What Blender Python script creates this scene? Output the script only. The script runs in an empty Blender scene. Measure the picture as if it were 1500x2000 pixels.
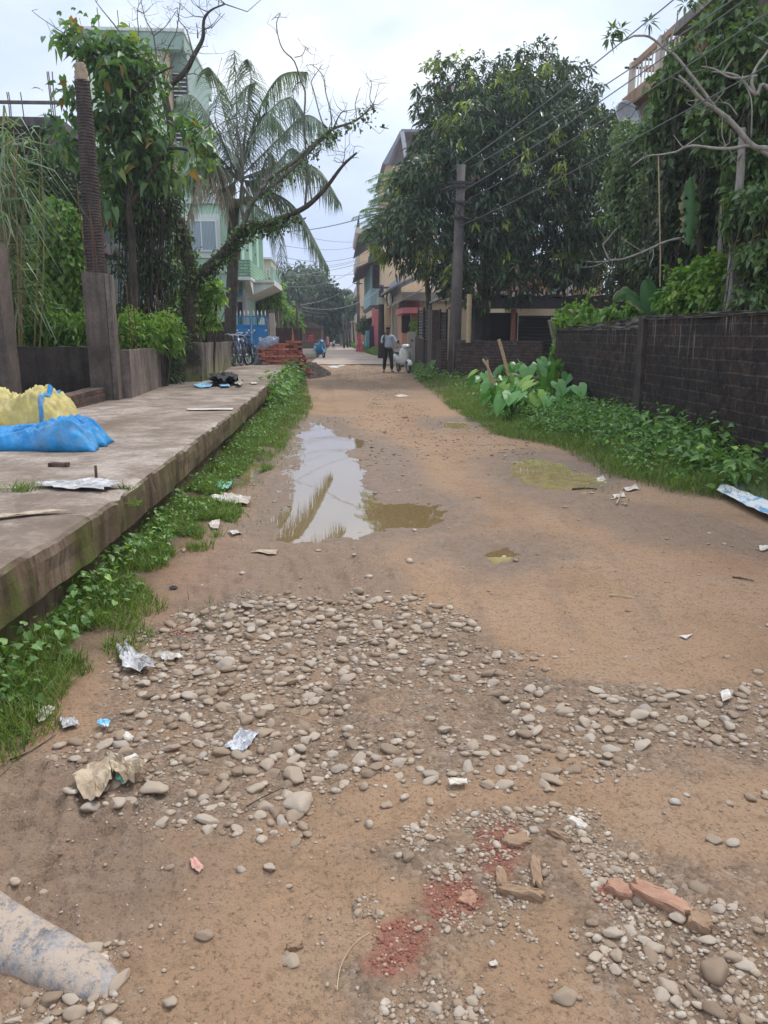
import bpy, math, random
import numpy as np
from mathutils import Vector, Matrix, Euler
random.seed(7); rng = np.random.default_rng(7)
SC = bpy.context.scene
COL = SC.collection
# ------------------------------------------------------------------ camera
CAM_H = 1.5
TH = math.radians(13.13); PS = math.radians(3.42)
cam_d = bpy.data.cameras.new("camera"); cam = bpy.data.objects.new("camera", cam_d); COL.objects.link(cam)
cam_d.sensor_fit = 'VERTICAL'; cam_d.sensor_height = 24.0; cam_d.lens = 18.0
cam_d.clip_start = 0.05; cam_d.clip_end = 3000
cam.location = (0, 0, CAM_H); cam.rotation_euler = (math.pi/2 - TH, 0, -PS)
SC.camera = cam
# ------------------------------------------------------------------ light
SUN_EL, SUN_AZ = math.radians(56), math.radians(48)      # azimuth from +Y towards +X
w = bpy.data.worlds.new("World"); SC.world = w; w.use_nodes = True
nt = w.node_tree; nt.nodes.clear()
out = nt.nodes.new('ShaderNodeOutputWorld'); bg = nt.nodes.new('ShaderNodeBackground'); bg.inputs[1].default_value = 0.1
sky = nt.nodes.new('ShaderNodeTexSky'); sky.sky_type = 'NISHITA'; sky.sun_disc = False
sky.sun_elevation = SUN_EL; sky.sun_rotation = SUN_AZ; sky.air_density = 1.0; sky.dust_density = 2.0
tc = nt.nodes.new('ShaderNodeTexCoord'); mp = nt.nodes.new('ShaderNodeMapping'); mp.inputs['Scale'].default_value = (1, 1, 2.2)
no = nt.nodes.new('ShaderNodeTexNoise'); no.inputs['Scale'].default_value = 2.6; no.inputs['Detail'].default_value = 5; no.inputs['Roughness'].default_value = .5
rp = nt.nodes.new('ShaderNodeValToRGB')
rp.color_ramp.elements[0].position = .36; rp.color_ramp.elements[0].color = (.60, .73, 1.06, 1)
rp.color_ramp.elements[1].position = .64; rp.color_ramp.elements[1].color = (1.12, 1.18, 1.20, 1)
e = rp.color_ramp.elements.new(.5); e.color = (.80, .92, 1.12, 1)
sc_ = nt.nodes.new('ShaderNodeMixRGB'); sc_.blend_type = 'MULTIPLY'; sc_.inputs[0].default_value = 1; sc_.inputs[2].default_value = (9.9, 9.8, 9.8, 1)
mx = nt.nodes.new('ShaderNodeMixRGB'); mx.inputs[0].default_value = .9
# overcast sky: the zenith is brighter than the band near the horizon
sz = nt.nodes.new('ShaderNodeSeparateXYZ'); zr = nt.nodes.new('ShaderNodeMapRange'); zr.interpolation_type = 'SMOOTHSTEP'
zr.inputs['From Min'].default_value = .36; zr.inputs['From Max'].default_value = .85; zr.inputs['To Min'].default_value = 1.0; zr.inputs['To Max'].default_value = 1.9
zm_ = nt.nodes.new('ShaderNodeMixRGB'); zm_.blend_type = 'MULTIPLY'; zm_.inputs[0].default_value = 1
L = nt.links.new
L(tc.outputs['Generated'], mp.inputs[0]); L(mp.outputs[0], no.inputs['Vector']); L(no.outputs['Fac'], rp.inputs[0])
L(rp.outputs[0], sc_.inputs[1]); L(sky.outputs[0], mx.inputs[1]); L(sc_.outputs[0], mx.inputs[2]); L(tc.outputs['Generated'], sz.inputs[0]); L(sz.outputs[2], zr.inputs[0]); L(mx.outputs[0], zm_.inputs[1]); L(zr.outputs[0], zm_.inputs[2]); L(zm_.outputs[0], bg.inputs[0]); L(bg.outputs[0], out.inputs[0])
sd = bpy.data.lights.new("sun", 'SUN'); sd.energy = 2.3; sd.angle = math.radians(11); sd.color = (1.0, .95, .88)
so = bpy.data.objects.new("sun", sd); COL.objects.link(so)
sdir = Vector((math.sin(SUN_AZ)*math.cos(SUN_EL), math.cos(SUN_AZ)*math.cos(SUN_EL), math.sin(SUN_EL)))
so.rotation_euler = sdir.to_track_quat('Z', 'Y').to_euler(); so.location = (0, 0, 30)
vs = SC.view_settings; vs.view_transform = 'Standard'; vs.look = 'None'; vs.exposure = 0.16; vs.gamma = 1; vs.use_curve_mapping = False
SC.cycles.max_bounces = 6; SC.cycles.diffuse_bounces = 3; SC.cycles.glossy_bounces = 3; SC.cycles.transmission_bounces = 4; SC.cycles.transparent_max_bounces = 6
# ------------------------------------------------------------------ placing helpers: photo ray -> world point at a real depth / on a real plane
_F = np.array([math.sin(PS)*math.cos(TH), math.cos(PS)*math.cos(TH), -math.sin(TH)])
_R = np.array([math.cos(PS), -math.sin(PS), 0.0]); _U = np.cross(_R, _F)
def _ray(x, y): return _F*1500.0 + _R*(x-750.0) + _U*(1000.0-y)
def G(x, y, z=0.0):
    d = _ray(x, y); t = (z-CAM_H)/d[2]; return (float(d[0]*t), float(d[1]*t))
def P(x, y, Y):
    d = _ray(x, y); t = Y/d[1]; return (float(d[0]*t), float(Y), float(CAM_H+d[2]*t))
def PX(x, y, X):
    d = _ray(x, y); t = X/d[0]; return (float(X), float(d[1]*t), float(CAM_H+d[2]*t))
# ------------------------------------------------------------------ noise
def _hash(ix, iy, s):
    n = (ix.astype(np.int64)*374761393 + iy.astype(np.int64)*668265263 + s*974634777) & 0xffffffff
    n = ((n ^ (n >> 13))*1274126177) & 0xffffffff
    return ((n ^ (n >> 16)) & 0xffff)/65535.0
def vnoise(x, y, s=0):
    x = np.asarray(x, float); y = np.asarray(y, float)
    ix = np.floor(x); iy = np.floor(y); fx = x-ix; fy = y-iy
    fx = fx*fx*fx*(fx*(fx*6-15)+10); fy = fy*fy*fy*(fy*(fy*6-15)+10)
    a = _hash(ix, iy, s); b = _hash(ix+1, iy, s); c = _hash(ix, iy+1, s); d = _hash(ix+1, iy+1, s)
    return (a*(1-fx)+b*fx)*(1-fy)+(c*(1-fx)+d*fx)*fy
def fbm(x, y, s=0, o=4):
    r = 0; a = .5; t = 0
    for i in range(o):
        r = r+a*vnoise(x, y, s+i*17); t += a; a *= .5; x = x*2.03+11.3; y = y*2.03+5.7
    return r/t
def ss(a, b, x):
    t = np.clip((x-a)/(b-a), 0, 1); return t*t*(3-2*t)
def sdpoly(x, y, poly):
    "signed distance to a polygon, negative inside"
    x = np.asarray(x, float); y = np.asarray(y, float)
    d = np.full(x.shape, 1e9); ins = np.zeros(x.shape, bool); n = len(poly)
    for i in range(n):
        ax, ay = poly[i]; bx, by = poly[(i+1) % n]
        ex, ey = bx-ax, by-ay; l = ex*ex+ey*ey+1e-12
        t = np.clip(((x-ax)*ex+(y-ay)*ey)/l, 0, 1)
        d = np.minimum(d, (x-ax-t*ex)**2+(y-ay-t*ey)**2)
        c = ((ay > y) != (by > y)) & (x < (bx-ax)*(y-ay)/(by-ay+1e-12)+ax)
        ins ^= c
    d = np.sqrt(d); return np.where(ins, -d, d)
# ------------------------------------------------------------------ tags
def tag(o, label=None, cat=None, group=None, kind=None):
    if label: o['label'] = label
    if cat: o['category'] = cat
    if group: o['group'] = group
    if kind: o['kind'] = kind
    return o
def thing(name, label, cat, loc, rz=0, group=None):
    o = bpy.data.objects.new(name, None); COL.objects.link(o); o.empty_display_size = .1
    o.location = loc; o.rotation_euler = (0, 0, rz)
    return tag(o, label, cat, group)
def worigin(o):
    v = Vector((0, 0, 0))
    while o is not None: v += Vector(o.location); o = o.parent
    return v
def copy_tree(o, parent=None):
    c = o.copy(); COL.objects.link(c); c.parent = parent
    for ch in list(o.children): copy_tree(ch, c)
    return c
# ------------------------------------------------------------------ meshes
def link_mesh(me, name, mat, parent, world=True, loc=None):
    if mat is not None:
        for m_ in (mat if isinstance(mat, (list, tuple)) else [mat]): me.materials.append(m_)
    o = bpy.data.objects.new(name, me); COL.objects.link(o)
    n = len(me.vertices); co = np.empty(n*3, 'f'); me.vertices.foreach_get('co', co); co = co.reshape(-1, 3)
    if parent is not None:
        if world:
            w_ = worigin(parent); co -= np.array(w_, 'f')
        o.parent = parent
    elif world:
        mn = co.min(0); mxx = co.max(0); org = np.array([(mn[0]+mxx[0])/2, (mn[1]+mxx[1])/2, mn[2]], 'f') if loc is None else np.array(loc, 'f')
        co -= org; o.location = [float(a) for a in org]
    me.vertices.foreach_set('co', co.ravel()); me.update()
    return o
def npmesh(name, V, F, mat, parent=None, attrs=None, smooth=False, world=True, loc=None):
    V = np.asarray(V, 'f'); F = np.asarray(F, 'i'); k = F.shape[1]
    me = bpy.data.meshes.new(name)
    me.vertices.add(len(V)); me.vertices.foreach_set('co', V.ravel())
    me.loops.add(F.size); me.loops.foreach_set('vertex_index', F.ravel())
    me.polygons.add(len(F)); me.polygons.foreach_set('loop_start', np.arange(0, F.size, k, dtype='i')); 
    try: me.polygons.foreach_set('loop_total', np.full(len(F), k, 'i'))
    except Exception: pass
    me.update(calc_edges=True)
    me.polygons.foreach_set('use_smooth', np.full(len(F), smooth, bool))
    for an, av in (attrs or {}).items():
        a = me.attributes.new(an, 'FLOAT', 'POINT'); a.data.foreach_set('value', np.asarray(av, 'f'))
    me.validate()
    return link_mesh(me, name, mat, parent, world, loc)
class MB:
    def __init__(s): s.v = []; s.f = []; s.sm = False
    def add(s, vs, fs):
        b = len(s.v); s.v += [tuple(v) for v in vs]; s.f += [tuple(b+i for i in f) for f in fs]; return s
    def box(s, x0, x1, y0, y1, z0, z1, M=None):
        vs = [(x, y, z) for z in (z0, z1) for y in (y0, y1) for x in (x0, x1)]
        if M is not None: vs = [M @ Vector(v) for v in vs]
        return s.add(vs, [(0, 2, 3, 1), (4, 5, 7, 6), (0, 1, 5, 4), (2, 6, 7, 3), (0, 4, 6, 2), (1, 3, 7, 5)])
    def bar(s, p, q, wd, hd=None, up=(0, 0, 1)):
        p = Vector(p); q = Vector(q); hd = hd or wd; d = (q-p).normalized(); u = Vector(up)
        if abs(d.dot(u)) > .98: u = Vector((1, 0, 0))
        sx = d.cross(u).normalized()*wd/2; sz = sx.normalized().cross(d).normalized()*hd/2
        vs = [p-sx-sz, p+sx-sz, p+sx+sz, p-sx+sz, q-sx-sz, q+sx-sz, q+sx+sz, q-sx+sz]
        return s.add(vs, [(0, 1, 2, 3), (7, 6, 5, 4), (0, 4, 5, 1), (1, 5, 6, 2), (2, 6, 7, 3), (3, 7, 4, 0)])
    def tube(s, pts, rad, n=8, cap=True, jit=0):
        pts = [Vector(p) for p in pts]
        if not hasattr(rad, '__len__'): rad = [rad]*len(pts)
        b = len(s.v); u = None
        for i, p in enumerate(pts):
            d = (pts[min(i+1, len(pts)-1)]-pts[max(i-1, 0)])
            d = d.normalized() if d.length > 1e-9 else Vector((0, 0, 1))
            if u is None:
                u = Vector((1, 0, 0)) if abs(d.x) < .9 else Vector((0, 1, 0))
            u = (u-d*u.dot(d)).normalized(); v = d.cross(u)
            for k in range(n):
                a = 2*math.pi*k/n; r = rad[i]*(1+random.uniform(-jit, jit))
                s.v.append(tuple(p+(u*math.cos(a)+v*math.sin(a))*r))
        for i in range(len(pts)-1):
            for k in range(n):
                a = b+i*n+k; c = b+i*n+(k+1) % n; s.f.append((a, c, c+n, a+n))
        if cap:
            s.f.append(tuple(b+k for k in range(n))[::-1]); s.f.append(tuple(b+(len(pts)-1)*n+k for k in range(n)))
        return s
    def lathe(s, prof, c=(0, 0, 0), n=16, axis='z'):
        b = len(s.v)
        for r, h in prof:
            for k in range(n):
                a = 2*math.pi*k/n; x, y = r*math.cos(a), r*math.sin(a)
                p = {'z': (x, y, h), 'x': (h, x, y), 'y': (x, h, y)}[axis]
                s.v.append((p[0]+c[0], p[1]+c[1], p[2]+c[2]))
        for i in range(len(prof)-1):
            for k in range(n):
                a = b+i*n+k; q = b+i*n+(k+1) % n; s.f.append((a, q, q+n, a+n))
        s.f.append(tuple(b+k for k in range(n))[::-1]); s.f.append(tuple(b+(len(prof)-1)*n+k for k in range(n)))
        return s
    def prism(s, poly, a, b_, axis='x'):
        "poly in the two other axes extruded from a to b_"
        n = len(poly); base = len(s.v)
        for h in (a, b_):
            for (u, v) in poly:
                s.v.append({'x': (h, u, v), 'y': (u, h, v), 'z': (u, v, h)}[axis])
        s.f.append(tuple(base+i for i in range(n))); s.f.append(tuple(base+n+i for i in range(n))[::-1])
        for i in range(n):
            j = (i+1) % n; s.f.append((base+i, base+n+i, base+n+j, base+j))
        return s
    def ell(s, c, r, n=10, m=8, M=None):
        vs = []; fs = []
        for i in range(m+1):
            t = math.pi*i/m
            for k in range(n):
                a = 2*math.pi*k/n
                p = Vector((r[0]*math.sin(t)*math.cos(a), r[1]*math.sin(t)*math.sin(a), r[2]*math.cos(t)))
                if M is not None: p = M @ p
                vs.append((p.x+c[0], p.y+c[1], p.z+c[2]))
        for i in range(m):
            for k in range(n): fs.append((i*n+k, (i+1)*n+k, (i+1)*n+(k+1) % n, i*n+(k+1) % n))
        return s.add(vs, fs)
    def build(s, name, mat, parent=None, smooth=False, bevel=0, world=True, loc=None, sub=0):
        me = bpy.data.meshes.new(name); me.from_pydata(s.v, [], s.f)
        if smooth: me.polygons.foreach_set('use_smooth', [True]*len(me.polygons))
        me.update(); 
        o = link_mesh(me, name, mat, parent, world, loc)
        if bevel:
            m_ = o.modifiers.new('b', 'BEVEL'); m_.width = bevel; m_.segments = 2; m_.limit_method = 'ANGLE'
        if sub:
            m_ = o.modifiers.new('s', 'SUBSURF'); m_.levels = sub; m_.render_levels = sub
        return o
# ------------------------------------------------------------------ materials
class NM:
    def __init__(s, name):
        s.m = bpy.data.materials.new(name); s.m.use_nodes = True; s.t = s.m.node_tree; s.t.nodes.clear()
        s.out = s.n('OutputMaterial'); s.b = s.n('BsdfPrincipled'); s.l(s.b.outputs[0], s.out.inputs[0])
        s.tc = s.n('TexCoord')
    def n(s, t): return s.t.nodes.new('ShaderNode'+t)
    def l(s, a, b): s.t.links.new(a, b)
    def vec(s, scale=(1, 1, 1), src='Object', rot=(0, 0, 0)):
        m_ = s.n('Mapping'); m_.inputs['Scale'].default_value = scale; m_.inputs['Rotation'].default_value = rot
        if src == 'Pos': s.l(s.n('NewGeometry').outputs['Position'], m_.inputs[0])
        else: s.l(s.tc.outputs[src], m_.inputs[0])
        return m_.outputs[0]
    def noise(s, scale, detail=4, rough=.6, vec=None, dist=0):
        n = s.n('TexNoise'); n.inputs['Scale'].default_value = scale; n.inputs['Detail'].default_value = detail
        n.inputs['Roughness'].default_value = rough; n.inputs['Distortion'].default_value = dist
        s.l(vec if vec is not None else s.vec(), n.inputs['Vector']); return n.outputs['Fac']
    def voro(s, scale, vec=None, feat='F1', out='Distance'):
        n = s.n('TexVoronoi'); n.feature = feat; n.inputs['Scale'].default_value = scale
        s.l(vec if vec is not None else s.vec(), n.inputs['Vector']); return n.outputs[out]
    def attr(s, name):
        a = s.n('Attribute'); a.attribute_name = name; return a.outputs['Fac']
    def ramp(s, fac, stops):
        r = s.n('ValToRGB'); el = r.color_ramp.elements
        while len(el) < len(stops): el.new(.5)
        for i, (p, c) in enumerate(stops):
            el[i].position = p; el[i].color = (c[0], c[1], c[2], 1) if hasattr(c, '__len__') else (c, c, c, 1)
        s.l(fac, r.inputs[0]); return r.outputs[0]
    def mix(s, f, a, b, mode='MIX'):
        m_ = s.n('MixRGB'); m_.blend_type = mode
        for i, q in enumerate((f, a, b)):
            if hasattr(q, 'links'): s.l(q, m_.inputs[i])
            elif i == 0: m_.inputs[0].default_value = q
            else: m_.inputs[i].default_value = (q[0], q[1], q[2], 1) if hasattr(q, '__len__') else (q, q, q, 1)
        return m_.outputs[0]
    def math(s, op, a, b=0.0, clamp=False):
        m_ = s.n('Math'); m_.operation = op; m_.use_clamp = clamp
        for i, q in enumerate((a, b)):
            if hasattr(q, 'links'): s.l(q, m_.inputs[i])
            else: m_.inputs[i].default_value = q
        return m_.outputs[0]
    def bump(s, h, st=.5, dist=.02, prev=None):
        b = s.n('Bump'); b.inputs['Strength'].default_value = st; b.inputs['Distance'].default_value = dist
        s.l(h, b.inputs['Height'])
        if prev is not None: s.l(prev, b.inputs['Normal'])
        return b.outputs[0]
    def done(s, col, rough=.8, normal=None, spec=.3, **k):
        if hasattr(col, 'links'): s.l(col, s.b.inputs['Base Color'])
        else: s.b.inputs['Base Color'].default_value = (*col, 1)
        if hasattr(rough, 'links'): s.l(rough, s.b.inputs['Roughness'])
        else: s.b.inputs['Roughness'].default_value = rough
        s.b.inputs['Specular IOR Level'].default_value = spec
        if normal is not None: s.l(normal, s.b.inputs['Normal'])
        for a, v in k.items(): s.b.inputs[a.replace('_', ' ')].default_value = v
        return s.m
def sc3(c, k): return tuple(min(1, a*k) for a in c)
def plain(name, c, rough=.6, var=.18, scale=6, bump=.15, spec=.4, metal=0):
    q = NM(name); f = q.noise(scale, 5, .65)
    col = q.ramp(f, [(.3, sc3(c, 1-var)), (.7, sc3(c, 1+var))])
    return q.done(col, rough, q.bump(q.noise(scale*9, 3), bump, .01), spec, Metallic=metal)
def grime(name, base, dark, streak=.6, spots=.4, moss=None, rough=.85, scale=1.6, bump=.4):
    "weathered plaster / concrete: blotches, vertical run marks, moss low down"
    q = NM(name)
    a = q.noise(scale, 6, .65); st = q.noise(5.0, 5, .6, q.vec((1.6, 1.6, .16))); fine = q.noise(38, 4, .7)
    col = q.ramp(a, [(.32, dark), (.62, base)])
    col = q.mix(q.ramp(st, [(.47, 0), (.62, streak)]), col, dark)
    col = q.mix(q.ramp(q.noise(scale*4.3, 5, .7), [(.52, 0), (.68, spots)]), col, sc3(base, 1.25))
    if moss:
        z = q.n('SeparateXYZ'); q.l(q.tc.outputs['Object'], z.inputs[0])
        mz = q.math('SUBTRACT', 1.0, q.math('MULTIPLY', z.outputs[2], moss[1]), True)
        mf = q.math('MULTIPLY', q.ramp(q.noise(2.4, 5, .7), [(.42, 0), (.58, 1)]), mz, True)
        col = q.mix(mf, col, moss[0])
    col = q.mix(q.ramp(fine, [(.35, .35), (.6, 0)]), col, sc3(dark, .8))
    h = q.math('ADD', fine, q.math('MULTIPLY', a, 2.0))
    return q.done(col, rough, q.bump(h, bump, .02), .25)
def brickmat(name, c1, c2, mortar, bw=.24, bh=.08, stain=.5, dark=(.02, .018, .016), axis='y', msize=.012, streaks=None, src='Object'):
    q = NM(name); sx = q.n('SeparateXYZ'); q.l(q.tc.outputs[src], sx.inputs[0])
    cb = q.n('CombineXYZ')
    q.l(q.math('ADD', q.math('ADD', sx.outputs[0], sx.outputs[1]), q.math('MULTIPLY', q.noise(5, 3), .06)), cb.inputs[0])
    q.l(q.math('ADD', sx.outputs[2], q.math('MULTIPLY', q.noise(3, 2), .03)), cb.inputs[1])
    br = q.n('TexBrick'); q.l(cb.outputs[0], br.inputs['Vector'])
    br.inputs['Scale'].default_value = 1.0; br.inputs['Brick Width'].default_value = bw; br.inputs['Row Height'].default_value = bh
    br.inputs['Mortar Size'].default_value = msize; br.inputs['Mortar Smooth'].default_value = .35; br.inputs['Bias'].default_value = -.1
    br.inputs['Color1'].default_value = (*c1, 1); br.inputs['Color2'].default_value = (*c2, 1); br.inputs['Mortar'].default_value = (*mortar, 1)
    col = q.mix(q.ramp(q.noise(1.3, 6, .7), [(.35, stain), (.62, 0)]), br.outputs['Color'], dark)
    col = q.mix(q.ramp(q.noise(7, 6, .8), [(.42, .85), (.6, 0)]), col, dark)
    col = q.mix(q.ramp(q.noise(18, 5, .8), [(.56, 0), (.7, .5)]), col, sc3(mortar, 1.3))
    if streaks:
        st = q.noise(9.0, 4, .6, q.vec((1.6, 1.6, .1)))
        zf = q.ramp(q.math('MULTIPLY', sx.outputs[2], 1/streaks[1]), [(.55, 0), (.95, 1)])
        col = q.mix(q.math('MULTIPLY', q.ramp(st, [(.6, 0), (.68, .75)]), zf), col, streaks[0])
    h = q.math('ADD', q.math('MULTIPLY', br.outputs['Fac'], -1.0), q.math('MULTIPLY', q.noise(30, 5, .7), .9))
    return q.done(col, .92, q.bump(h, .9, .015), .2)
def leafmat(name, c0, c1, new=None, rough=.45, transl=.3, dead=None):
    q = NM(name); r = q.attr('rnd')
    col = q.ramp(r, [(0, c0), (1, c1)])
    if dead: col = q.mix(q.ramp(r, [(.955, 0), (.97, 1)]), col, dead)
    if new: col = q.mix(q.attr('tint'), col, new)
    m = q.done(col, rough, None, .35)
    tr = q.n('BsdfTranslucent'); q.l(q.mix(1.0, col, (1.3, 1.5, .6), 'MULTIPLY'), tr.inputs[0])
    ms = q.n('MixShader'); ms.inputs[0].default_value = transl
    q.l(q.b.outputs[0], ms.inputs[1]); q.l(tr.outputs[0], ms.inputs[2]); q.l(ms.outputs[0], q.out.inputs[0])
    return m
def barkmat(name, c0, c1, ring=None, scale=12):
    q = NM(name)
    f = q.noise(scale, 6, .7, q.vec((1, 1, .35)))
    col = q.ramp(f, [(.35, c0), (.65, c1)])
    h = f
    if ring:
        z = q.n('SeparateXYZ'); q.l(q.tc.outputs['Object'], z.inputs[0])
        s_ = q.math('SINE', q.math('MULTIPLY', q.math('ADD', z.outputs[2], q.math('MULTIPLY', q.noise(2.5, 2), .12)), ring))
        col = q.mix(q.math('MULTIPLY', q.ramp(s_, [(.86, 0), (.98, .75)]), q.ramp(q.noise(7, 4, .8), [(.35, 0), (.6, 1)])), col, sc3(c1, 2.0)); h = q.math('ADD', q.math('MULTIPLY', s_, .3), f)
    return q.done(col, .9, q.bump(h, .8, .02), .2)
def glassmat(name, c=(.02, .025, .03)):
    q = NM(name); return q.done(c, .06, None, .8)
M = {}
M['dark_metal'] = plain('dark_metal', (.03, .028, .026), .5, .3)
M['rust'] = plain('rust', (.11, .05, .03), .8, .35, 30)
M['white'] = plain('white', (.72, .72, .70), .4, .06)
M['glass'] = glassmat('glass')
# ------------------------------------------------------------------ leaves
LT = {
 'lance': (np.array([[0, 0, 0], [.38, -.5, .02], [.38, 0, -.05], [.38, .5, .02], [1, 0, -.12]]), [(0, 1, 2), (0, 2, 3), (1, 4, 2), (2, 4, 3)]),
 'oval': (np.array([[0, 0, 0], [.3, -.5, .03], [.3, 0, -.04], [.3, .5, .03], [.72, -.38, 0], [.72, 0, -.08], [.72, .38, 0], [1, 0, -.16]]),
          [(0, 1, 2), (0, 2, 3), (1, 4, 5), (1, 5, 2), (2, 5, 6), (2, 6, 3), (4, 7, 5), (5, 7, 6)]),
 'heart': (np.array([[.12, 0, 0], [-.12, -.3, 0], [.18, -.52, .03], [.6, -.33, -.03], [1, 0, -.15], [.6, .33, -.03], [.18, .52, .03], [-.12, .3, 0], [.5, 0, -.08]]),
           [(0, 1, 2), (0, 2, 8), (2, 3, 8), (3, 4, 8), (8, 4, 5), (8, 5, 6), (0, 8, 6), (0, 6, 7)]),
 'blade': (np.array([[0, -.5, 0], [0, .5, 0], [.5, -.38, .0], [.5, .38, .0], [1, 0, -.2]]), [(0, 2, 1), (1, 2, 3), (2, 4, 3)]),
}
def nrm(a): return a/np.maximum(np.linalg.norm(a, axis=-1, keepdims=True), 1e-9)
def leafarr(pos, d, length, width, shape='lance', droop=0.0, tint=None, up=None, roll=.6, seed=None):
    n = len(pos); T, Fc = LT[shape]
    d = nrm(d); upv = np.tile(np.array([0, 0, 1.0]), (n, 1)) if up is None else up
    upv = upv+rng.normal(0, roll, (n, 3)); side = nrm(np.cross(d, upv)); nn = np.cross(side, d)
    length = np.broadcast_to(length, (n,)); width = np.broadcast_to(width, (n,))
    V = pos[:, None, :]+d[:, None, :]*(T[None, :, 0:1]*length[:, None, None])+side[:, None, :]*(T[None, :, 1:2]*width[:, None, None])+nn[:, None, :]*(T[None, :, 2:3]*length[:, None, None])
    if droop: V[:, :, 2] -= (T[None, :, 0]**2)*length[:, None]*droop
    k = len(T); F = (np.array(Fc)[None]+np.arange(n)[:, None, None]*k).reshape(-1, 3)
    r = np.repeat(rng.random(n), k); t = np.repeat(np.zeros(n) if tint is None else tint, k)
    return V.reshape(-1, 3), F, r, t
def build_leaves(name, parts, mat, parent=None, kind=None, loc=None):
    V = []; F = []; R_ = []; T_ = []; b = 0
    for v, f, r, t in parts:
        V.append(v); F.append(f+b); R_.append(r); T_.append(t); b += len(v)
    o = npmesh(name, np.concatenate(V), np.concatenate(F), mat, parent, {'rnd': np.concatenate(R_), 'tint': np.concatenate(T_)}, loc=loc)
    if kind: o['kind'] = kind
    return o
def blob_pts(blobs, n, shell=.45):
    "random points in the outer part of a union of ellipsoids; blobs = (cx,cy,cz,rx,ry,rz)"
    bl = np.array(blobs, float); vol = bl[:, 3]*bl[:, 5]; idx = rng.choice(len(bl), n*3, p=vol/vol.sum())
    u = nrm(rng.normal(size=(n*3, 3))); r = (1-shell*rng.random(n*3)**1.3)
    nz = .85+.35*fbm(u[:, 0]*2.3+idx*3.1, u[:, 1]*2.3+u[:, 2]*1.7, 5, 3)
    p = bl[idx, :3]+u*bl[idx, 3:]*(r*nz)[:, None]
    keep = np.ones(len(p), bool)
    for b in bl:
        q = (p-b[:3])/b[3:]; keep &= (q**2).sum(1) > (1-shell)**2*.7
    p = p[keep][:n]; u = u[keep][:n]
    return p, u
def rosettes(p, u, per, length, width, shape='lance', droop=.4, newfrac=0, spread=.9, downbias=.25, jitter=.3, tintfn=None):
    n = len(p); tint = np.zeros(n)
    if newfrac: tint = (rng.random(n) < newfrac).astype(float)*rng.uniform(.5, 1, n)
    if tintfn is not None: tint = np.maximum(tint, tintfn(p))
    pp = np.repeat(p, per, 0)+rng.normal(0, 1, (n*per, 3))*length*jitter
    d = nrm(np.repeat(u, per, 0)*.7+rng.normal(0, spread, (n*per, 3))+np.array([0, 0, -downbias]))
    ln = length*rng.uniform(.65, 1.2, n*per)
    return leafarr(pp, d, ln, ln*width, shape, droop, np.repeat(tint, per))
def merge_parts(*a): return list(a)
def smooth_path(pts, k=4):
    "Catmull-Rom through points"
    pts = [Vector(p) for p in pts]; o = []
    for i in range(len(pts)-1):
        p0 = pts[max(i-1, 0)]; p1 = pts[i]; p2 = pts[i+1]; p3 = pts[min(i+2, len(pts)-1)]
        for j in range(k):
            t = j/k; o.append(.5*((2*p1)+(-p0+p2)*t+(2*p0-5*p1+4*p2-p3)*t*t+(-p0+3*p1-3*p2+p3)*t**3))
    o.append(pts[-1]); return o
def taper(n, a, b): return [a+(b-a)*i/(n-1) for i in range(n)]
# ================================================================== GROUND
ZW = -0.035
def poly(px, z=ZW): return [G(x, y, z) for x, y in px]
PUD = [poly([(622, 822), (655, 850), (700, 856), (712, 872), (672, 884), (705, 900), (716, 925), (712, 950), (735, 985), (845, 985), (868, 1008), (850, 1030), (770, 1032), (700, 1046), (620, 1056), (545, 1058), (525, 1030), (548, 995), (575, 950), (556, 930), (590, 905), (575, 890), (592, 865), (578, 850), (604, 838)]),
       poly([(1005, 905), (1040, 896), (1090, 905), (1130, 925), (1178, 938), (1150, 955), (1060, 956), (1020, 945), (1000, 925)]),
       poly([(935, 1078), (985, 1072), (1015, 1082), (1000, 1096), (960, 1102), (940, 1092)]),
       poly([(868, 824), (905, 824), (920, 832), (900, 840), (868, 836)]),
       poly([(462, 945), (500, 905), (510, 915), (480, 950)])]
MARSH = poly([(700, 860), (790, 885), (820, 960), (880, 985), (880, 1050), (700, 1060), (520, 1070), (500, 1000), (530, 860), (600, 815), (660, 820)])
RED = [poly(a, 0) for a in ([(935, 1615), (975, 1595), (1020, 1600), (1015, 1650), (985, 1690), (950, 1670)], [(835, 1720), (915, 1700), (935, 1745), (900, 1800), (855, 1780)],
       [(735, 1810), (800, 1790), (850, 1810), (820, 1850), (755, 1900), (730, 1870)], [(1165, 1720), (1200, 1712), (1205, 1740), (1185, 1745)], [(325, 1225), (365, 1220), (375, 1238), (335, 1240)])]
REDB = [poly(a, 0) for a in ([(1360, 1080), (1500, 1090), (1500, 1140), (1400, 1115)], [(280, 1120), (420, 1060), (440, 1150), (330, 1200)], [(60, 1370), (110, 1360), (130, 1420), (60, 1440)])]
MUD = [poly(a, 0) for a in ([(420, 1060), (740, 1050), (760, 1150), (560, 1170), (380, 1260), (330, 1150)], [(0, 1480), (150, 1480), (330, 1620), (420, 1700), (150, 1790), (0, 1700)],
       [(1130, 960), (1500, 1040), (1500, 1090), (1250, 1060), (1000, 960), (960, 900), (1010, 890)])]
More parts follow.
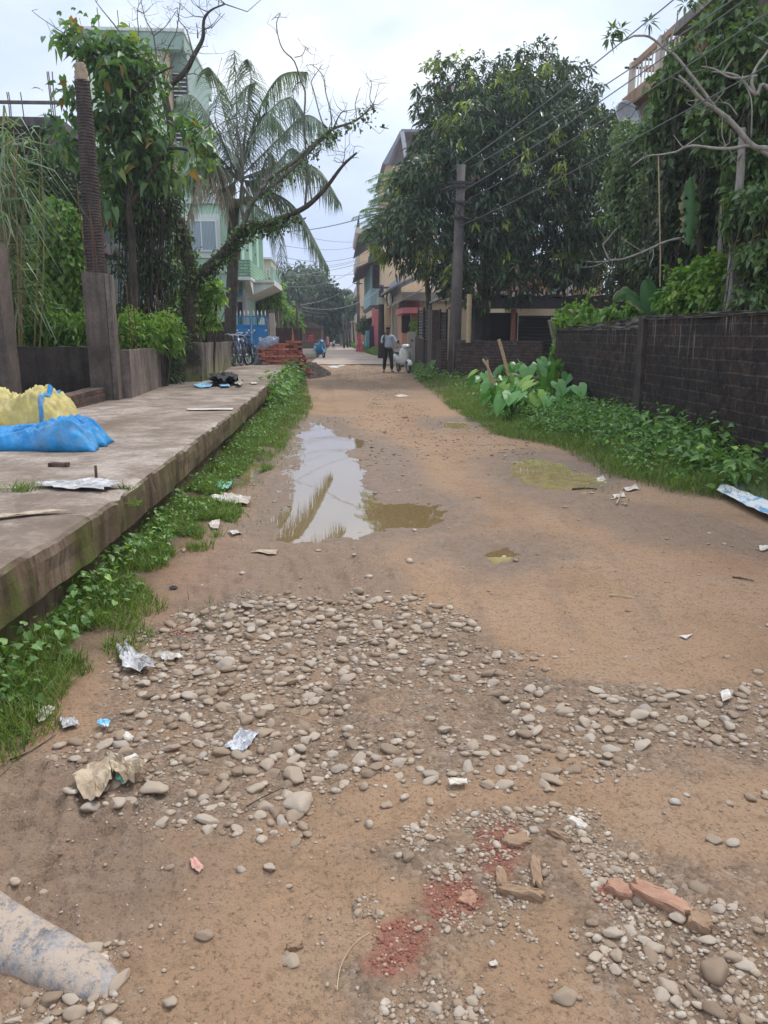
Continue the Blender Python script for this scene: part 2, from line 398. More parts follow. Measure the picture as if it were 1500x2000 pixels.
GRV = [poly(a, 0) for a in (
   [(250, 1240), (480, 1160), (650, 1170), (870, 1195), (1000, 1280), (1100, 1330), (1500, 1345), (1500, 1480), (1250, 1490), (1080, 1470), (850, 1500), (700, 1490), (610, 1560), (430, 1640), (280, 1630), (140, 1500), (200, 1380)],
   [(750, 1650), (900, 1590), (1100, 1565), (1210, 1640), (1070, 1760), (940, 1800), (930, 2040), (690, 2040), (680, 1900), (760, 1850), (850, 1720)],
   [(1170, 1690), (1250, 1650), (1530, 1720), (1530, 2040), (1290, 2040), (1130, 1850)],
   [(0, 1850), (90, 1880), (240, 1960), (200, 2030), (0, 2030)])]
GRASS_L = [G(*a) for a in ((-60, 1560), (10, 1465), (150, 1370), (250, 1260), (320, 1160), (440, 1020), (500, 930), (560, 870), (612, 800), (597, 742), (585, 722))]
GRASS_R = [G(*a) for a in ((1460, 990), (1290, 962), (1180, 925), (1090, 878), (960, 848), (880, 800), (815, 745), (800, 722))]
FOOT = [(*G(a, b), c, .10, .016) for a, b, c in ((135, 1680, .3), (185, 1640, .4), (60, 1575, .2), (30, 1625, .1), (215, 1598, .5), (110, 1725, .4), (40, 1515, .0), (560, 1110, 1.4), (470, 1135, 1.2))]
TRK = [(*G(640, 1200), *G(560, 1060), .05, .014), (*G(700, 1190), *G(690, 1050), .05, .012), (*G(150, 1710), *G(250, 1610), .018, .014), (*G(170, 1716), *G(268, 1616), .018, .012), (*G(1150, 1250), *G(930, 880), .055, .009), (*G(1320, 1250), *G(1010, 900), .05, .008), (*G(760, 1150), *G(700, 800), .05, .010), (*G(1000, 1500), *G(900, 1080), .05, .006), (*G(860, 1100), *G(760, 830), .06, .010), (*G(420, 1800), *G(620, 1560), .05, .006)]
def edge_x(y, pts):
    ys = np.array([p[1] for p in pts]); xs = np.array([p[0] for p in pts]); o = np.argsort(ys)
    return np.interp(y, ys[o], xs[o])
def hgt(x, y, attrs=False):
    x = np.asarray(x, float); y = np.asarray(y, float)
    near = ss(14, 3, y)
    h = (fbm(x*.6, y*.45, 1, 3)-.5)*.07+(fbm(x*3.2, y*2.4, 2, 4)-.5)*.022*(.4+near*.6)+(fbm(x*17, y*15, 3, 4)-.5)*.011*near
    # shallow tyre tracks along the road
    for xc, d in ((-.15, .018), (1.35, .014), (.75, .008)):
        xx = x-xc-.12*np.sin(y*.23+xc); h = h-d*1.5*np.exp(-(xx/.13)**2)*(.3+1.2*fbm(x*2, y*1.1, 9, 2))+d*.8*np.exp(-((np.abs(xx)-.2)/.06)**2)*fbm(x*5, y*2, 19, 3)
    mud = np.zeros_like(x)
    for p in MUD: mud = np.maximum(mud, ss(.25, -.15, sdpoly(x, y, p)+(fbm(x*3, y*3, 21, 3)-.5)*.5))
    h = h+mud*(.5-np.abs(fbm(x*9+y*1.5, y*3.0, 31, 4)-.5)*3)*.034+near*(fbm(x*46, y*40, 33, 3)-.5)*.010
    for (fx, fy, fa, l_, d_) in FOOT:
        c_, s_ = math.cos(fa), math.sin(fa); u_ = ((x-fx)*c_+(y-fy)*s_)/l_; v_ = (-(x-fx)*s_+(y-fy)*c_)/(l_*.4); rr_ = np.sqrt(u_**2+v_**2)
        h = h-d_*ss(1.1, .75, rr_)+d_*.5*np.exp(-((rr_-1.25)/.22)**2)*(1+.5*np.sin(u_*30))
    for (xa, ya, xb, yb, wd_, d_) in TRK:
        t_ = np.clip((y-ya)/(yb-ya), 0, 1); xx = x-(xa+(xb-xa)*t_+.05*np.sin(y*1.9+xa*3)); on = ss(-.2, .3, (y-ya)*np.sign(yb-ya))*ss(-.2, .3, (yb-y)*np.sign(yb-ya))
        h = h-on*d_*ss(wd_, wd_*.5, np.abs(xx))*(.55+.45*np.sign(np.sin(y*95+np.abs(xx)*60)))*(.4+fbm(x*3, y*2, 39, 2))+on*d_*.6*np.exp(-((np.abs(xx)-wd_*1.25)/.02)**2)
    gl = edge_x(y, GRASS_L); h = h+.05*ss(gl+.15, gl-.35, x)*ss(38, 30, y)
    gr = edge_x(y, GRASS_R); h = h+.10*ss(gr-.1, gr+.9, x)*ss(-2, 5, y)*(.6+.8*fbm(x*1.1, y*1.1, 12, 2))
    s0 = np.full(x.shape, 9.0)
    for i, p in enumerate(PUD):
        s = sdpoly(x, y, p); s0 = np.minimum(s0, s)
    sm = sdpoly(x, y, MARSH)
    n7 = (fbm(x*6.5, y*9, 5, 4)-.5)
    n25 = (fbm(x*24, y*26, 6, 3)-.5)*.022
    hp = ZW+np.clip(s0*.15, -.06, .055)+(n7*.055+n25)*ss(-.28, .05, s0)
    marsh = ss(.1, -.25, sm)*ss(0, .08, s0)
    hp = hp*(1-marsh)+(ZW+.005+n7*.05+n25+np.clip(s0*.03, 0, .02))*marsh
    wgt = np.maximum(ss(1.0, .12, s0), ss(.4, -.1, sm))
    h = h*(1-wgt)+hp*wgt
    h = np.where(y > 37, h*ss(42, 37, y)-.02*ss(37, 38, y), h)
    if not attrs: return h
    wet = np.clip(np.maximum(ss(.75, .03, s0+(fbm(x*4, y*4, 8, 3)-.5)*.5), np.maximum(ss(.35, -.1, sm), mud*.75)), 0, 1)
    for (xa, ya, xb, yb, wd_, d_) in TRK:
        t_ = np.clip((y-ya)/(yb-ya), 0, 1); xx = x-(xa+(xb-xa)*t_+.05*np.sin(y*1.9+xa*3)); on = ss(-.2, .3, (y-ya)*np.sign(yb-ya))*ss(-.2, .3, (yb-y)*np.sign(yb-ya)); wet = np.maximum(wet, on*.38*ss(wd_*1.4, wd_*.4, np.abs(xx))*fbm(x*4, y*3, 38, 3)*1.6)
    wet = np.clip(wet, 0, 1)
    red = np.zeros_like(x)
    for p in RED: red = np.maximum(red, ss(.05, -.03, sdpoly(x, y, p)+(fbm(x*14, y*14, 41, 3)-.5)*.12))
    for p in REDB: red = np.maximum(red, .2*ss(.3, -.2, sdpoly(x, y, p)+(fbm(x*5, y*5, 43, 3)-.5)*.5))
    g_ = np.zeros_like(x)
    for p in GRV: g_ = np.maximum(g_, ss(.12, -.1, sdpoly(x, y, p)+(fbm(x*6, y*6, 45, 3)-.5)*.3))
    g_ = np.maximum(g_, .75*ss(15, 21, y)*ss(.25, .6, fbm(x*.8, y*.35, 47, 3)))
    soil = np.maximum(ss(gl+.1, gl-.25, x), ss(gr-.1, gr+.25, x)*ss(-2, 5, y))
    soil = np.maximum(soil, ss(38, 45, y)*.8)
    return h, wet, red, g_, soil
def hg(x, y): return float(hgt(np.array([x]), np.array([y]))[0])
# one ground sheet, fine near the road and coarse out to the horizon
ys = [-60, -20, -6, -2, 0, .6, 1.0]
y_ = 1.0
while y_ < 60: y_ *= 1.0068 if y_ < 16 else 1.012; ys.append(y_)
while y_ < 900: y_ *= 1.18; ys.append(y_)
us = np.concatenate([[-60, -25, -12, -6, -3.2, -2.2], np.linspace(-1.6, 1.6, 520), [2.2, 3.2, 6, 12, 25, 60]])
YY, UU = np.meshgrid(np.array(ys), us, indexing='ij')
XX = .35*ss(0, 10, YY)+UU*(.9+.34*np.clip(YY, 0, 26))
hz, wet, red, gra, soil = hgt(XX, YY, True)
ny, nx = XX.shape; idx = np.arange(ny*nx).reshape(ny, nx)
Fq = np.stack([idx[:-1, :-1], idx[:-1, 1:], idx[1:, 1:], idx[1:, :-1]], -1).reshape(-1, 4)
q = NM('ground_soil')
pos = q.vec((1, 1, 1), 'Object')
n1 = q.noise(1.1, 6, .6, pos); n2 = q.noise(9, 6, .7, pos); n3 = q.noise(70, 5, .75, pos)
sf = q.vec((1.0, .35, 1.0)); n4 = q.noise(3.2, 5, .65, sf)
dry = q.ramp(n1, [(.3, (.265, .166, .094)), (.5, (.345, .215, .124)), (.72, (.345, .235, .148))])
dry = q.mix(q.ramp(n4, [(.5, 0), (.72, .35)]), dry, (.38, .265, .185))
wetc = q.ramp(n2, [(.3, (.13, .085, .055)), (.7, (.26, .185, .13))])
wetf = q.math('MULTIPLY', q.attr('wet'), q.ramp(n2, [(.25, .55), (.6, 1)]))
col = q.mix(wetf, dry, wetc)
gf = q.math('MULTIPLY', q.attr('grav'), q.ramp(q.noise(6, 5, .7), [(.4, .3), (.62, .85)]))
vc = q.ramp(q.voro(46, out='Color'), [(0, (.085, .063, .045)), (.6, (.215, .16, .115)), (1, (.37, .31, .24))])
col = q.mix(gf, col, vc)
col = q.mix(q.attr('soil'), col, q.ramp(n2, [(.3, (.07, .05, .03)), (.7, (.17, .115, .07))]))
col = q.mix(q.math('MULTIPLY', q.attr('red'), q.ramp(n3, [(.3, .5), (.55, 1)])), col, q.ramp(q.noise(120, 3), [(.35, (.21, .078, .05)), (.65, (.33, .14, .09))]))
col = q.mix(q.ramp(n3, [(.36, .75), (.47, 0)]), col, (.10, .062, .036))
col = q.mix(q.ramp(q.noise(17, 6, .8), [(.37, .55), (.48, 0)]), col, (.17, .105, .06))
col = q.mix(q.ramp(q.voro(120), [(.10, .35), (.16, 0)]), col, (.55, .45, .34))
col = q.mix(q.ramp(q.noise(26, 6, .8), [(.60, 0), (.70, .35)]), col, (.52, .39, .27))
hb = q.math('ADD', q.math('MULTIPLY', n3, .8), q.math('ADD', q.math('MULTIPLY', n2, 2.0), q.math('MULTIPLY', q.math('MULTIPLY', q.voro(46), -1.2), q.attr('grav'))))
rough = q.math('SUBTRACT', .95, q.math('MULTIPLY', q.attr('wet'), .42))
M['ground'] = q.done(col, rough, q.bump(hb, .9, .018), .3)
go = npmesh('ground', np.stack([XX, YY, hz], -1).reshape(-1, 3), Fq, M['ground'], None, {'wet': wet.ravel(), 'red': red.ravel(), 'grav': gra.ravel(), 'soil': soil.ravel()}, True, world=False)
tag(go, kind='structure')
# water in the hollows: one level sheet under the hollows' rims
q = NM('puddle_water')
wn = q.noise(5, 3, .5, q.vec((1, .6, 1)))
M['water'] = q.done((.19, .125, .055), .02, q.bump(wn, .05, .01), .5, IOR=3.3)
q = NM('shallow_water'); M['water_s'] = q.done(q.ramp(q.noise(6, 4, .6), [(.35, (.27, .20, .085)), (.65, (.36, .29, .13))]), .04, q.bump(wn, .0, .01) if False else None, .5, IOR=1.7)
for i, p in enumerate(PUD):
    x0 = min(a[0] for a in p)-.5; x1 = max(a[0] for a in p)+(.75 if i == 0 else .4); y0 = min(a[1] for a in p)-.5; y1 = max(a[1] for a in p)+.6
    if i == 1: x0 += .2
    o = npmesh('water', [(x0, y0, ZW-i*.0004), (x1, y0, ZW-i*.0004), (x1, y1, ZW-i*.0004), (x0, y1, ZW-i*.0004)], [(0, 1, 2, 3)], M['water' if i in (0, 4) else 'water_s'], None); o['kind'] = 'structure'
# concrete road beyond
q = NM('road_concrete')
c = q.ramp(q.noise(.9, 6, .7, q.vec((1, .4, 1))), [(.3, (.34, .255, .195)), (.7, (.47, .375, .305))])
c = q.mix(q.ramp(q.noise(22, 4, .7), [(.35, .4), (.55, 0)]), c, (.28, .21, .16))
M['roadc'] = q.done(c, .85, q.bump(q.noise(30, 4), .3, .01), .3)
Lr = [(-1.35, 37.9), (-1.25, 45), (-1.05, 60), (-.9, 80), (-.8, 104), (-.9, 150)]; Rr = [(3.9, 37.9), (3.3, 44), (2.4, 55), (1.75, 78), (.85, 104), (.4, 150)]
NR = 80; V = []; F = []
for j in range(NR+1):
    yy = 37.9+(150-37.9)*(j/NR)**1.6
    a = np.interp(yy, [p[1] for p in Lr], [p[0] for p in Lr]); b = np.interp(yy, [p[1] for p in Rr], [p[0] for p in Rr])
    a += (vnoise(np.array([yy*1.3]), np.array([0.]), 3)[0]-.5)*.25; b += (vnoise(np.array([yy*1.3]), np.array([7.]), 3)[0]-.5)*.35
    for k in range(9): V.append((a+(b-a)*k/8, yy+(0 if j else (vnoise(np.array([k*1.7]), np.array([3.]), 5)[0]-.5)*.5), .015))
for j in range(NR):
    for k in range(8): F.append((j*9+k, j*9+k+1, j*9+k+10, j*9+k+9))
for k in range(8): pass
o = npmesh('road', V, F, M['roadc'], None); o['kind'] = 'structure'
mb = MB()
for yy in (44.5, 57.0, 70): 
    b = float(np.interp(yy, [p[1] for p in Rr], [p[0] for p in Rr])); mb.box(-.8, b-.3, yy-.06, yy+.06, .0155, .019)
o = mb.build('road_joint', plain('joint_tar', (.12, .09, .07), .9)); o['kind'] = 'structure'
# ================================================================== RAISED CONCRETE PAVEMENT (left)
q = NM('slab_concrete')
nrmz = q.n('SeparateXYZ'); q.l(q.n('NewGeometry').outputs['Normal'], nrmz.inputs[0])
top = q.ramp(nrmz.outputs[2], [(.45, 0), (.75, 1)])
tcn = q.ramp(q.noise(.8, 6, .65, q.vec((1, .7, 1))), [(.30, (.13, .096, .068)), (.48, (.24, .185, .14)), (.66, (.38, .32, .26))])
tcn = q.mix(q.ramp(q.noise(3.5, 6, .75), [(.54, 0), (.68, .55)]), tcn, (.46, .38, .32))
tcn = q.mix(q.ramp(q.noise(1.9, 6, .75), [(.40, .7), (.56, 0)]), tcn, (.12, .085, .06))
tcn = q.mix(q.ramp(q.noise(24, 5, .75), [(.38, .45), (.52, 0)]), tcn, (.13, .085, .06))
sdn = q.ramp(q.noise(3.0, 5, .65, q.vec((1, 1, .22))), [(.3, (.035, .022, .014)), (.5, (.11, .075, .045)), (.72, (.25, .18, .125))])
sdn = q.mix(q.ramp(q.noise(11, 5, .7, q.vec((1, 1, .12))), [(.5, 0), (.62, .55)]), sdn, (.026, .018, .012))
yy_ = q.n('SeparateXYZ'); q.l(q.tc.outputs['Object'], yy_.inputs[0])
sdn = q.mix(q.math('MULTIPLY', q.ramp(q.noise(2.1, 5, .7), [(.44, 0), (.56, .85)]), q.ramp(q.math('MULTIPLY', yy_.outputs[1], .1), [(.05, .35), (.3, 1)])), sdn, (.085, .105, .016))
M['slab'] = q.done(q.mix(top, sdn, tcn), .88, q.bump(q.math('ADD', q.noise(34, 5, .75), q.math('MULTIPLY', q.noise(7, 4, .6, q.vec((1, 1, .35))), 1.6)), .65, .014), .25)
def slab(y0, y1, xe0, xe1, ztop, tilt=0):
    N = int((y1-y0)/.05); prof = [(-.07, -.08), (-.075, .1), (-.07, .2), (-.03, .23), (0, .25), (.004, .34), (.0, .42), (-.005, .47), (-.02, .492), (-.05, .5)]
    prof += [(-.05-d, .5+.003*math.sin(d*7)) for d in (.08, .16, .25, .4, .6, .8, 1.0, 1.2, 1.4, 1.6, 1.8, 2.05, 2.6, 3.8)] + [(-3.9, -.1)]
    ys_ = np.linspace(y0, y1, N+1); K = len(prof); pr = np.array(prof)
    Yg, Kg = np.meshgrid(ys_, np.arange(K), indexing='ij')
    X = np.interp(Yg, [y0, y1], [xe0, xe1])+pr[Kg, 0]; Z = pr[Kg, 1]+(ztop-.5)*(pr[Kg, 1] > .3)+tilt*(Yg-y0)*(pr[Kg, 1] > .3)
    face = (Kg <= 9)
    X = X+np.where(face, (fbm(Yg*3.1, Z*6+Kg*.2, 61, 5)-.5)*.045, 0)-np.where((Kg >= 6) & (Kg <= 9), np.clip(fbm(Yg*7.5+X*3, Yg*0+3, 63, 5)-.62, 0, 1)*.05, 0)
    Z = Z+np.where(Kg >= 8, (fbm(X*2.5, Yg*2.5, 65, 4)-.5)*.02, 0)-np.where((Kg >= 7) & (Kg <= 9), np.clip(fbm(Yg*2.3, Yg*0, 67, 5)-.62, 0, 1)*.12, 0)
    i_ = np.arange((N+1)*K).reshape(N+1, K)
    Fs = np.stack([i_[:-1, :-1], i_[:-1, 1:], i_[1:, 1:], i_[1:, :-1]], -1).reshape(-1, 4)[:, ::-1]
    V_ = np.stack([X, Yg, Z], -1).reshape(-1, 3)
    # closed ends
    c0 = len(V_); fan = []
    V_ = np.vstack([V_, [[xe0-1.9, y0, .1], [xe1-1.9, y1, .1]]])
    for k in range(K-1): fan += [(i_[0, k], i_[0, k+1], c0, c0), (i_[N, k+1], i_[N, k], c0+1, c0+1)]
    tri = np.array(fan)
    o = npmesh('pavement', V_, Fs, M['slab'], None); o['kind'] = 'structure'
    return o
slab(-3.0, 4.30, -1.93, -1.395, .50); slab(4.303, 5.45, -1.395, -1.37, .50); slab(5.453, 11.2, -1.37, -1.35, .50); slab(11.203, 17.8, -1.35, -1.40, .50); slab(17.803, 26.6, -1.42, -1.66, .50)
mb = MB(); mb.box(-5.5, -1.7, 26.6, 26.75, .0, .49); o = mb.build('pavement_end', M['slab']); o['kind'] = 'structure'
# ================================================================== STONES
import bmesh
def stone_mesh(name, sub, seed, flat=.6, cuts=5, mat=None):
    r_ = random.Random(seed); bm = bmesh.new(); bmesh.ops.create_icosphere(bm, subdivisions=sub, radius=1)
    pl = [(Vector((r_.gauss(0, 1), r_.gauss(0, 1), r_.gauss(0, .8))).normalized(), r_.uniform(.62, .88)) for _ in range(cuts)]
    sx, sy = r_.uniform(.75, 1), r_.uniform(.95, 1.3)
    ph = [r_.uniform(0, 6) for _ in range(6)]
    for v in bm.verts:
        for n_, d_ in pl:
            k = v.co.dot(n_)
            if k > d_: v.co -= n_*(k-d_)*.97
        v.co *= 1+.07*math.sin(v.co.x*3+ph[0])+.06*math.sin(v.co.y*4+ph[1])+.05*math.sin(v.co.z*4+ph[2])
        v.co.x *= sx; v.co.y *= sy; v.co.z *= flat
    me = bpy.data.meshes.new(name); bm.to_mesh(me); bm.free()
    me.polygons.foreach_set('use_smooth', [True]*len(me.polygons))
    if mat: me.materials.append(mat)
    return me
def stonemat(name, mode):
    q = NM(name)
    if mode == 'obj': r = q.n('ObjectInfo').outputs['Random']
    else: r = q.attr('rnd')
    c = q.ramp(r, [(0, (.14, .10, .07)), (.25, (.26, .195, .138)), (.5, (.40, .33, .25)), (.8, (.52, .455, .37)), (1, (.34, .305, .265))])
    v = q.vec((1, 1, 1), 'Object')
    c = q.mix(q.ramp(q.noise(28, 5, .7, v), [(.42, .75), (.66, 0)]), c, (.29, .20, .125))
    c = q.mix(q.ramp(q.noise(140, 3, .7, v), [(.36, .4), (.5, 0)]), c, (.16, .13, .10))
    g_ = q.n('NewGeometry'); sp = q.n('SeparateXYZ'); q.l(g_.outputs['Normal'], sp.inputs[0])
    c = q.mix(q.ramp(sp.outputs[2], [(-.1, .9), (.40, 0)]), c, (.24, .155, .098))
    return q.done(c, .85, q.bump(q.noise(90, 4, .7, v), .4, .004), .3)
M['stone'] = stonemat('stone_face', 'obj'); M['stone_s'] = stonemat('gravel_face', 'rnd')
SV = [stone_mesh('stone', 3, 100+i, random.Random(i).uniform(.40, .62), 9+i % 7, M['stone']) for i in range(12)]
dens = [(GRV[0], 1480, (.010, .037), 'main'), (GRV[1], 190, (.006, .020), 'centre'), (GRV[2], 190, (.006, .024), 'right'), (GRV[3], 40, (.010, .03), 'corner')]
stones = []; cell = {}
def free(x, y, r, k=.85):
    cx, cy = int(x/.1), int(y/.1)
    for i in (-1, 0, 1):
        for j in (-1, 0, 1):
            for (a, b, c_) in cell.get((cx+i, cy+j), ()):
                if (a-x)**2+(b-y)**2 < (k*(r+c_))**2: return False
    return True
def put(x, y, r, tg): cell.setdefault((int(x/.1), int(y/.1)), []).append((x, y, r)); stones.append((x, y, r, tg))
sr = random.Random(3)
HOLES = [poly(a, 0) for a in ([(690, 1335), (860, 1340), (930, 1420), (760, 1430), (640, 1400)], [(870, 1330), (1000, 1350), (1000, 1440), (900, 1420)], [(1010, 1300), (1300, 1300), (1500, 1330), (1280, 1350), (1080, 1340)], [(1030, 1660), (1080, 1650), (1070, 1700), (1040, 1700)])]
for (pl, cnt, (ra, rb), tg) in dens:
    xs = [p[0] for p in pl]; ysn = [p[1] for p in pl]; got = 0; tries = 0
    size = sorted([ra+(rb-ra)*sr.random()**2.6 for _ in range(cnt)], reverse=True)
    for r in size:
        for _ in range(60):
            x = sr.uniform(min(xs), max(xs)); y = sr.uniform(min(ysn), max(ysn)); tries += 1
            d = sdpoly(np.array([x]), np.array([y]), pl)[0]+(fbm(np.array([x*5]), np.array([y*5]), 45, 3)[0]-.5)*(.75 if tg == 'main' else 1.0)
            if d > .02: continue
            hole = max([float(ss(.08, -.06, sdpoly(np.array([x]), np.array([y]), h_)[0])) for h_ in HOLES])
            if sr.random() < hole*.93: continue
            if not free(x, y, r, .72): continue
            put(x, y, r, tg); break
for _ in range(520):                                   # strays along the road
    y = 1.4+9*sr.random()**1.5; x = sr.uniform(-1.0, 3.2) if y < 5 else sr.uniform(-.9, 3.0)
    r = .006+.02*sr.random()**2.5
    if free(x, y, r, 1.2): put(x, y, r, 'stray')
for (px_, py_, r, ) in ((525, 1682, .023), (568, 1860, .027), (470, 1695, .016), (332, 1695, .014), (85, 1742, .015), (1280, 1845, .026), (1398, 1895, .042), (1118, 1268, .016), (1105, 1945, .026), (755, 1567, .022), (580, 1550, .055), (298, 1547, .058), (1310, 1740, .02), (1365, 1730, .028), (1455, 1880, .03), (1395, 1640, .025), (440, 1296, .045), (800, 1100, .03), (720, 1130, .025), (1105, 1385, .035), (575, 1500, .05), (1155, 1800, .016)):
    x, y = G(px_, py_); put(x, y, r, 'stray')
def vis(s):
    x, y, r, _ = s; d = np.array([x, y, 0.])-np.array([0, 0, CAM_H]); z = d@_F
    u = 750+1500*(d@_R)/z; v = 1000-1500*(d@_U)/z
    return r/z if (-5 < u < 1505 and v < 2010 and z > 0) else 0
stones.sort(key=vis, reverse=True)
LAB = {'main': ('rounded stone in the wide gravel patch that crosses the dirt road', 'stones of the wide gravel patch'),
       'centre': ('small stone in the gravel beside the crumbled red brick at lower centre', 'stones around the crumbled brick'),
       'right': ('pale pebble in the gravel around the split brick at lower right', 'stones around the split brick'),
       'corner': ('stone in the little heap against the grey cement lump', 'stones against the cement lump'),
       'stray': ('single stray stone lying apart on the bare brown road', 'stray stones on the road')}
big = [s for s in stones if vis(s) > 0][:292]; rest = stones[len(big):]
hs = hgt(np.array([s[0] for s in stones]), np.array([s[1] for s in stones]))
for i, (x, y, r, tg) in enumerate(big):
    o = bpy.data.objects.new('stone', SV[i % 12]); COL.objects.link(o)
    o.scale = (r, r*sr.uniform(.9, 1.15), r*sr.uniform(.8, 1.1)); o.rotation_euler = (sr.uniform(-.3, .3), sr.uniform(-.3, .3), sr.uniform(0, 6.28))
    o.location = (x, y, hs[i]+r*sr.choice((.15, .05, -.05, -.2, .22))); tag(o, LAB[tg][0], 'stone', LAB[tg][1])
def scatter(name, items, sub, mat, kind='stuff', label=None, cat=None, sink=.15):
    base = [stone_mesh('t', sub, 300+i, .6, 4) for i in range(6)]
    arr = []
    for me in base:
        c = np.empty(len(me.vertices)*3); me.vertices.foreach_get('co', c); f = np.empty(len(me.polygons)*3, 'i'); me.polygons.foreach_get('vertices', f)
        arr.append((c.reshape(-1, 3), f.reshape(-1, 3))); bpy.data.meshes.remove(me)
    it = np.array(items); h = hgt(it[:, 0], it[:, 1]); V = []; F = []; R_ = []; b = 0; which = rng.integers(0, 6, len(it))
    for k in range(6):
        s = np.where(which == k)[0]
        if not len(s): continue
        c, f = arr[k]; a = rng.uniform(0, 6.28, len(s)); ca, sa = np.cos(a), np.sin(a); r = it[s, 2]
        x = (c[None, :, 0]*ca[:, None]-c[None, :, 1]*sa[:, None])*r[:, None]+it[s, 0][:, None]
        y = (c[None, :, 0]*sa[:, None]+c[None, :, 1]*ca[:, None])*r[:, None]+it[s, 1][:, None]
        z = c[None, :, 2]*r[:, None]*rng.uniform(.7, 1.1, len(s))[:, None]+(h[s]+r*sink)[:, None]
        V.append(np.stack([x, y, z], -1).reshape(-1, 3)); F.append((f[None]+np.arange(len(s))[:, None, None]*len(c)).reshape(-1, 3)+b); b += len(s)*len(c)
        R_.append(np.repeat(rng.random(len(s)), len(c)))
    o = npmesh(name, np.concatenate(V), np.concatenate(F), mat, None, {'rnd': np.concatenate(R_)}, True)
    return tag(o, label, cat, None, kind)
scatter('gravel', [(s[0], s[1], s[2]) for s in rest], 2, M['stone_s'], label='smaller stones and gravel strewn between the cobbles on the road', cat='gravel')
fine = []
for pl, cnt in ((GRV[0], 5200), (GRV[1], 1700), (GRV[2], 1300), (GRV[3], 250)):
    xs = np.array([p[0] for p in pl]); ysn = np.array([p[1] for p in pl])
    x = rng.uniform(xs.min(), xs.max(), cnt*3); y = rng.uniform(ysn.min(), ysn.max(), cnt*3)
    d = sdpoly(x, y, pl)+(fbm(x*5, y*5, 45, 3)-.5)*(.5 if pl is GRV[0] else 1.1)
    keep = d < .04
    for h_ in HOLES: keep &= (sdpoly(x, y, h_) > -.02) | (rng.random(len(x)) < .25)
    x = x[keep][:cnt]; y = y[keep][:cnt]; fine += list(zip(x, y, .0022+.0075*rng.random(len(x))**2.2))
x = rng.uniform(-1.1, 3.6, 9000); y = 1.3+12*rng.random(9000)**1.8; fine += list(zip(x, y, .0015+.006*rng.random(9000)**3))
x = rng.uniform(-.4, 3.6, 9000); y = rng.uniform(9, 37, 9000); kk = fbm(x*.9, y*.4, 71, 3) > .47; fine += list(zip(x[kk], y[kk], .006+.02*rng.random(kk.sum())**2))
scatter('fine_gravel', fine, 1, M['stone_s'], label='fine grit and pebbles scattered over the dirt road', cat='gravel')
# heap of dark gravel by the bricks
hx, hy = -1.15, 29.6; it = []
mbh = 2600
a = rng.uniform(0, 6.28, mbh); rr_ = np.sqrt(rng.random(mbh)); X_ = hx+rr_*np.cos(a)*.75+.15; Y_ = hy+rr_*np.sin(a)*3.4; Z_ = .42*(1-rr_**1.3)
gm = stone_mesh('t', 1, 5); c = np.empty(len(gm.vertices)*3); gm.vertices.foreach_get('co', c); f = np.empty(len(gm.polygons)*3, 'i'); gm.polygons.foreach_get('vertices', f); c = c.reshape(-1, 3); f = f.reshape(-1, 3)
r = rng.uniform(.02, .05, mbh); V = c[None]*r[:, None, None]+np.stack([X_, Y_, Z_], -1)[:, None]; F = f[None]+np.arange(mbh)[:, None, None]*len(c)
nb = len(V.reshape(-1, 3)); cone = [(hx+.15, hy, .40)]+[(hx+.15+.8*math.cos(t), hy+3.5*math.sin(t), -.03) for t in np.linspace(0, 6.28, 25)[:-1]]
Vc = np.vstack([V.reshape(-1, 3), cone]); Fc = np.vstack([F.reshape(-1, 3), [(nb, nb+1+i, nb+1+(i+1) % 24) for i in range(24)]])
q = NM('gravel_dark'); M['gravel_dark'] = q.done(q.ramp(q.attr('rnd'), [(0, (.09, .065, .05)), (1, (.30, .23, .18))]), .9)
o = npmesh('gravel_heap', Vc, Fc, M['gravel_dark'], None, {'rnd': np.concatenate([np.repeat(rng.random(mbh), len(c)), np.full(25, .2)])}, True)
tag(o, 'low heap of dark crushed gravel at the road edge beside the red bricks', 'gravel heap', None, 'stuff')
# ================================================================== GRASS AND WEEDS
M['grass'] = leafmat('grass_blades', (.06, .105, .02), (.20, .28, .05), None, .5, .35, (.30, .24, .10))
M['weed'] = leafmat('weed_leaves', (.06, .13, .03), (.18, .31, .075), (.32, .46, .08), .42, .3)
def grass(name, pts, ln, label, mat=None, width=.0035, lean=.35):
    x, y = pts[:, 0], pts[:, 1]; z = hgt(x, y) if pts.shape[1] < 3 else pts[:, 2]
    n = len(x); d = np.stack([rng.normal(0, lean, n), rng.normal(0, lean, n), np.ones(n)], -1)
    L_ = ln*rng.uniform(.5, 1.3, n); 
    o = build_leaves(name, [leafarr(np.stack([x, y, z-.005], -1), d, L_, width*(1+y/9.0), 'blade', .25)], mat or M['grass'])
    return tag(o, label, 'grass', None, 'stuff')
def strip(n, y0, y1, fx0, fx1, thr=.0, seed=0, pw=1.0):
    y = y0+(y1-y0)*rng.random(n)**pw; u = rng.random(n); a = fx0(y); b = fx1(y); x = a+(b-a)*u
    k = fbm(x*2.2, y*2.2, 80+seed, 3)+(1-u)*.25*(1 if seed == 0 else 0)+u*.25*(seed == 1) > thr
    e_ = (b-x if seed == 0 else x-a); k &= (e_ > .38*fbm(x*1.7, y*1.7, 95, 3)*rng.random(n)*2.0-.05) | (rng.random(n) < .06)
    return np.stack([x[k], y[k]], -1)
sx_ = lambda y: np.interp(y, [1, 4.3, 12, 17, 26], [-1.66, -1.45, -1.42, -1.46, -1.72])
gl_ = lambda y: edge_x(y, GRASS_L)
gpts = np.vstack([strip(46000, 2.0, 9, sx_, lambda y: gl_(y)+.1, .54, 0), strip(30000, 9, 26, sx_, gl_, .38, 0, 1.2)])
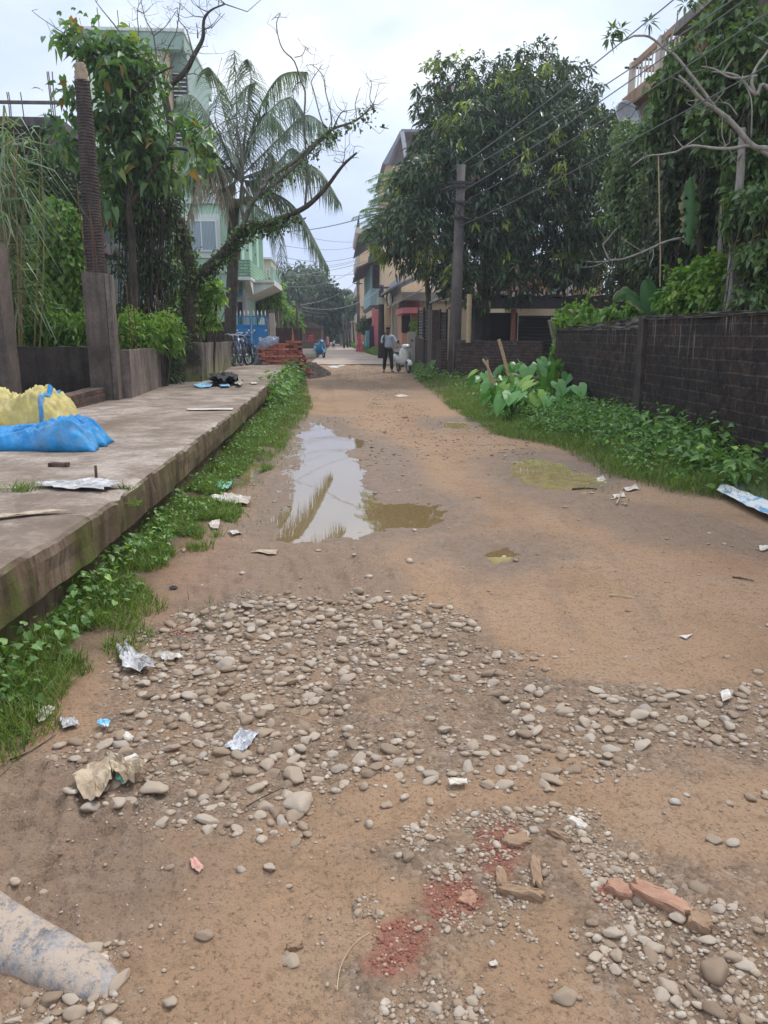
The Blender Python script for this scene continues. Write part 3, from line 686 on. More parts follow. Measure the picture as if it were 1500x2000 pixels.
sdp = np.minimum.reduce([sdpoly(gpts[:, 0], gpts[:, 1], p) for p in PUD]); gpts = gpts[sdp > .03]
grass('grass', gpts, .11, 'bright green grass growing along the foot of the raised slab')
rx_ = lambda y: edge_x(y, GRASS_R)
gr_ = lambda y: np.interp(y, [6, 16.3, 16.5, 22, 24, 45], [4.55, 4.7, 7.8, 7.8, 5.2, 5.5])
gp2 = np.vstack([strip(60000, 6.3, 17, rx_, gr_, .34, 1), strip(34000, 16, 40, lambda y: rx_(y), lambda y: np.minimum(gr_(y), rx_(y)+3), .36, 1)])
grass('grass', gp2, .17, 'green grass verge along the dark brick wall on the right')
k = rng.random((500, 2)); tuft = []
for (px_, py_, n_) in ((400, 1200, 60), (360, 1080, 40), (500, 1015, 50), (1330, 960, 60), (690, 745, 50), (600, 775, 60), (470, 950, 120), (440, 1000, 120), (560, 875, 150), (1180, 965, 40), (530, 900, 150)):
    x, y = G(px_, py_); tuft.append(np.stack([rng.normal(x, .05+y*.012, n_), rng.normal(y, .05+y*.03, n_)], -1))
grass('grass', np.vstack(tuft), .07, 'thin grass tufts sprouting from the muddy road edge', width=.003)
def weeds(name, base, hts, per, ln, label, shape='oval', wd=.55, mat=None, tint=None, cat='weeds'):
    x, y = base[:, 0], base[:, 1]; z = hgt(x, y); n = len(x); pos = []; dirs = []; lens = []
    p = np.repeat(np.stack([x, y, z], -1), per, 0); hh = np.repeat(hts, per)*rng.uniform(.15, 1.0, n*per)
    a = rng.uniform(0, 6.28, n*per); rad = np.abs(rng.normal(0, .35, n*per))*hh+.02
    p = p+np.stack([rad*np.cos(a), rad*np.sin(a), hh], -1); d = np.stack([np.cos(a), np.sin(a), rng.normal(.15, .35, n*per)], -1)
    l_ = ln*rng.uniform(.5, 1.25, n*per)
    o = build_leaves(name, [leafarr(p, d, l_, l_*wd, shape, .3, (rng.random(n*per) < .06)*.8)], mat or M['weed'])
    return tag(o, label, cat, None, 'stuff')
wb = strip(260, 2.2, 5.2, sx_, lambda y: gl_(y)-.12, .47, 0); weeds('weeds', wb, rng.uniform(.06, .26, len(wb)), 7, .04, 'small heart-leaved creepers in the grass by the near slab edge', 'heart', .9)
wb = strip(700, 5.2, 26, sx_, lambda y: sx_(y)+(gl_(y)-sx_(y))*.75, .42, 0); weeds('weeds', wb, rng.uniform(.05, .2, len(wb)), 12, .04, 'low leafy weeds in the grass below the slab')
wb = np.stack([rng.normal(-1.30, .12, 150), rng.uniform(15, 25.5, 150)], -1); weeds('weeds', wb, rng.uniform(.15, .7, len(wb)), 12, .11, 'bushy broad-leaved weeds overhanging the far end of the slab edge', 'oval', .6)
wb = strip(1500, 7.2, 13.5, lambda y: rx_(y)+.3, gr_, .50, 1); weeds('weeds', wb, rng.uniform(.05, .34, len(wb))*np.interp(wb[:, 1], [7, 10], [.4, 1.05])*np.interp(wb[:, 0]-rx_(wb[:, 1]), [0, 1], [.5, 1.2]), 14, .065, 'low leafy weeds at the foot of the dark brick wall', 'oval', .5)
wb = strip(1500, 13, 24, lambda y: rx_(y)+.6, gr_, .46, 1); weeds('weeds', wb, rng.uniform(.08, .34, len(wb)), 10, .075, 'leafy green weeds filling the gap between the two brick walls', 'oval', .55)
wb = strip(700, 24, 40, lambda y: rx_(y), lambda y: rx_(y)+1.5, .38, 1); weeds('weeds', wb, rng.uniform(.1, .4, len(wb)), 10, .10, 'weeds along the fence beyond the utility pole', 'oval', .5)
wb = np.stack([rng.uniform(.5, 3.4, 900), rng.uniform(50, 100, 900)], -1); wb[:, 0] = edge_x(wb[:, 1], Rr)+.1+np.abs(rng.normal(0, .6, 900)); weeds('weeds', wb, rng.uniform(.2, .6, 900), 12, .22, 'grass and weeds bordering the far concrete road', 'oval', .4)
# ================================================================== LEFT SIDE
M['conc_dark'] = grime('plaster_blackened', (.085, .072, .060), (.018, .016, .015), .5, .15)
M['conc_grey'] = grime('plaster_grey', (.24, .195, .165), (.075, .058, .048), .75, .35)
M['conc_col'] = grime('column_concrete', (.17, .135, .11), (.055, .043, .036), .5, .3)
M['conc_moss'] = grime('plaster_mossy', (.27, .235, .195), (.045, .034, .026), .85, .35, ((.20, .24, .02), 1.5))
M['brick_red'] = brickmat('brick_red', (.40, .12, .08), (.30, .10, .07), (.22, .18, .15), .26, .09, .35, (.10, .07, .06))
M['brick_low'] = brickmat('brick_low', (.19, .105, .075), (.13, .08, .06), (.10, .08, .065), .13, .085, .5, (.05, .04, .035))
M['brick_dark'] = brickmat('brick_dark', (.12, .055, .04), (.075, .045, .038), (.16, .13, .11), .25, .085, .55, (.03, .026, .024))
M['bark'] = barkmat('bark', (.035, .028, .022), (.10, .085, .065)); M['bark_grey'] = barkmat('bark_grey', (.075, .066, .056), (.20, .18, .155))
M['bark_pale'] = barkmat('bark_pale', (.20, .18, .15), (.38, .35, .30), None, 9)
M['bark_palm'] = barkmat('bark_palm', (.035, .026, .023), (.08, .06, .052), 135.0, 14)
M['bark_wood'] = barkmat('broken_wood', (.25, .18, .12), (.42, .32, .23))
def wallseg(name, a, b, th, z0, zt0, zt1, mat, parent=None, jit=.012, n=None, label=None, cat=None, capj=0, rough=.008):
    a = np.array(a, float); b = np.array(b, float); Ln = np.linalg.norm(b-a); n = n or max(4, int(Ln/.15)); d = (b-a)/Ln; nn = np.array([-d[1], d[0]])
    kz = 10; ring = [(-1, k/kz) for k in range(kz+1)]+[(-.5, 1), (.5, 1)]+[(1, 1-k/kz) for k in range(kz+1)]
    K = len(ring); V = []
    for i in range(n+1):
        t = i/n; c = a+(b-a)*t; zt = zt0+(zt1-zt0)*t+(fbm(np.array([Ln*t*3.1]), np.array([a[0]]), 5, 3)[0]-.5)*2*jit
        for s, k in ring:
            off = (fbm(np.array([Ln*t*4+s*9]), np.array([k*5.]), 7, 3)[0]-.5)*2*rough
            p = c+nn*(s*th/2+off*(1 if s > 0 else -1)); V.append((p[0], p[1], z0+(zt-z0)*k))
    F = []
    for i in range(n):
        for k in range(K-1): F.append((i*K+k, i*K+k+1, (i+1)*K+k+1, (i+1)*K+k))
    me_v = V; F2 = [tuple(range(K))[::-1], tuple(n*K+k for k in range(K))]
    mb = MB(); mb.v = me_v; mb.f = F+F2
    o = mb.build(name, mat, parent)
    if label: tag(o, label, cat)
    return o
def rebar(parent, base, h, lean=(0, 0), r=.008):
    mb = MB(); b = Vector(base); k = random.uniform(-.03, .03)
    mb.tube([b, b+Vector((lean[0]*h*.5+k, lean[1]*h*.5, h*.5)), b+Vector((lean[0]*h, lean[1]*h, h))], r, 5)
    return mb.build('rebar', M['rust'], parent)
# brick pillar at the left edge with concrete quoin
z1 = P(20, 470, 11.2)[2]
t = thing('brick_pillar', 'tall red brick pillar with a rough concrete edge at the left border of the photo', 'pillar', (-4.7, 11.2, .4))
wallseg('brickwork', (-6.5, 11.25), (-4.705, 11.25), .34, .35, z1, z1, M['brick_red'], t)
wallseg('concrete_edge', (-4.70, 11.24), (-4.53, 11.24), .40, .35, z1+.02, z1-.02, M['conc_col'], t, rough=.03)
# blackened wall set back behind, low brick wall in front
zt = P(110, 677, 12.7)[2]
wallseg('plaster_wall', (-5.9, 12.9), (-3.75, 12.6), .2, -.3, zt, zt-.01, M['conc_dark'], None, .015, label='blackened plastered wall behind the low brick wall, between brick pillar and column', cat='wall')
wallseg('low_brick_wall', (-3.62, 11.95), (-3.72, 7.6), .24, .3, .70, .66, M['brick_low'], None, .012, label='knee-high crumbling brick wall running from the column towards the yellow sack', cat='wall')
# column with rebars
zc = P(205, 532, 12.2)[2]
t = thing('concrete_column', 'tall rough grey concrete column with rusty rods sticking out of its top', 'column', (-3.55, 12.2, .3))
wallseg('column_shaft', (-3.74, 12.2), (-3.42, 12.2), .32, .2, zc, zc-.02, M['conc_col'], t, .006, 5, rough=.014)
wallseg('column_flange', (-3.41, 12.14), (-3.33, 12.14), .2, .2, zc-.03, zc-.04, M['conc_grey'], t, .006, 3, rough=.02)
for (dx, dy, h, lx) in ((-.10, -.08, 1.25, -.03), (.06, -.08, .95, -.06), (.13, .08, 1.05, -.02), (-.06, .1, .8, .02)): rebar(t, (-3.58+dx, 12.2+dy, zc-.02), h, (lx, 0))
# grey wall
zg = P(280, 680, 14)[2]
t = thing('plaster_wall', 'grey rain-streaked wall right of the tall column with thin rods standing behind it', 'wall', (-3.45, 14, .3))
wallseg('wall_panel', (-3.30, 12.35), (-3.47, 15.75), .16, .2, zg, zg-.01, M['conc_grey'], t, .01)
for (x, y, Y) in ((281, 590, 15.1), (292, 575, 15.1), (302, 560, 15.2), (311, 580, 15.4), (250, 550, 13.1), (258, 560, 13.2), (318, 600, 15.4)):
    p = P(x, y, Y); rebar(t, (p[0], Y, zg-.3), p[2]-zg+.3, (random.uniform(-.03, .03), 0))
p = P(299, 676, 15.0); mb = MB(); 
for s_ in (-.035, .045): mb.lathe([(.033, zg-.05), (.033, P(0, 660, 15)[2]), (.028, P(0, 654, 15)[2]), (.01, P(0, 651, 15)[2])], (p[0]+s_, 15.0, 0), 8)
tag(mb.build('white_post', M['white'], None, True), 'short pair of white rounded posts on top of the grey wall', 'post')
# mossy wall
zm = P(380, 669, 16.7)[2]
t = thing('mossy_wall', 'long stained wall with yellow moss, ending in a square pier beside the dead tree', 'wall', (-3.1, 20, .3))
wallseg('pier', (-3.36, 16.85), (-2.86, 16.85), .35, .3, zm, zm, M['conc_moss'], t, .008, 6, rough=.015)
wallseg('wall_panel', (-2.90, 17.03), (-3.42, 26.3), .18, .3, zm-.01, P(463, 667, 26.3)[2], M['conc_moss'], t, .012)
for (x, y, Y) in ((363, 560, 17.0), (368, 590, 17.0), (376, 575, 17.05), (382, 600, 17.0), (388, 590, 17.1)):
    p = P(x, y, Y); rebar(t, (p[0], Y, zm-.1), p[2]-zm+.1, (random.uniform(-.04, .04), 0), .007)
# dark brick wall behind it
zb = P(420, 628, 29)[2]
t = thing('brick_wall', 'old dark brick wall below the pale green house with crooked rods above it', 'wall', (-5, 29, 0))
wallseg('brickwork', (-5.9, 29.2), (-3.75, 29.0), .25, 0, zb, zb-.04, M['brick_dark'], t, .04)
for (x, y, x2, y2) in ((407, 590, 407, 640), (418, 592, 418, 640), (439, 585, 439, 640), (425, 640, 447, 590), (405, 622, 442, 590), (380, 625, 404, 622)):
    a = P(x, y, 28.8); b = P(x2, y2, 28.8); mb = MB(); mb.tube([a, b], .014, 5); mb.build('rebar', M['rust'], t)
# ---------------------------------------------------------------- branches
def limb(mb, pts, r0, r1, k=4, n=7, jit=.06):
    sp = smooth_path(pts, k); mb.tube(sp, taper(len(sp), r0, r1), n, True, jit); return sp
def twigs(mb, sp, cnt, ln, r, depth=2, up=.5):
    for _ in range(cnt):
        i = random.randrange(len(sp)//4, len(sp)); p = Vector(sp[i])
        d = Vector((random.gauss(0, 1), random.gauss(0, .6), random.gauss(up, .8))).normalized(); l_ = ln*random.uniform(.5, 1.3)
        q = [p, p+d*l_*.5+Vector((random.gauss(0, .1), 0, random.gauss(0, .1)))*l_, p+d*l_+Vector((random.gauss(0, .2), 0, random.gauss(.15, .2)))*l_]
        mb.tube(q, taper(3, r, r*.45), 5, False, .1)
        if depth > 1: twigs(mb, q, 2, ln*.55, r*.55, depth-1, up)
def path(px, Y): return [P(a[0], a[1], (a[2] if len(a) > 2 else Y)) for a in px]
M['leaf_ivy'] = leafmat('leaf_ivy', (.03, .055, .016), (.11, .18, .04), (.2, .26, .04), .45, .2)
M['leaf_big'] = leafmat('leaf_big', (.06, .12, .045), (.16, .26, .09), (.21, .29, .06), .38, .35, (.30, .17, .05))
M['leaf_dark'] = leafmat('leaf_dark', (.03, .055, .025), (.085, .135, .05), (.14, .2, .04), .42, .2)
M['leaf_lime'] = leafmat('leaf_lime', (.10, .20, .035), (.23, .38, .07), (.28, .36, .06), .4, .35)
M['leaf_palm'] = leafmat('leaf_palm', (.09, .13, .085), (.20, .26, .17), (.25, .19, .11), .5, .25)
# dead tree
t = thing('dead_tree', 'leafless twisted tree with ivy-clad trunk and a long limb reaching over the road', 'tree', (P(368, 700, 17.4)[0], 17.4, .2))
mb = MB(); Yd = 17.4
L0 = limb(mb, [(P(366, 700, Yd)[0], Yd, .1)]+path([(366, 660), (368, 600), (367, 560), (372, 535)], Yd), .17, .155, 4, 10)
La = limb(mb, path([(372, 540), (365, 490), (350, 440), (332, 395), (318, 350), (325, 300), (335, 250), (322, 190), (335, 165), (362, 140), (378, 110), (396, 75), (398, 40), (412, 20), (440, 8)], Yd), .14, .012)
Lb = limb(mb, path([(370, 552), (398, 530), (432, 500), (462, 462), (480, 442), (520, 438), (560, 422), (600, 402), (638, 365), (668, 325), (697, 298)], Yd), .135, .02)
mb.build('trunk', M['bark'], t, True); mb = MB()
Lc = limb(mb, path([(472, 450), (490, 400), (505, 380), (530, 345), (575, 315), (620, 275), (650, 252), (690, 238), (712, 222), (728, 204)], Yd), .06, .012)
Ld = limb(mb, path([(505, 382), (560, 340), (600, 300), (640, 262), (656, 245)], Yd), .04, .02)
for pts, r0, r1 in (([(728, 204), (722, 190), (726, 165), (722, 157)], .010, .005), ([(640, 250), (628, 235), (612, 175), (608, 160), (620, 140), (630, 125)], .015, .005), ([(648, 245), (645, 215), (636, 180), (632, 150), (612, 128), (598, 128)], .014, .005),
                    ([(596, 400), (600, 340), (597, 290), (594, 240), (596, 180), (588, 160), (575, 120), (555, 100), (545, 78), (540, 45), (548, 25), (530, 40)], .024, .006), ([(588, 160), (578, 165), (572, 180), (576, 200), (590, 225)], .012, .006),
                    ([(575, 112), (590, 108), (598, 92), (602, 100)], .010, .005), ([(610, 400), (604, 360), (597, 300)], .018, .010), ([(666, 330), (672, 310), (674, 293)], .012, .006),
                    ([(652, 248), (665, 222), (678, 216)], .015, .008), ([(480, 442), (470, 390), (475, 330), (465, 260), (455, 240)], .045, .01), ([(475, 330), (450, 265), (448, 250)], .02, .008),
                    ([(322, 195), (310, 150), (300, 70), (285, 40), (275, 0)], .02, .006), ([(325, 185), (318, 130), (330, 90), (345, 60), (352, 0)], .02, .006), ([(378, 110), (365, 60), (350, 40), (346, 15)], .014, .006),
                    ([(335, 250), (300, 215), (262, 160), (255, 100), (232, 60), (200, 20), (185, 0)], .03, .006), ([(300, 70), (325, 50), (345, 20)], .01, .005), ([(398, 60), (418, 45), (432, 25)], .01, .004), ([(255, 100), (270, 70), (268, 20), (278, 0)], .014, .005)):
    s_ = limb(mb, path(pts, Yd), r0, r1, 3, 6); twigs(mb, s_, 5, .38, r1*1.0, 2, .3)
twigs(mb, La[20:], 16, .7, .012, 3); twigs(mb, Lc[8:], 9, .45, .009, 2); twigs(mb, Lb[24:], 5, .3, .01, 2)
mb.build('branches', M['bark_grey'], t, True)
def ivy(paths, n, spread, ln, name='ivy', parent=None, mat=None, shape='heart', hang=.3):
    pts = []
    for sp, w_ in paths:
        c = np.array([tuple(v) for v in sp]); m_ = int(n*w_); i = rng.integers(0, len(c)-1, m_); f_ = rng.random((m_, 1)); p = c[i]*(1-f_)+c[i+1]*f_
        pts.append(p+rng.normal(0, spread, (m_, 3))*np.array([1, 1, .8])-np.array([0, 0, 1])*np.abs(rng.normal(0, hang*spread*3, (m_, 1))))
    p = np.vstack(pts); d = rng.normal(0, 1, (len(p), 3))+np.array([0, -.4, -.3]); l_ = ln*rng.uniform(.5, 1.3, len(p))
    return build_leaves(name, [leafarr(p, d, l_, l_*.75, shape, .3, (rng.random(len(p)) < .05)*.8)], mat or M['leaf_ivy'], parent)
ivy([(L0, .35), (La[:20], .4), (Lb[:26], .35), (Lc[6:], .06), (Ld, .05)], 5200, .10, .075, 'ivy', t, None, 'heart', .35)
# fallen palm trunk
t = thing('palm_trunk', 'topless dark ringed palm trunk leaning beside the tall concrete column', 'dead palm', (P(190, 640, 13.5)[0], 13.5, .2))
mb = MB(); sp = smooth_path([(P(196, 700, 13.5)[0], 13.5, .0)]+path([(192, 600), (184, 480), (174, 340), (166, 220), (160, 158)], 13.5), 46)
z = np.array([v[2] for v in sp]); rads = [(.195-(.195-.115)*((v[2]-z[0])/(z[-1]-z[0]))**1.2) for i, v in enumerate(sp)]
mb.tube(sp, rads, 14, True, .02); mb.build('trunk', M['bark_palm'], t, True)
mb = MB(); sp2 = smooth_path(path([(160.5, 162), (158, 140), (155, 124)], 13.5), 5); mb.tube(sp2, taper(len(sp2), .115, .07), 12, True, .12); mb.build('broken_top', M['bark_wood'], t, True)
# ---------------------------------------------------------------- coconut palm
def frond(parts, mbr, pts, n, ln, dead=0, width=.035, hang=.7):
    sp = smooth_path(pts, 10); c = np.array([tuple(v) for v in sp]); s = np.linspace(.12, .995, n)*(len(c)-1); i = np.clip(s.astype(int), 0, len(c)-2); f_ = (s-i)[:, None]
    p = c[i]*(1-f_)+c[i+1]*f_; tg = nrm(c[i+1]-c[i]); side = nrm(np.cross(tg, np.array([0, 0, 1.])+rng.normal(0, .02, (n, 3))))
    tt = np.linspace(0, 1, n); L_ = ln*(np.sin(np.pi*(tt*.82+.14))**.6)
    for sg in (-1, 1):
        d = side*sg*(.75)+tg*.55+np.array([0, 0, -hang])+rng.normal(0, .10, (n, 3))
        parts.append(leafarr(p, d, L_*rng.uniform(.8, 1.1, n), width*(.9+.3*rng.random(n)), 'blade', .35, np.full(n, dead*1.0)*rng.uniform(.6, 1, n), roll=.15))
    mbr.tube(sp, taper(len(sp), .035, .006), 5)
Yp = 27.0; t = thing('coconut_palm', 'coconut palm with drooping greyish fronds in front of the pale green house', 'palm tree', (P(452, 690, Yp)[0], Yp, 0))
mb = MB(); sp = smooth_path([(P(449, 705, Yp)[0], Yp, 0)]+path([(450, 640), (454, 540), (455, 450), (458, 395)], Yp), 8); mb.tube(sp, taper(len(sp), .21, .165), 10, True, .05); mb.build('trunk', M['bark'], t, True)
parts = []; mbr = MB(); cx, cy = 466, 350
for (pts, ln, dead) in (([(462, 220), (458, 98)], .95, 0), ([(440, 230), (415, 140), (398, 135)], .9, 0), ([(482, 230), (490, 150), (483, 115)], .9, 0), ([(500, 230), (545, 150), (600, 140)], .95, 0), ([(510, 240), (565, 190), (600, 235)], 1.0, 0), ([(425, 260), (380, 190), (345, 190)], .95, 0),
                        ([(420, 300), (370, 270), (325, 300)], .95, 0), ([(415, 330), (370, 330), (335, 380)], .9, 0), ([(545, 270), (600, 225), (650, 262)], 1.05, 0), ([(560, 320), (620, 330), (662, 392)], 1.05, 0), ([(520, 370), (580, 410), (640, 520)], 1.1, 0), ([(500, 400), (540, 440), (552, 540)], .85, 0),
                        ([(430, 370), (395, 340), (365, 440)], .85, 1), ([(440, 370), (420, 320), (448, 430)], .8, 1), ([(500, 350), (530, 300), (540, 400)], .9, .9), ([(445, 300), (420, 230), (430, 180)], .9, 0), ([(490, 280), (520, 220), (560, 260)], .95, 0), ([(480, 260), (475, 180), (500, 160)], .9, 0), ([(530, 330), (570, 290), (610, 330)], .9, 0), ([(440, 330), (400, 300), (380, 360)], .8, .3)):
    dy = random.uniform(-1.6, 1.6); k_ = len(pts)
    frond(parts, mbr, [P(cx, cy, Yp)]+[P(x, y, Yp+dy*(i+1)/k_) for i, (x, y) in enumerate(pts)], 95, ln, dead)
build_leaves('fronds', parts, M['leaf_palm'], t); mbr.build('frond_stalks', M['bark_pale'], t, True)
mb = MB(); 
for k in range(5):
    p = P(cx-8+k*8, cy+40+random.uniform(-6, 10), Yp-.3); mb.ell(p, (.12, .12, .15))
mb.build('coconuts', plain('coconut', (.10, .09, .03), .6), t, True)
# ---------------------------------------------------------------- foliage on the left
def bl(px): return [(*P(a, b, Y), r*Y/1500*1.02, max(.35, r*Y/1500*(dd if len(rest_) else .8)), r*Y/1500*1.02*(1)) for (a, b, r, Y, *rest_) in px for dd in [rest_[0] if rest_ else .8]]
# big-leaved climber tree
t = thing('broadleaf_tree', 'tree with large drooping heart-shaped leaves rising behind the topless palm trunk', 'tree', (P(250, 640, 15.2)[0], 15.2, .1))
mb = MB(); s1 = limb(mb, [(P(262, 700, 15.3)[0], 15.3, 0)]+path([(262, 600), (258, 480), (250, 380), (262, 270), (255, 190), (250, 130), (200, 110), (140, 90)], 15.3), .09, .02)
s2 = limb(mb, path([(256, 400), (300, 330), (330, 290), (400, 300), (425, 300)], 15.3), .05, .01); s3 = limb(mb, path([(250, 300), (190, 250), (130, 180), (110, 180)], 15.3), .04, .01)
s4 = limb(mb, path([(255, 200), (300, 150), (340, 130)], 15.3), .04, .01); twigs(mb, s1, 14, .6, .012, 2); mb.build('trunk', M['bark'], t, True)
Bl = bl([(190, 95, 36, 15.3), (145, 85, 24, 15.3), (245, 100, 40, 15.3), (290, 130, 24, 15.5), (215, 140, 40, 15), (260, 180, 36, 15.4), (125, 175, 22, 15), (150, 215, 28, 15), (220, 230, 40, 15.4), (285, 250, 36, 15.4), (385, 255, 18, 15), (320, 320, 22, 15.5), (400, 300, 16, 15), (240, 310, 50, 15.4), (120, 250, 22, 15), (130, 290, 20, 15), (380, 345, 12, 15), (350, 230, 14, 15.4), (210, 400, 35, 15.2), (290, 330, 40, 15.5)])
pp, uu = blob_pts(Bl, 270, .85)
lv = [rosettes(pp, uu, 7, .19, .62, 'heart', .5, .07, .9, .25, .6)]
pp, uu = blob_pts(bl([(260, 160, 60, 15.8), (260, 260, 70, 15.8), (320, 330, 45, 15.8), (230, 360, 60, 15.8)]), 480, .95); lv.append(rosettes(pp, uu, 8, .11, .5, 'oval', .4, .03, .9, .3, .5))
build_leaves('crown', lv, M['leaf_big'], t)
# dark vine thicket
t = thing('vine_thicket', 'dark thicket of hanging vine stems and small leaves left of the dead tree', 'vines', (P(290, 640, 16.2)[0], 16.2, .1))
mb = MB()
for i in range(85):
    x = random.gauss(288, 34); y0 = random.uniform(240, 420); y1 = random.uniform(560, 690); Y = random.uniform(15.8, 16.8)
    limb(mb, [P(x, y0, Y), P(x+random.gauss(0, 6), (y0+y1)/2, Y), P(x+random.gauss(0, 9), y1, Y)], random.uniform(.006, .02), .008, 4, 4)
mb.build('stems', M['bark'], t)
pp, uu = blob_pts(bl([(255, 430, 45, 16.3), (300, 430, 48, 16.3), (280, 520, 60, 16.3), (320, 530, 40, 16.3), (290, 610, 50, 16.4), (250, 600, 30, 16.3), (330, 640, 25, 16.4), (340, 400, 25, 16.4)]), 1150, .95)
build_leaves('leaves', [rosettes(pp, uu, 7, .085, .55, 'oval', .4, .06, .9, .4, .6)], M['leaf_dark'], t)
# leafy column of vine
t = thing('vine_column', 'tall bright green column of heart-leaved vine behind the blackened wall', 'vines', (P(115, 660, 14.3)[0], 14.3, .1))
mb = MB(); limb(mb, [(P(118, 700, 14.4)[0], 14.4, 0)]+path([(118, 620), (115, 520), (112, 430)], 14.4), .07, .04); mb.build('stem', M['bark'], t)
Bl = bl([(112, 432, 38, 14.3, .7), (118, 470, 48, 14.3, .7), (120, 515, 50, 14.3, .7), (122, 560, 50, 14.3, .7), (125, 605, 56, 14.3, .7), (140, 640, 50, 14.3, .7)])
pp, uu = blob_pts(Bl, 2300, .22); d = uu*.5+np.array([0, -.7, -.75])+rng.normal(0, .35, uu.shape); l_ = .115*rng.uniform(.6, 1.2, len(pp))
lv = [leafarr(pp, d, l_, l_*.95, 'heart', .3, (rng.random(len(pp)) < .25)*.6, up=np.tile([0, -1., .4], (len(pp), 1)))]
pp, uu = blob_pts(Bl, 1500, .5); lv.append(leafarr(pp, uu+rng.normal(0, .5, uu.shape), .1, .09, 'heart', .3))
build_leaves('leaves', lv, M['leaf_lime'], t)
# low bushes behind walls
def bush(name, label, blobs, n, per, ln, wd, shape, mat, new=.1, cat='bush', droop=.35, shell=.6, stem=True, spread=.9, down=.0, jit=.45):
    c = blobs[0]; mx_ = np.mean([b[0] for b in blobs]); my = np.mean([b[1] for b in blobs]); zb_ = min(b[2]-b[5] for b in blobs)
    t = thing(name, label, cat, (float(mx_), float(my), float(min(zb_, .2))))
    mb = MB()
    for b in blobs:
        for _ in range(2):
            q_ = (b[0]+random.gauss(0, .3)*b[3], b[1], b[2]+random.uniform(-.2, .4)*b[5]); limb(mb, [(mx_*.4+b[0]*.6, my*.4+b[1]*.6, min(zb_, .1)), ((b[0]+q_[0])/2, b[1], (zb_+q_[2])/2), q_], .03, .008, 3, 5)
    mb.build('stems', M['bark'], t)
    pp, uu = blob_pts(blobs, n, shell); build_leaves('leaves', [rosettes(pp, uu, per, ln, wd, shape, droop, new, spread, down, jit)], mat, t)
    return t
bush('bush', 'low leafy green bush rising just above the blackened wall', bl([(60, 610, 45, 13.6), (100, 650, 42, 13.5), (150, 655, 40, 13.5), (55, 665, 30, 13.5), (175, 645, 25, 13.5), (40, 560, 30, 14)]), 900, 7, .11, .42, 'oval', M['leaf_lime'], .12)
bush('bush', 'yellow-green bush of narrow leaves above the grey wall right of the column', bl([(250, 640, 26, 14.6), (280, 655, 32, 14.8), (320, 640, 28, 15.2), (330, 665, 22, 15.4), (260, 670, 25, 14.6)]), 420, 8, .13, .30, 'lance', M['leaf_lime'], .3, droop=.2)
bush('fern_clump', 'dark fern-like plants in the gap between the grey wall and the mossy wall', bl([(335, 700, 16, 16.0, .6), (332, 735, 14, 16.0, .6), (345, 665, 20, 16.4, .6)]), 200, 6, .12, .35, 'oval', M['leaf_dark'], .1)
bush('bush', 'leafy bush in front of the green house wall right of the dead tree', bl([(385, 590, 22, 18.5), (400, 560, 20, 18.5), (395, 615, 20, 18.5), (420, 570, 14, 18.5), (345, 590, 22, 18.2), (350, 500, 18, 18.2)]), 260, 6, .17, .5, 'oval', M['leaf_lime'], .08)
# giant cane
t = thing('giant_cane', 'clump of tall arching cane grass at the left border above the brick pillar', 'cane grass', (P(20, 640, 13.2)[0], 13.2, .1))
lv = []; n = 190; px_ = np.abs(rng.normal(0, 26, n))-8; py_ = rng.uniform(260, 640, n)
pos = np.array([P(a, b, 13.2+rng.normal(0, .35)) for a, b in zip(px_, py_)]); d = np.stack([rng.normal(.1, .6, n), rng.normal(-.1, .3, n), rng.uniform(.1, 1.4, n)], -1)
for k in range(3):
    pos2 = pos; L_ = rng.uniform(.5, 1.15, n); lv.append(leafarr(pos2+rng.normal(0, .1, pos.shape), d+rng.normal(0, .4, d.shape), L_, rng.uniform(.02, .04, n), 'blade', 1.1, (rng.random(n) < .12)*.8))
M['leaf_cane'] = leafmat('leaf_cane', (.07, .12, .055), (.17, .25, .12), (.28, .25, .13), .45, .3)
build_leaves('leaves', lv, M['leaf_cane'], t)
mb = MB()
for i in range(30):
    x = abs(random.gauss(0, 30)); Y = random.uniform(12.9, 13.6); limb(mb, [(P(x*.6, 640, Y)[0], Y, .1), P(x, 500, Y), P(x+random.gauss(0, 12), random.uniform(240, 380), Y)], .016, .006, 4, 5)
mb.build('stems', plain('cane_stem', (.28, .21, .10), .6), t)
bush('shrub', 'dark tangled shrub between the cane grass and the topless palm', bl([(30, 420, 36, 16, .5), (20, 500, 40, 16, .5), (60, 350, 32, 16, .5), (105, 350, 32, 16, .5), (90, 310, 22, 16, .5), (135, 385, 26, 16, .5), (50, 550, 40, 15.6, .5), (20, 330, 24, 16, .5)]), 800, 7, .12, .42, 'oval', M['leaf_dark'], .12, shell=.9)
# ---------------------------------------------------------------- buildings on the left
M['unfin'] = grime('raw_concrete', (.16, .14, .13), (.05, .045, .045), .6, .2)
M['black_in'] = plain('dark_interior', (.03, .028, .03), .9)
t = thing('unfinished_building', 'unfinished dark concrete building frame behind the cane grass at the far left', 'building', (-11, 26, 0))
zr = P(60, 228, 24)[2]; zr2 = P(60, 246, 24)[2]; xa = P(122, 300, 24)[0]
mb = MB(); mb.box(xa-14, xa, 24, 34, zr2, zr); mb.build('roof_slab', M['unfin'], t)
mb = MB(); mb.box(xa-14, xa-.2, 28, 28.3, 0, zr2); mb.build('wall', M['black_in'], t)
for x in (112, -40): 
    p = P(x, 300, 24.3); mb = MB(); mb.box(p[0]-.2, p[0]+.16, 24.2, 24.55, 0, zr2); mb.build('column', M['conc_grey'], t)
for z_ in (P(0, 445, 24)[2],): mb = MB(); mb.box(xa-14, xa, 24.1, 30, z_-.35, z_); mb.build('floor_slab', M['unfin'], t)
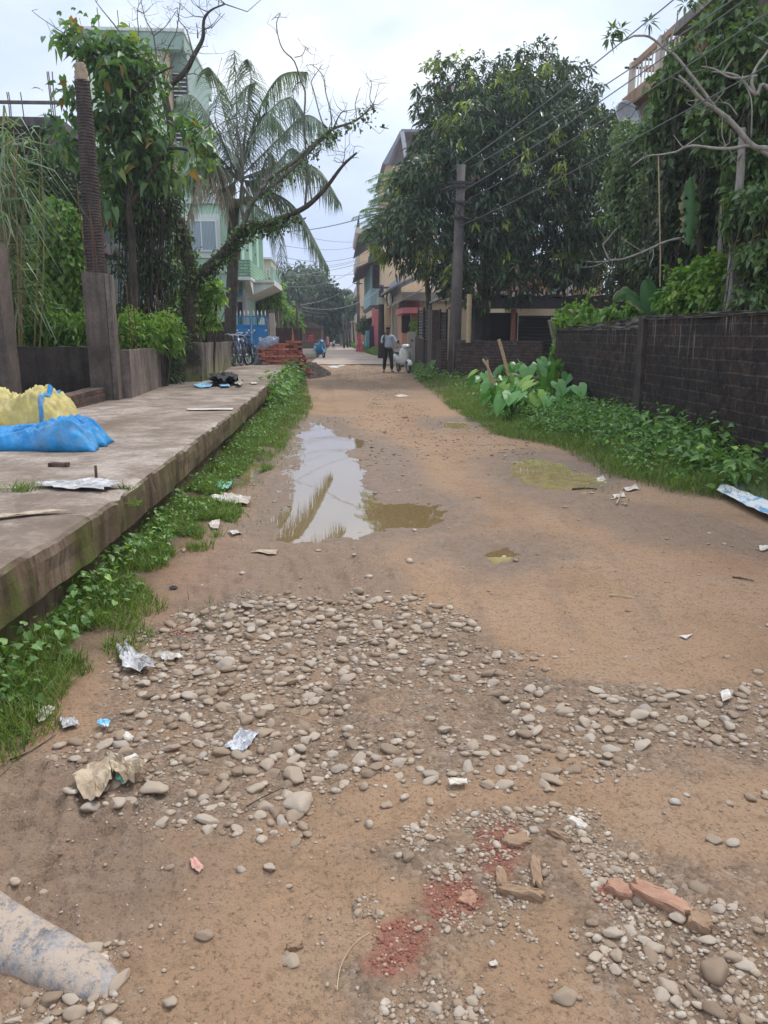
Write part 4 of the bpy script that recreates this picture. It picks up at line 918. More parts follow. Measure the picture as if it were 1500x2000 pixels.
for i, x in enumerate((15, 18, 43, 98, 102, 105)): 
    p = P(x, 190, 24.4); rebar(t, (p[0], 24.4, zr), (P(x, 140 if i > 2 else 180, 24.4)[2]-zr), (random.uniform(-.05, .05), 0), .015)
mb = MB(); mb.bar(P(-40, 199, 24.3), P(135, 201, 24.3), .08); mb.build('rail', M['unfin'], t)
# green house
def siding(name, c, pitch=.22):
    q = NM(name); z = q.n('SeparateXYZ'); q.l(q.tc.outputs['Object'], z.inputs[0])
    s_ = q.math('FRACT', q.math('MULTIPLY', z.outputs[2], 1/pitch)); line = q.ramp(s_, [(.0, 1), (.07, 0), (.93, 0), (1, 1)])
    col = q.mix(line, q.ramp(q.noise(.8, 5), [(.3, sc3(c, .92)), (.7, c)]), sc3(c, .35)); return q.done(col, .6, q.bump(line, -.5, .02))
def paint(name, c, dirt=.35, rough=.65, dc=None):
    q = NM(name); col = q.ramp(q.noise(1.2, 6, .7), [(.3, sc3(c, .88)), (.65, c)])
    col = q.mix(q.ramp(q.noise(2.2, 5, .7, q.vec((1, 1, .18))), [(.5, 0), (.72, dirt)]), col, dc or sc3(c, .45)); return q.done(col, rough, q.bump(q.noise(25, 3), .15, .01))
M['mint'] = paint('mint_paint', (.43, .60, .46), .2); M['mint_l'] = siding('mint_siding', (.60, .72, .52), .26); M['mint_d'] = paint('mint_grey', (.28, .38, .31), .3)
M['trim'] = paint('trim_white', (.66, .68, .62), .25); M['tan'] = paint('tan_post', (.50, .38, .24), .3)
q = NM('curtain'); M['curtain'] = q.done(q.ramp(q.n('SeparateXYZ').outputs[0], [(0, .5), (1, .5)]), .9)
q = NM('curtain_cloth'); wv = q.n('TexWave'); wv.inputs['Scale'].default_value = 5; wv.inputs['Distortion'].default_value = 1.5; q.l(q.vec((1, 0, 0)), wv.inputs[0])
M['curtain'] = q.done(q.ramp(wv.outputs['Fac'], [(0, (.20, .25, .28)), (1, (.42, .48, .52))]), .9)
def window(parent, x0, x1, z0, z1, Y, frame=M['white'], pane=M['glass'], fw=.07, split=1, d=.06, axis='y', proud=.03):
    "a window in a wall facing -Y (axis y) or -X (axis x, then x0,x1 are Y values and Y is X)"
    def bx(mb, a0, a1, b0, b1, c0, c1): return mb.box(a0, a1, b0, b1, c0, c1) if axis == 'y' else mb.box(b0, b1, a0, a1, c0, c1)
    f = MB(); y0, y1 = Y-proud, Y+.01
    bx(f, x0, x0+fw, y0, y1, z0, z1); bx(f, x1-fw, x1, y0, y1, z0, z1); bx(f, x0+fw, x1-fw, y0, y1, z1-fw, z1); bx(f, x0+fw, x1-fw, y0-.02, y1, z0, z0+fw)
    for k in range(split):
        xm = x0+(x1-x0)*(k+1)/(split+1); bx(f, xm-.025, xm+.025, y0+.006, y1, z0+fw, z1-fw)
    fo = f.build('window', frame, parent); g_ = MB(); bx(g_, x0+fw, x1-fw, Y-.012, Y+.004, z0+fw, z1-fw)
    me = g_.build('pane', pane, parent); me.parent = fo; return fo
Yh = 38.0
def X_(x, Y=Yh): return P(x, 650, Y)[0]
def Z_(y, Y=Yh): return P(600, y, Y)[2]
t = thing('green_house', 'mint green house with a tall tower block and a projecting tiled corner balcony', 'house', (X_(430), Yh+4, 0))
mb = MB(); mb.box(X_(330), X_(478), Yh, Yh+9, 0, Z_(400)); mb.build('wall', M['mint'], t)
mb = MB(); mb.box(X_(330), X_(484), Yh-.12, Yh+9.1, Z_(400)+.004, Z_(389)); mb.build('roof_edge', M['trim'], t)
mb = MB(); mb.box(X_(340), X_(456), Yh-.08, Yh-.003, Z_(534), Z_(528)); mb.build('ledge', M['trim'], t)
mb = MB()
for k in range(12): x_ = X_(385)+k*.23; mb.box(x_, x_+.03, Yh+.1, Yh+.13, Z_(389), Z_(372))
mb.box(X_(385), X_(500), Yh+.09, Yh+.14, Z_(372), Z_(370)); mb.build('roof_railing', M['white'], t)
M['pane_c'] = M['curtain']
mb = MB(); mb.box(X_(366), X_(440), Yh-.07, Yh-.003, Z_(505), Z_(420)); mb.build('window_surround', M['trim'], t)
window(t, X_(374), X_(433), Z_(493), Z_(432), Yh-.07, M['white'], M['pane_c'], .06, 1)
# balcony block on the corner
xb0, xb1 = X_(459), X_(500); Yb = Yh-1.4
mb = MB(); mb.box(xb0, xb1, Yb, Yh+7, Z_(547, Yb), Z_(541, Yb)); mb.build('balcony_slab', M['trim'], t)
M['tile_g'] = brickmat('balcony_tile', (.36, .58, .38), (.34, .55, .37), (.10, .20, .12), .42, .13, .0, (.2, .3, .2), msize=.022)
mb = MB(); mb.box(xb0, xb1, Yb, Yb+.12, Z_(541, Yb)+.003, Z_(508, Yb)); mb.box(xb1-.12, xb1, Yb+.125, Yh+7, Z_(541, Yb)+.003, Z_(508, Yb)); mb.build('balcony_parapet', M['tile_g'], t)
mb = MB(); mb.box(xb0, xb1+.05, Yb-.05, Yh+7.05, Z_(400, Yb), Z_(390, Yb)); mb.build('balcony_roof', M['mint'], t)
for (xx, yy_) in ((xb1-.25, Yb+.02), (xb1-.25, Yb+3.5), (xb1-.25, Yb+6.8), (xb0+.02, Yb+.02)): mb = MB(); mb.box(xx, xx+.22, yy_, yy_+.22, Z_(508, Yb)+.002, Z_(400, Yb)); mb.build('balcony_post', M['mint'], t)
M['door_red'] = paint('door_red', (.16, .06, .045), .3)
mb = MB(); mb.box(X_(463), X_(475), Yh-.05, Yh-.003, Z_(541), Z_(440)); mb.build('door', M['door_red'], t)
mb = MB(); mb.prism([(Yb, Z_(547, Yb)-.003), (Yh, Z_(547, Yb)-.003), (Yh, Z_(575, Yb))], xb0+.05, xb0+.3, 'x'); mb.prism([(Yb, Z_(547, Yb)-.003), (Yh, Z_(547, Yb)-.003), (Yh, Z_(575, Yb))], xb1-.3, xb1-.05, 'x'); mb.build('balcony_bracket', M['trim'], t)
mb = MB(); mb.prism([(X_(478), Z_(547, Yb)-.004), (xb1+.9, Z_(547, Yb)-.004), (xb1+.9, Z_(556)), (X_(478), Z_(582))], Yh+.6, Yh+6.5, 'y'); mb.build('canopy', M['trim'], t)
mb = MB(); mb.box(xb1+.0, xb1+.9, Yh+.5, Yh+6.8, Z_(547, Yb), Z_(541, Yb)); mb.build('side_balcony_slab', M['trim'], t)
for k in range(7): mb = MB(); mb.lathe([(.09, 0), (.05, .12), (.09, .3), (.06, .5), (.1, .62)], (xb1+.8, Yh+.8+k*.9, Z_(541, Yb)), 8); mb.build('baluster', M['mint'], t, True)
# ground floor porch
mb = MB(); mb.lathe([(.16, 0), (.12, .1), (.11, 2.1), (.17, 2.2), (.17, 2.3)], (X_(480, 37.6), 37.6, .9), 10); mb.build('porch_column', paint('col_grey', (.42, .38, .38), .3), t, True)
mb = MB(); mb.box(X_(468), X_(477), Yh-.3, Yh-.004, Z_(581), Z_(567)); mb.build('meter_box', paint('blue_box', (.10, .32, .46), .3), t)
mb = MB(); mb.box(X_(466), X_(477.5), Yh-.05, Yh-.004, 0, Z_(590)); mb.build('door', M['black_in'], t)
# tower
Yt = 41.0; xt0, xt1 = X_(205, Yt), X_(349, Yt); zt1 = Z_(72, Yt); zs = Z_(105, Yt)
mb = MB(); mb.box(xt0, xt1, Yt, Yt+8, 0, zs-.003); mb.build('tower_wall', M['mint_l'], t)
mb = MB(); mb.box(xt0-.1, X_(390, Yt), Yt-.25, Yt+8.2, zs, zt1); mb.build('tower_parapet', M['mint_d'], t)
mb = MB(); mb.box(xt0-.15, X_(392, Yt), Yt-.3, Yt+8.25, zt1+.002, zt1+.14); mb.build('coping', M['trim'], t)
mb = MB(); mb.box(X_(350, Yt), X_(361, Yt), Yt-.05, Yt+.6, 0, zs-.004); mb.build('tower_post', M['tan'], t)
mb = MB(); mb.box(X_(361.5, Yt), X_(390, Yt), Yt+.5, Yt+7, 0, zs-.004); mb.build('stair_shaft', M['mint_d'], t)
for (ya, yb2) in ((140, 200), (240, 300)):
    sh = MB(); sh.box(X_(363, Yt), X_(388, Yt), Yt+.40, Yt+.497, Z_(yb2, Yt), Z_(ya, Yt)); so_ = sh.build('louvre_window', M['black_in'], t)
    sl = MB()
    for k in range(7): z_ = Z_(yb2, Yt)+(Z_(ya, Yt)-Z_(yb2, Yt))*(k+.5)/7; sl.box(X_(363.5, Yt), X_(387, Yt), Yt+.36, Yt+.39, z_, z_+.05)
    s2_ = sl.build('slat', M['trim'], t); s2_.parent = so_
for i, (x, y) in enumerate(((190, 15), (194, 55), (229, 20), (231, 55), (252, 45), (275, 50), (345, 40), (348, 55), (384, 45), (386, 60), (355, 65))):
    p = P(x, y, Yt+.5); rebar(t, (p[0], Yt+.5, zt1), p[2]-zt1, (random.uniform(-.03, .03), 0), .02)
q = NM('tarp_blue'); M['tarp_blue'] = q.done((.03, .10, .42), .5)
mb = MB(); 
for (x, y, w_, h_) in ((290, 370, 11, 30), (298, 250, 9, 14), (288, 405, 8, 20)): a = P(x, y, 17.2); mb.ell(a, (w_*.011, .12, h_*.011), 7, 6)
tag(mb.build('blue_cloth', M['tarp_blue'], None, True), 'scrap of blue plastic caught high in the dark vines', 'plastic sheet')
t = thing('house', 'pale house front with white window bars glimpsed left of the vine thicket', 'house', (P(190, 640, 33)[0], 34, 0))
mb = MB(); mb.box(P(120, 0, 33)[0], P(232, 0, 33)[0], 33, 39, 0, P(0, 395, 33)[2]); mb.build('wall', paint('pale_wall', (.46, .55, .50), .4), t)
window(t, P(195, 0, 33)[0], P(226, 0, 33)[0], P(0, 455, 33)[2], P(0, 405, 33)[2], 33, M['white'], M['glass'], .05, 3)
# ================================================================== RIGHT SIDE
M['brick_black'] = brickmat('brick_black', (.085, .052, .037), (.045, .032, .026), (.125, .11, .095), .42, .135, .62, (.016, .014, .013), streaks=((.30, .28, .25), 1.75))
t = thing('brick_wall', 'long blackened brick wall with white run marks along the right side of the road', 'wall', (4.65, 11, 0))
zt_c = P(1280, 621, 11.15)[2]; zt_e = P(1092, 645, 16.4)[2]; zt_n = P(1500, 612, 7.7)[2]
wallseg('brickwork', (4.55, 11.05), (4.42, 3.5), .22, -.1, zt_c, zt_n, M['brick_black'], t, .018, rough=.018)
wallseg('brickwork', (4.74, 16.4), (4.57, 11.35), .22, -.1, zt_e, zt_c, M['brick_black'], t, .018, rough=.018)
M['pier'] = grime('pier_concrete', (.11, .085, .065), (.025, .021, .019), .6, .3)
wallseg('pier', (4.58, 11.34), (4.55, 11.06), .32, -.1, zt_c, zt_c-.01, M['pier'], t, .01, rough=.02)
M['cap'] = grime('wall_cap', (.17, .15, .125), (.035, .032, .026), .2, .4, scale=4)
mbs = []
for (a, b, za, zb2) in (((4.55, 11.2), (4.42, 3.5), zt_c, zt_n), ((4.74, 16.4), (4.57, 11.2), zt_e, zt_c)): wallseg('coping', a, b, .25, min(za, zb2)-.01, za+.03, zb2+.03, M['cap'], t, .02, rough=.035, n=90)
# low dark wall across the plot, fence posts
t = thing('brick_wall', 'low dark brick wall across the empty plot below the open shed', 'wall', (6, 23, 0))
z_ = P(1000, 665, 22.6)[2]
wallseg('brickwork', (P(908, 0, 23.5)[0], 23.6), (P(1092, 0, 21.8)[0], 21.8), .2, -.1, z_, P(1085, 667, 21.8)[2], M['brick_dark'], t, .012)
wallseg('end_pier', (P(897, 0, 23.6)[0], 23.65), (P(910, 0, 23.6)[0], 23.65), .26, -.1, z_+.05, z_+.03, M['conc_grey'], t, .01)
M['bamboo'] = plain('bamboo', (.42, .31, .18), .6, .3, 14); M['wood_grey'] = plain('wood_grey', (.22, .19, .155), .85, .3, 20)
def stick(px, Y, r, label, mat=None, name='bamboo_pole', cat='pole', knots=True):
    pts = [P(*p_, Y) if len(p_) == 2 else P(*p_) for p_ in px]; mb = MB(); sp = smooth_path(pts, 10); rr_ = [r*(1+.14*(knots and i % 5 == 0)) for i in range(len(sp))]
    mb.tube(sp, rr_, 10, True, .03); o = mb.build(name, mat or M['bamboo'], None, True); return tag(o, label, cat)
stick([(994, 735), (982, 690), (974, 663)], 14.9, .032, 'longest broken bamboo stake leaning out of the taro leaves')
stick([(966, 750), (954, 720), (943, 702)], 14.6, .022, 'short split bamboo stake leftmost in the taro patch')
stick([(958, 748), (954, 725), (952, 703)], 14.9, .020, 'short upright bamboo stake right beside the leftmost split one')
stick([(1082, 720), (1085, 680), (1074, 625)], 17.2, .05, 'pale crooked wooden post at the far end of the black brick wall', M['wood_grey'], 'wooden_post', 'post')
stick([(915, 670), (916, 620), (917, 575)], 23.2, .075, 'pale upright bamboo post right of the utility pole under the mango tree', M['bamboo'], 'bamboo_post', 'post')
stick([(1000, 732, 16.0), (1040, 738, 16.2), (1085, 746, 16.3)], 0, .035, 'bamboo pole lying among the taro plants', M['bamboo'])
# utility pole with crossarms and fittings
M['pole'] = grime('pole_concrete', (.17, .145, .125), (.07, .06, .055), .5, .3)
Yu = 23.7; xb_, _, _ = P(885, 745, Yu); topz = P(901, 322, Yu)[2]
t = thing('utility_pole', 'tall grey concrete power pole in front of the mango tree', 'utility pole', (xb_, Yu, 0))
mb = MB(); mb.tube([(xb_, Yu, -.1), ((xb_*1+P(897, 500, Yu)[0])/2, Yu, 2.6), (P(901, 325, Yu)[0], Yu, topz)], [.20, .17, .12], 12); mb.build('shaft', M['pole'], t, True)
xt_ = P(901, 350, Yu)[0]
for (yy_, hw) in ((348, .36), (356, .28), (388, .30), (420, .22)):
    mb = MB(); z_ = P(0, yy_, Yu)[2]; mb.box(xt_-hw, xt_+hw, Yu-.2, Yu-.12, z_-.035, z_+.035); arm = mb.build('crossarm', M['dark_metal'], t)
    for s_ in (-1, 1): mb = MB(); mb.lathe([(.015, 0), (.015, .03), (.032, .04), (.026, .06), (.032, .08), (.012, .10)], (xt_+s_*(hw-.05), Yu-.16, z_+.036), 8); io = mb.build('insulator', M['pole'], t, True); io.parent = arm
mb = MB(); mb.tube(smooth_path(path([(888, 384), (892, 408), (898, 420), (905, 424), (920, 430)], Yu-.25), 4), .018, 6); mb.tube(smooth_path(path([(924, 384), (912, 395), (900, 408), (896, 418)], Yu-.25), 4), .018, 6); mb.build('jumper_cable', M['dark_metal'], t)
# wires from the pole passing over the camera's right shoulder
M['wire'] = plain('wire', (.16, .16, .17), .45, .1)
def wire(a, m, label, Yend=-10, r=.011, group=None):
    "a at the pole, m a middle point (pixel, depth), extended in the same vertical plane with sag"
    a = Vector(a); m_ = Vector(m); d = (m_-a); s = (Yend-a.y)/(m_.y-a.y); e = a+d*s; e.z = a.z+(m_.z-a.z)*s
    k = (m_-a).length; pts = []
    sag = .35; e.z += 4*sag*(1/s)*(1-1/s)*s*1.0
    for i in range(41):
        f_ = i/40; p = a.lerp(e, f_); p.z -= 4*sag*f_*(1-f_); pts.append(p)
    mb = MB(); mb.tube(pts, [r*(.42+.58*max(0, min(1, (p_.y-4)/20))) for p_ in pts], 5); o = mb.build('power_line', M['wire']); return tag(o, label, 'power line', group)
for (x0, y0, x1, y1, lab) in ((880, 335, 1315, 0, 'uppermost power line, leaving the pole top and crossing the open sky'), (918, 327, 1430, 0, 'second power line from the top of the pole to the right'),
                              (888, 382, 1455, 0, 'third power line from the top, tied to the left end of the lower crossarm'), (925, 384, 1500, 25, 'fourth power line, from the right end of the lower crossarm'),
                              (900, 440, 1500, 128, 'lowest power line, sagging low in front of the mango leaves')):
    wire(P(x0, y0, Yu-.16), P(x1, y1, 8.0), lab, r=.0125)
def cable(a, b, sag, label, r=.012, group=None, name='overhead_cable'):
    a = Vector(a); b = Vector(b); mb = MB(); mb.tube([a.lerp(b, i/16)-Vector((0, 0, 4*sag*(i/16)*(1-i/16))) for i in range(17)], r, 4); return tag(mb.build(name, M['wire']), label, 'cable', group)
cable(P(890, 360, Yu-.1), P(560, 452, 45), .3, 'thin cable from the power pole leftwards across the open sky to the green house', .02)
cable(P(892, 364, Yu-.1), P(700, 420, 40), .2, 'second thin cable leaving the power pole to the left below the first', .015)
# ---------------------------------------------------------------- mango tree
M['leaf_mango'] = leafmat('leaf_mango', (.034, .062, .030), (.095, .145, .065), (.38, .46, .08), .32, .15, (.12, .05, .035))
t = thing('mango_tree', 'large dense dark mango tree with pale new leaf tips behind the power pole', 'tree', (P(940, 700, 27.5)[0], 27.5, 0))
Bm = bl([(975, 330, 150, 27.5, .75), (908, 300, 84, 26, .8), (1000, 225, 100, 27.5, .8), (1060, 300, 120, 26, .8), (866, 405, 88, 25.5, .7), (822, 465, 52, 25.2, .8), (930, 480, 100, 25.5, .7), (1060, 450, 115, 26, .7), (1150, 300, 70, 27.5, .8), (1165, 400, 85, 27, .7),
         (935, 185, 50, 28, .9), (1035, 152, 34, 28, .9), (978, 150, 34, 28, .9), (1010, 190, 50, 28, .9), (880, 205, 55, 28, .9), (1095, 195, 55, 28, .9), (856, 262, 30, 27, .9), (900, 170, 36, 28, .9), (880, 525, 44, 25, .7), (975, 510, 50, 25.5, .7), (1140, 470, 60, 27, .7), (1200, 250, 34, 28, .9), (790, 508, 24, 25.2, .8), (772, 475, 22, 25.2, .8), (832, 365, 40, 26.5, .8), (1180, 250, 40, 28, .8), (1085, 505, 40, 27, .8)])
sp_, su_ = blob_pts([(b[0], b[1], b[2], b[3]*.88, b[4]*.88, b[5]*.88) for b in Bm], 250, .16); Bs = [(float(a[0]), float(a[1]), float(a[2]), r_, r_, r_*.9) for a, r_ in zip(sp_, rng.uniform(.4, .85, len(sp_)))]
pp, uu = blob_pts(Bs, 4300, .35)
cl = pp[rng.integers(0, len(pp), 85)]
def newtint(p):
    d = np.min(((p[:, None, :]-cl[None])**2).sum(-1), 1); return (d < .16)*rng.uniform(.35, .95, len(p))
lv = [rosettes(pp, uu, 10, .25, .34, 'lance', .38, .02, .9, .3, .24, newtint)]
pp, uu = blob_pts([(b[0], b[1], b[2], b[3]*.82, b[4]*.82, b[5]*.82) for b in Bm], 1900, .6); lv.append(rosettes(pp, uu, 8, .25, .26, 'lance', .5, 0, 1, .5, .7))
build_leaves('crown', lv, M['leaf_mango'], t)
mb = MB(); tr_ = limb(mb, [(P(945, 700, 27.5)[0], 27.5, -.1)]+path([(942, 620), (948, 540), (950, 450), (955, 330), (975, 200)], 27.5), .32, .05, 4, 10)
for pts in ([(946, 560), (900, 500), (850, 430), (800, 470)], [(948, 520), (1000, 450), (1080, 380), (1150, 330)], [(950, 480), (900, 380), (870, 280), (890, 200)], [(952, 420), (1010, 320), (1060, 240), (1090, 200)], [(945, 560), (1010, 510), (1080, 500), (1150, 480)]): s_ = limb(mb, path(pts, 27), .13, .03, 4, 7); twigs(mb, s_, 8, 1.0, .03, 2)
mb.build('trunk', M['bark'], t, True)
# feathery tree left of the mango
M['leaf_feather'] = leafmat('leaf_feather', (.07, .13, .055), (.18, .28, .12), (.2, .3, .08), .45, .35)
t = thing('feathery_tree', 'lighter feathery-leaved tree poking out left of the mango tree', 'tree', (P(838, 690, 31)[0], 31, 0))
lv = []; mb = MB(); limb(mb, [(P(838, 690, 31)[0], 31, 0)]+path([(838, 600), (825, 500), (800, 420), (780, 370)], 31), .14, .03); 
for (x, y) in [(random.uniform(738, 812), random.uniform(325, 395)) for _ in range(38)]+[(random.uniform(722, 790), random.uniform(395, 465)) for _ in range(42)]:
    a = Vector(P(x+28, y+14, 31+random.uniform(-.8, .8))); b = Vector(P(x-24-random.uniform(0, 12), y+random.uniform(8, 26), 31+random.uniform(-1, 1))); m_ = (a+b)/2+Vector((0, 0, .12)); sp = smooth_path([a, m_, b], 5)
    mb.tube(sp, .006, 4, False); c = np.array([tuple(v) for v in sp]); s = np.linspace(.1, .98, 22)*(len(c)-1); i = np.clip(s.astype(int), 0, len(c)-2); f_ = (s-i)[:, None]; p = c[i]*(1-f_)+c[i+1]*f_; tg = nrm(c[i+1]-c[i])
    for sg in (-1, 1): sd_ = nrm(np.cross(tg, [0, 0, 1]))*sg; lv.append(leafarr(p, sd_*.8+tg*.5+np.array([0, 0, -.25]), rng.uniform(.16, .26, 22), .035, 'blade', .2, roll=.3))
build_leaves('crown', lv, M['leaf_feather'], t); mb.build('trunk', M['bark'], t, True)
# ---------------------------------------------------------------- open shed
M['roof_dark'] = plain('roof_sheet_dark', (.045, .04, .038), .7, .3); M['post_red'] = paint('post_red', (.22, .085, .06), .4)
def corr(name, c, pitch=.076, ax=0, rust=(.16, .09, .06), rf=.4):
    q = NM(name); s_ = q.n('SeparateXYZ'); q.l(q.tc.outputs['Object'], s_.inputs[0]); wv = q.math('SINE', q.math('MULTIPLY', s_.outputs[ax], 6.283/pitch))
    col = q.mix(q.ramp(q.noise(1.6, 6, .75), [(.45, 0), (.65, rf)]), c, rust); col = q.mix(q.ramp(wv, [(0, .35), (.5, 0)]), col, sc3(c, .4))
    return q.done(col, .55, q.bump(wv, .9, .02), .4)
M['corr_h'] = corr('corrugated_fence', (.27, .25, .24), .12, 2); M['corr_dk'] = corr('corrugated_dark', (.09, .09, .09), .12, 2); M['corr_roof'] = corr('corrugated_roof', (.40, .42, .46), .1, 1, rf=.3)
Ys = 25.5
def XS(x, Y=Ys): return P(x, 650, Y)[0]
t = thing('open_shed', 'dark open shed with a low sheet roof on reddish posts behind the plot wall', 'shed', (XS(1060), Ys+2, 0))
zr0 = P(0, 572, Ys)[2]; zr1 = P(0, 598, Ys)[2]
mb = MB(); n = 46; x0_, x1_ = XS(905), XS(1245)
for i in range(n):
    a = x0_+(x1_-x0_)*i/n; b = x0_+(x1_-x0_)*(i+1)/n; z_ = zr0-.05+.05*math.sin(i*.9)-(.25 if i < 5 else 0)*(1-i/5)
    mb.box(a+.002, b-.002, Ys-.2, Ys+3.6, z_-.06, z_)
mb.build('roof', M['roof_dark'], t); mb = MB(); mb.box(x0_, x1_, Ys-.14, Ys-.04, zr1-.05, zr0-.13); mb.build('beam', M['roof_dark'], t)
for (x, r, m_) in ((1002, .09, 'post_red'), (1086, .06, 'roof_dark'), (925, .08, 'roof_dark'), (1190, .08, 'roof_dark')): mb = MB(); mb.lathe([(r, -.05), (r, zr1-.06)], (XS(x), Ys, 0), 10); mb.build('post', M[m_], t, True)
mb = MB(); mb.box(XS(1012, Ys+3), XS(1090, Ys+3), Ys+3, Ys+3.06, 0, P(0, 615, Ys+3)[2]); mb.build('back_sheet', M['corr_dk'], t)
mb = MB(); mb.box(XS(915, Ys+3), XS(1010, Ys+3), Ys+3, Ys+3.06, 0, zr1-.1); mb.build('back_wall', M['black_in'], t)
# salmon house behind the shed
M['salmon'] = paint('salmon_paint', (.50, .25, .16), .3); M['cream'] = paint('cream_paint', (.60, .48, .33), .3); M['cream_l'] = paint('cream_light', (.58, .50, .42), .3); M['peach'] = paint('peach_paint', (.66, .47, .30), .25); M['pink'] = paint('pink_paint', (.62, .19, .21), .3); M['bluep'] = paint('blue_paint', (.28, .44, .48), .3)
Yb2 = 34
t = thing('salmon_house', 'salmon coloured house with a cream lower wall behind the open shed', 'house', (P(1110, 0, Yb2)[0], Yb2+3, 0))
zf = P(0, 575, Yb2)[2]
mb = MB(); mb.box(P(1008, 0, Yb2)[0], P(1215, 0, Yb2)[0], Yb2, Yb2+7, 0, zf); mb.build('wall', M['cream'], t)
mb = MB(); mb.box(P(1010, 0, Yb2)[0], P(1212, 0, Yb2)[0], Yb2+.1, Yb2+7, zf+.003, P(0, 505, Yb2)[2]); mb.build('upper_wall', M['salmon'], t)
mb = MB(); mb.box(P(960, 0, Yb2)[0], P(1095, 0, Yb2)[0], Yb2-.7, Yb2-.003, zf-.1, zf+.15); mb.build('ledge', M['cream_l'], t)
window(t, P(1105, 0, Yb2)[0], P(1138, 0, Yb2)[0], zf+.1, P(0, 535, Yb2)[2], Yb2+.1, M['trim'], M['curtain'], .06, 2)
mb = MB(); mb.box(P(1140, 0, Yb2)[0], P(1150, 0, Yb2)[0], Yb2-.05, Yb2+.097, zf+.004, P(0, 520, Yb2)[2]); mb.build('pilaster', M['cream_l'], t)
mb = MB()
for k in range(9): x = P(1153+k*4.5, 0, Yb2)[0]; mb.box(x, x+.05, Yb2-.02, Yb2+.03, zf+.004, P(0, 522, Yb2)[2])
mb.build('grille', M['tan'], t)
# small thin tree in front of it
t = thing('small_tree', 'slender dark forked tree in front of the salmon house', 'tree', (P(1095, 650, 29)[0], 29, 0))
mb = MB(); limb(mb, [(P(1105, 650, 29)[0], 29, 0)]+path([(1103, 600), (1098, 560), (1080, 530), (1070, 500)], 29), .08, .03); limb(mb, path([(1100, 575), (1110, 545), (1130, 520), (1150, 480)], 29), .06, .02); limb(mb, path([(1104, 565), (1125, 545), (1150, 538), (1180, 540)], 29), .03, .01); mb.build('trunk', M['bark'], t, True)
pp, uu = blob_pts(bl([(1130, 530, 40, 28.5), (1170, 500, 55, 28.5), (1190, 550, 30, 28.5), (1080, 540, 25, 28.5)]), 420, .9); build_leaves('crown', [rosettes(pp, uu, 8, .12, .45, 'oval', .3, .05, 1, .2, .8)], M['leaf_dark'], t)
# corrugated fence panels, brown gate pier
Yc = 29.5
def fpanel(x0, x1, y0, y1, Y, mat, name, label, cat='fence', frame=True):
    t = thing(name, label, cat, (P((x0+x1)/2, 0, Y)[0], Y, 0)); a, b = P(x0, 0, Y)[0], P(x1, 0, Y)[0]; z1_ = P(0, y0, Y)[2]; z0_ = max(0, P(0, y1, Y)[2])
    mb = MB(); mb.box(a+.03, b-.03, Y, Y+.03, z0_, z1_); mb.build('sheet', mat, t)
    mb = MB(); mb.box(a-.03, a+.027, Y-.03, Y+.04, 0, z1_+.1); mb.box(b-.027, b+.03, Y-.03, Y+.04, 0, z1_+.1); mb.build('post', M['roof_dark'], t); return t
fpanel(823, 834, 604, 672, 33.5, M['corr_h'], 'corrugated_fence', 'narrow corrugated sheet nearest the salmon porch house')
fpanel(836, 850, 603, 662, 30.5, M['corr_h'], 'corrugated_fence', 'second corrugated sheet, left of the brown gate pier')
fpanel(870, 884, 608, 668, 27.5, M['corr_h'], 'corrugated_fence', 'corrugated sheet behind the foot of the power pole')
fpanel(896, 912, 590, 668, 25.8, M['corr_h'], 'corrugated_fence', 'corrugated sheet right of the power pole under the tree')
wallseg('brick_wall', (P(822, 0, 34)[0], 34), (P(850, 0, 29.6)[0], 29.6), .2, -.05, P(0, 662, 30)[2]+.05, P(0, 664, 30)[2], M['brick_dark'], None, .02, label='low mossy brick wall under the corrugated sheets beyond the pole', cat='wall')
wallseg('brick_wall', (P(868, 0, 27)[0], 27), (P(880, 0, 24.6)[0], 24.6), .2, -.05, P(0, 665, 27)[2], P(0, 667, 25)[2], M['brick_dark'], None, .02, label='short brick wall piece hidden behind the power pole foot', cat='wall')
wallseg('gate_pier', (P(851, 0, 28.6)[0], 28.6), (P(869, 0, 28.6)[0], 28.6), .3, -.05, P(0, 604, 28.6)[2], P(0, 604, 28.6)[2], plain('brown_pier', (.13, .085, .07), .8, .3), None, .01, label='tall reddish brown gate pier between the corrugated sheets', cat='pillar')
wallseg('gate_pier', (P(801, 0, 34.5)[0], 34.5), (P(817, 0, 34.5)[0], 34.5), .35, -.05, P(0, 648, 34.5)[2], P(0, 648, 34.5)[2], paint('pier_grey', (.36, .32, .28), .4), None, .006, label='pale grey square pier right behind the white scooter', cat='pillar')
t = thing('lean_to_roof', 'dark sagging sheet roof under the mango tree above the corrugated sheets', 'roof', (P(870, 0, 27)[0], 27, 0))
mb = MB(); a = P(838, 592, 29); b = P(925, 560, 25.5); c_ = P(925, 556, 28.5); d_ = P(838, 588, 32); mb.add([a, b, c_, d_]+[(v[0], v[1], v[2]-.06) for v in (a, b, c_, d_)], [(0, 1, 2, 3), (7, 6, 5, 4), (0, 4, 5, 1), (1, 5, 6, 2), (2, 6, 7, 3), (3, 7, 4, 0)]); mb.build('sheet', M['roof_dark'], t)
for (x, Y, yy) in ((840, 29, 592), (924, 25.6, 561)): p = P(x, yy, Y); mb = MB(); mb.box(p[0]-.05, p[0]+.05, Y+.02, Y+.12, 0, p[2]-.07); mb.build('post', M['wood_grey'], t)
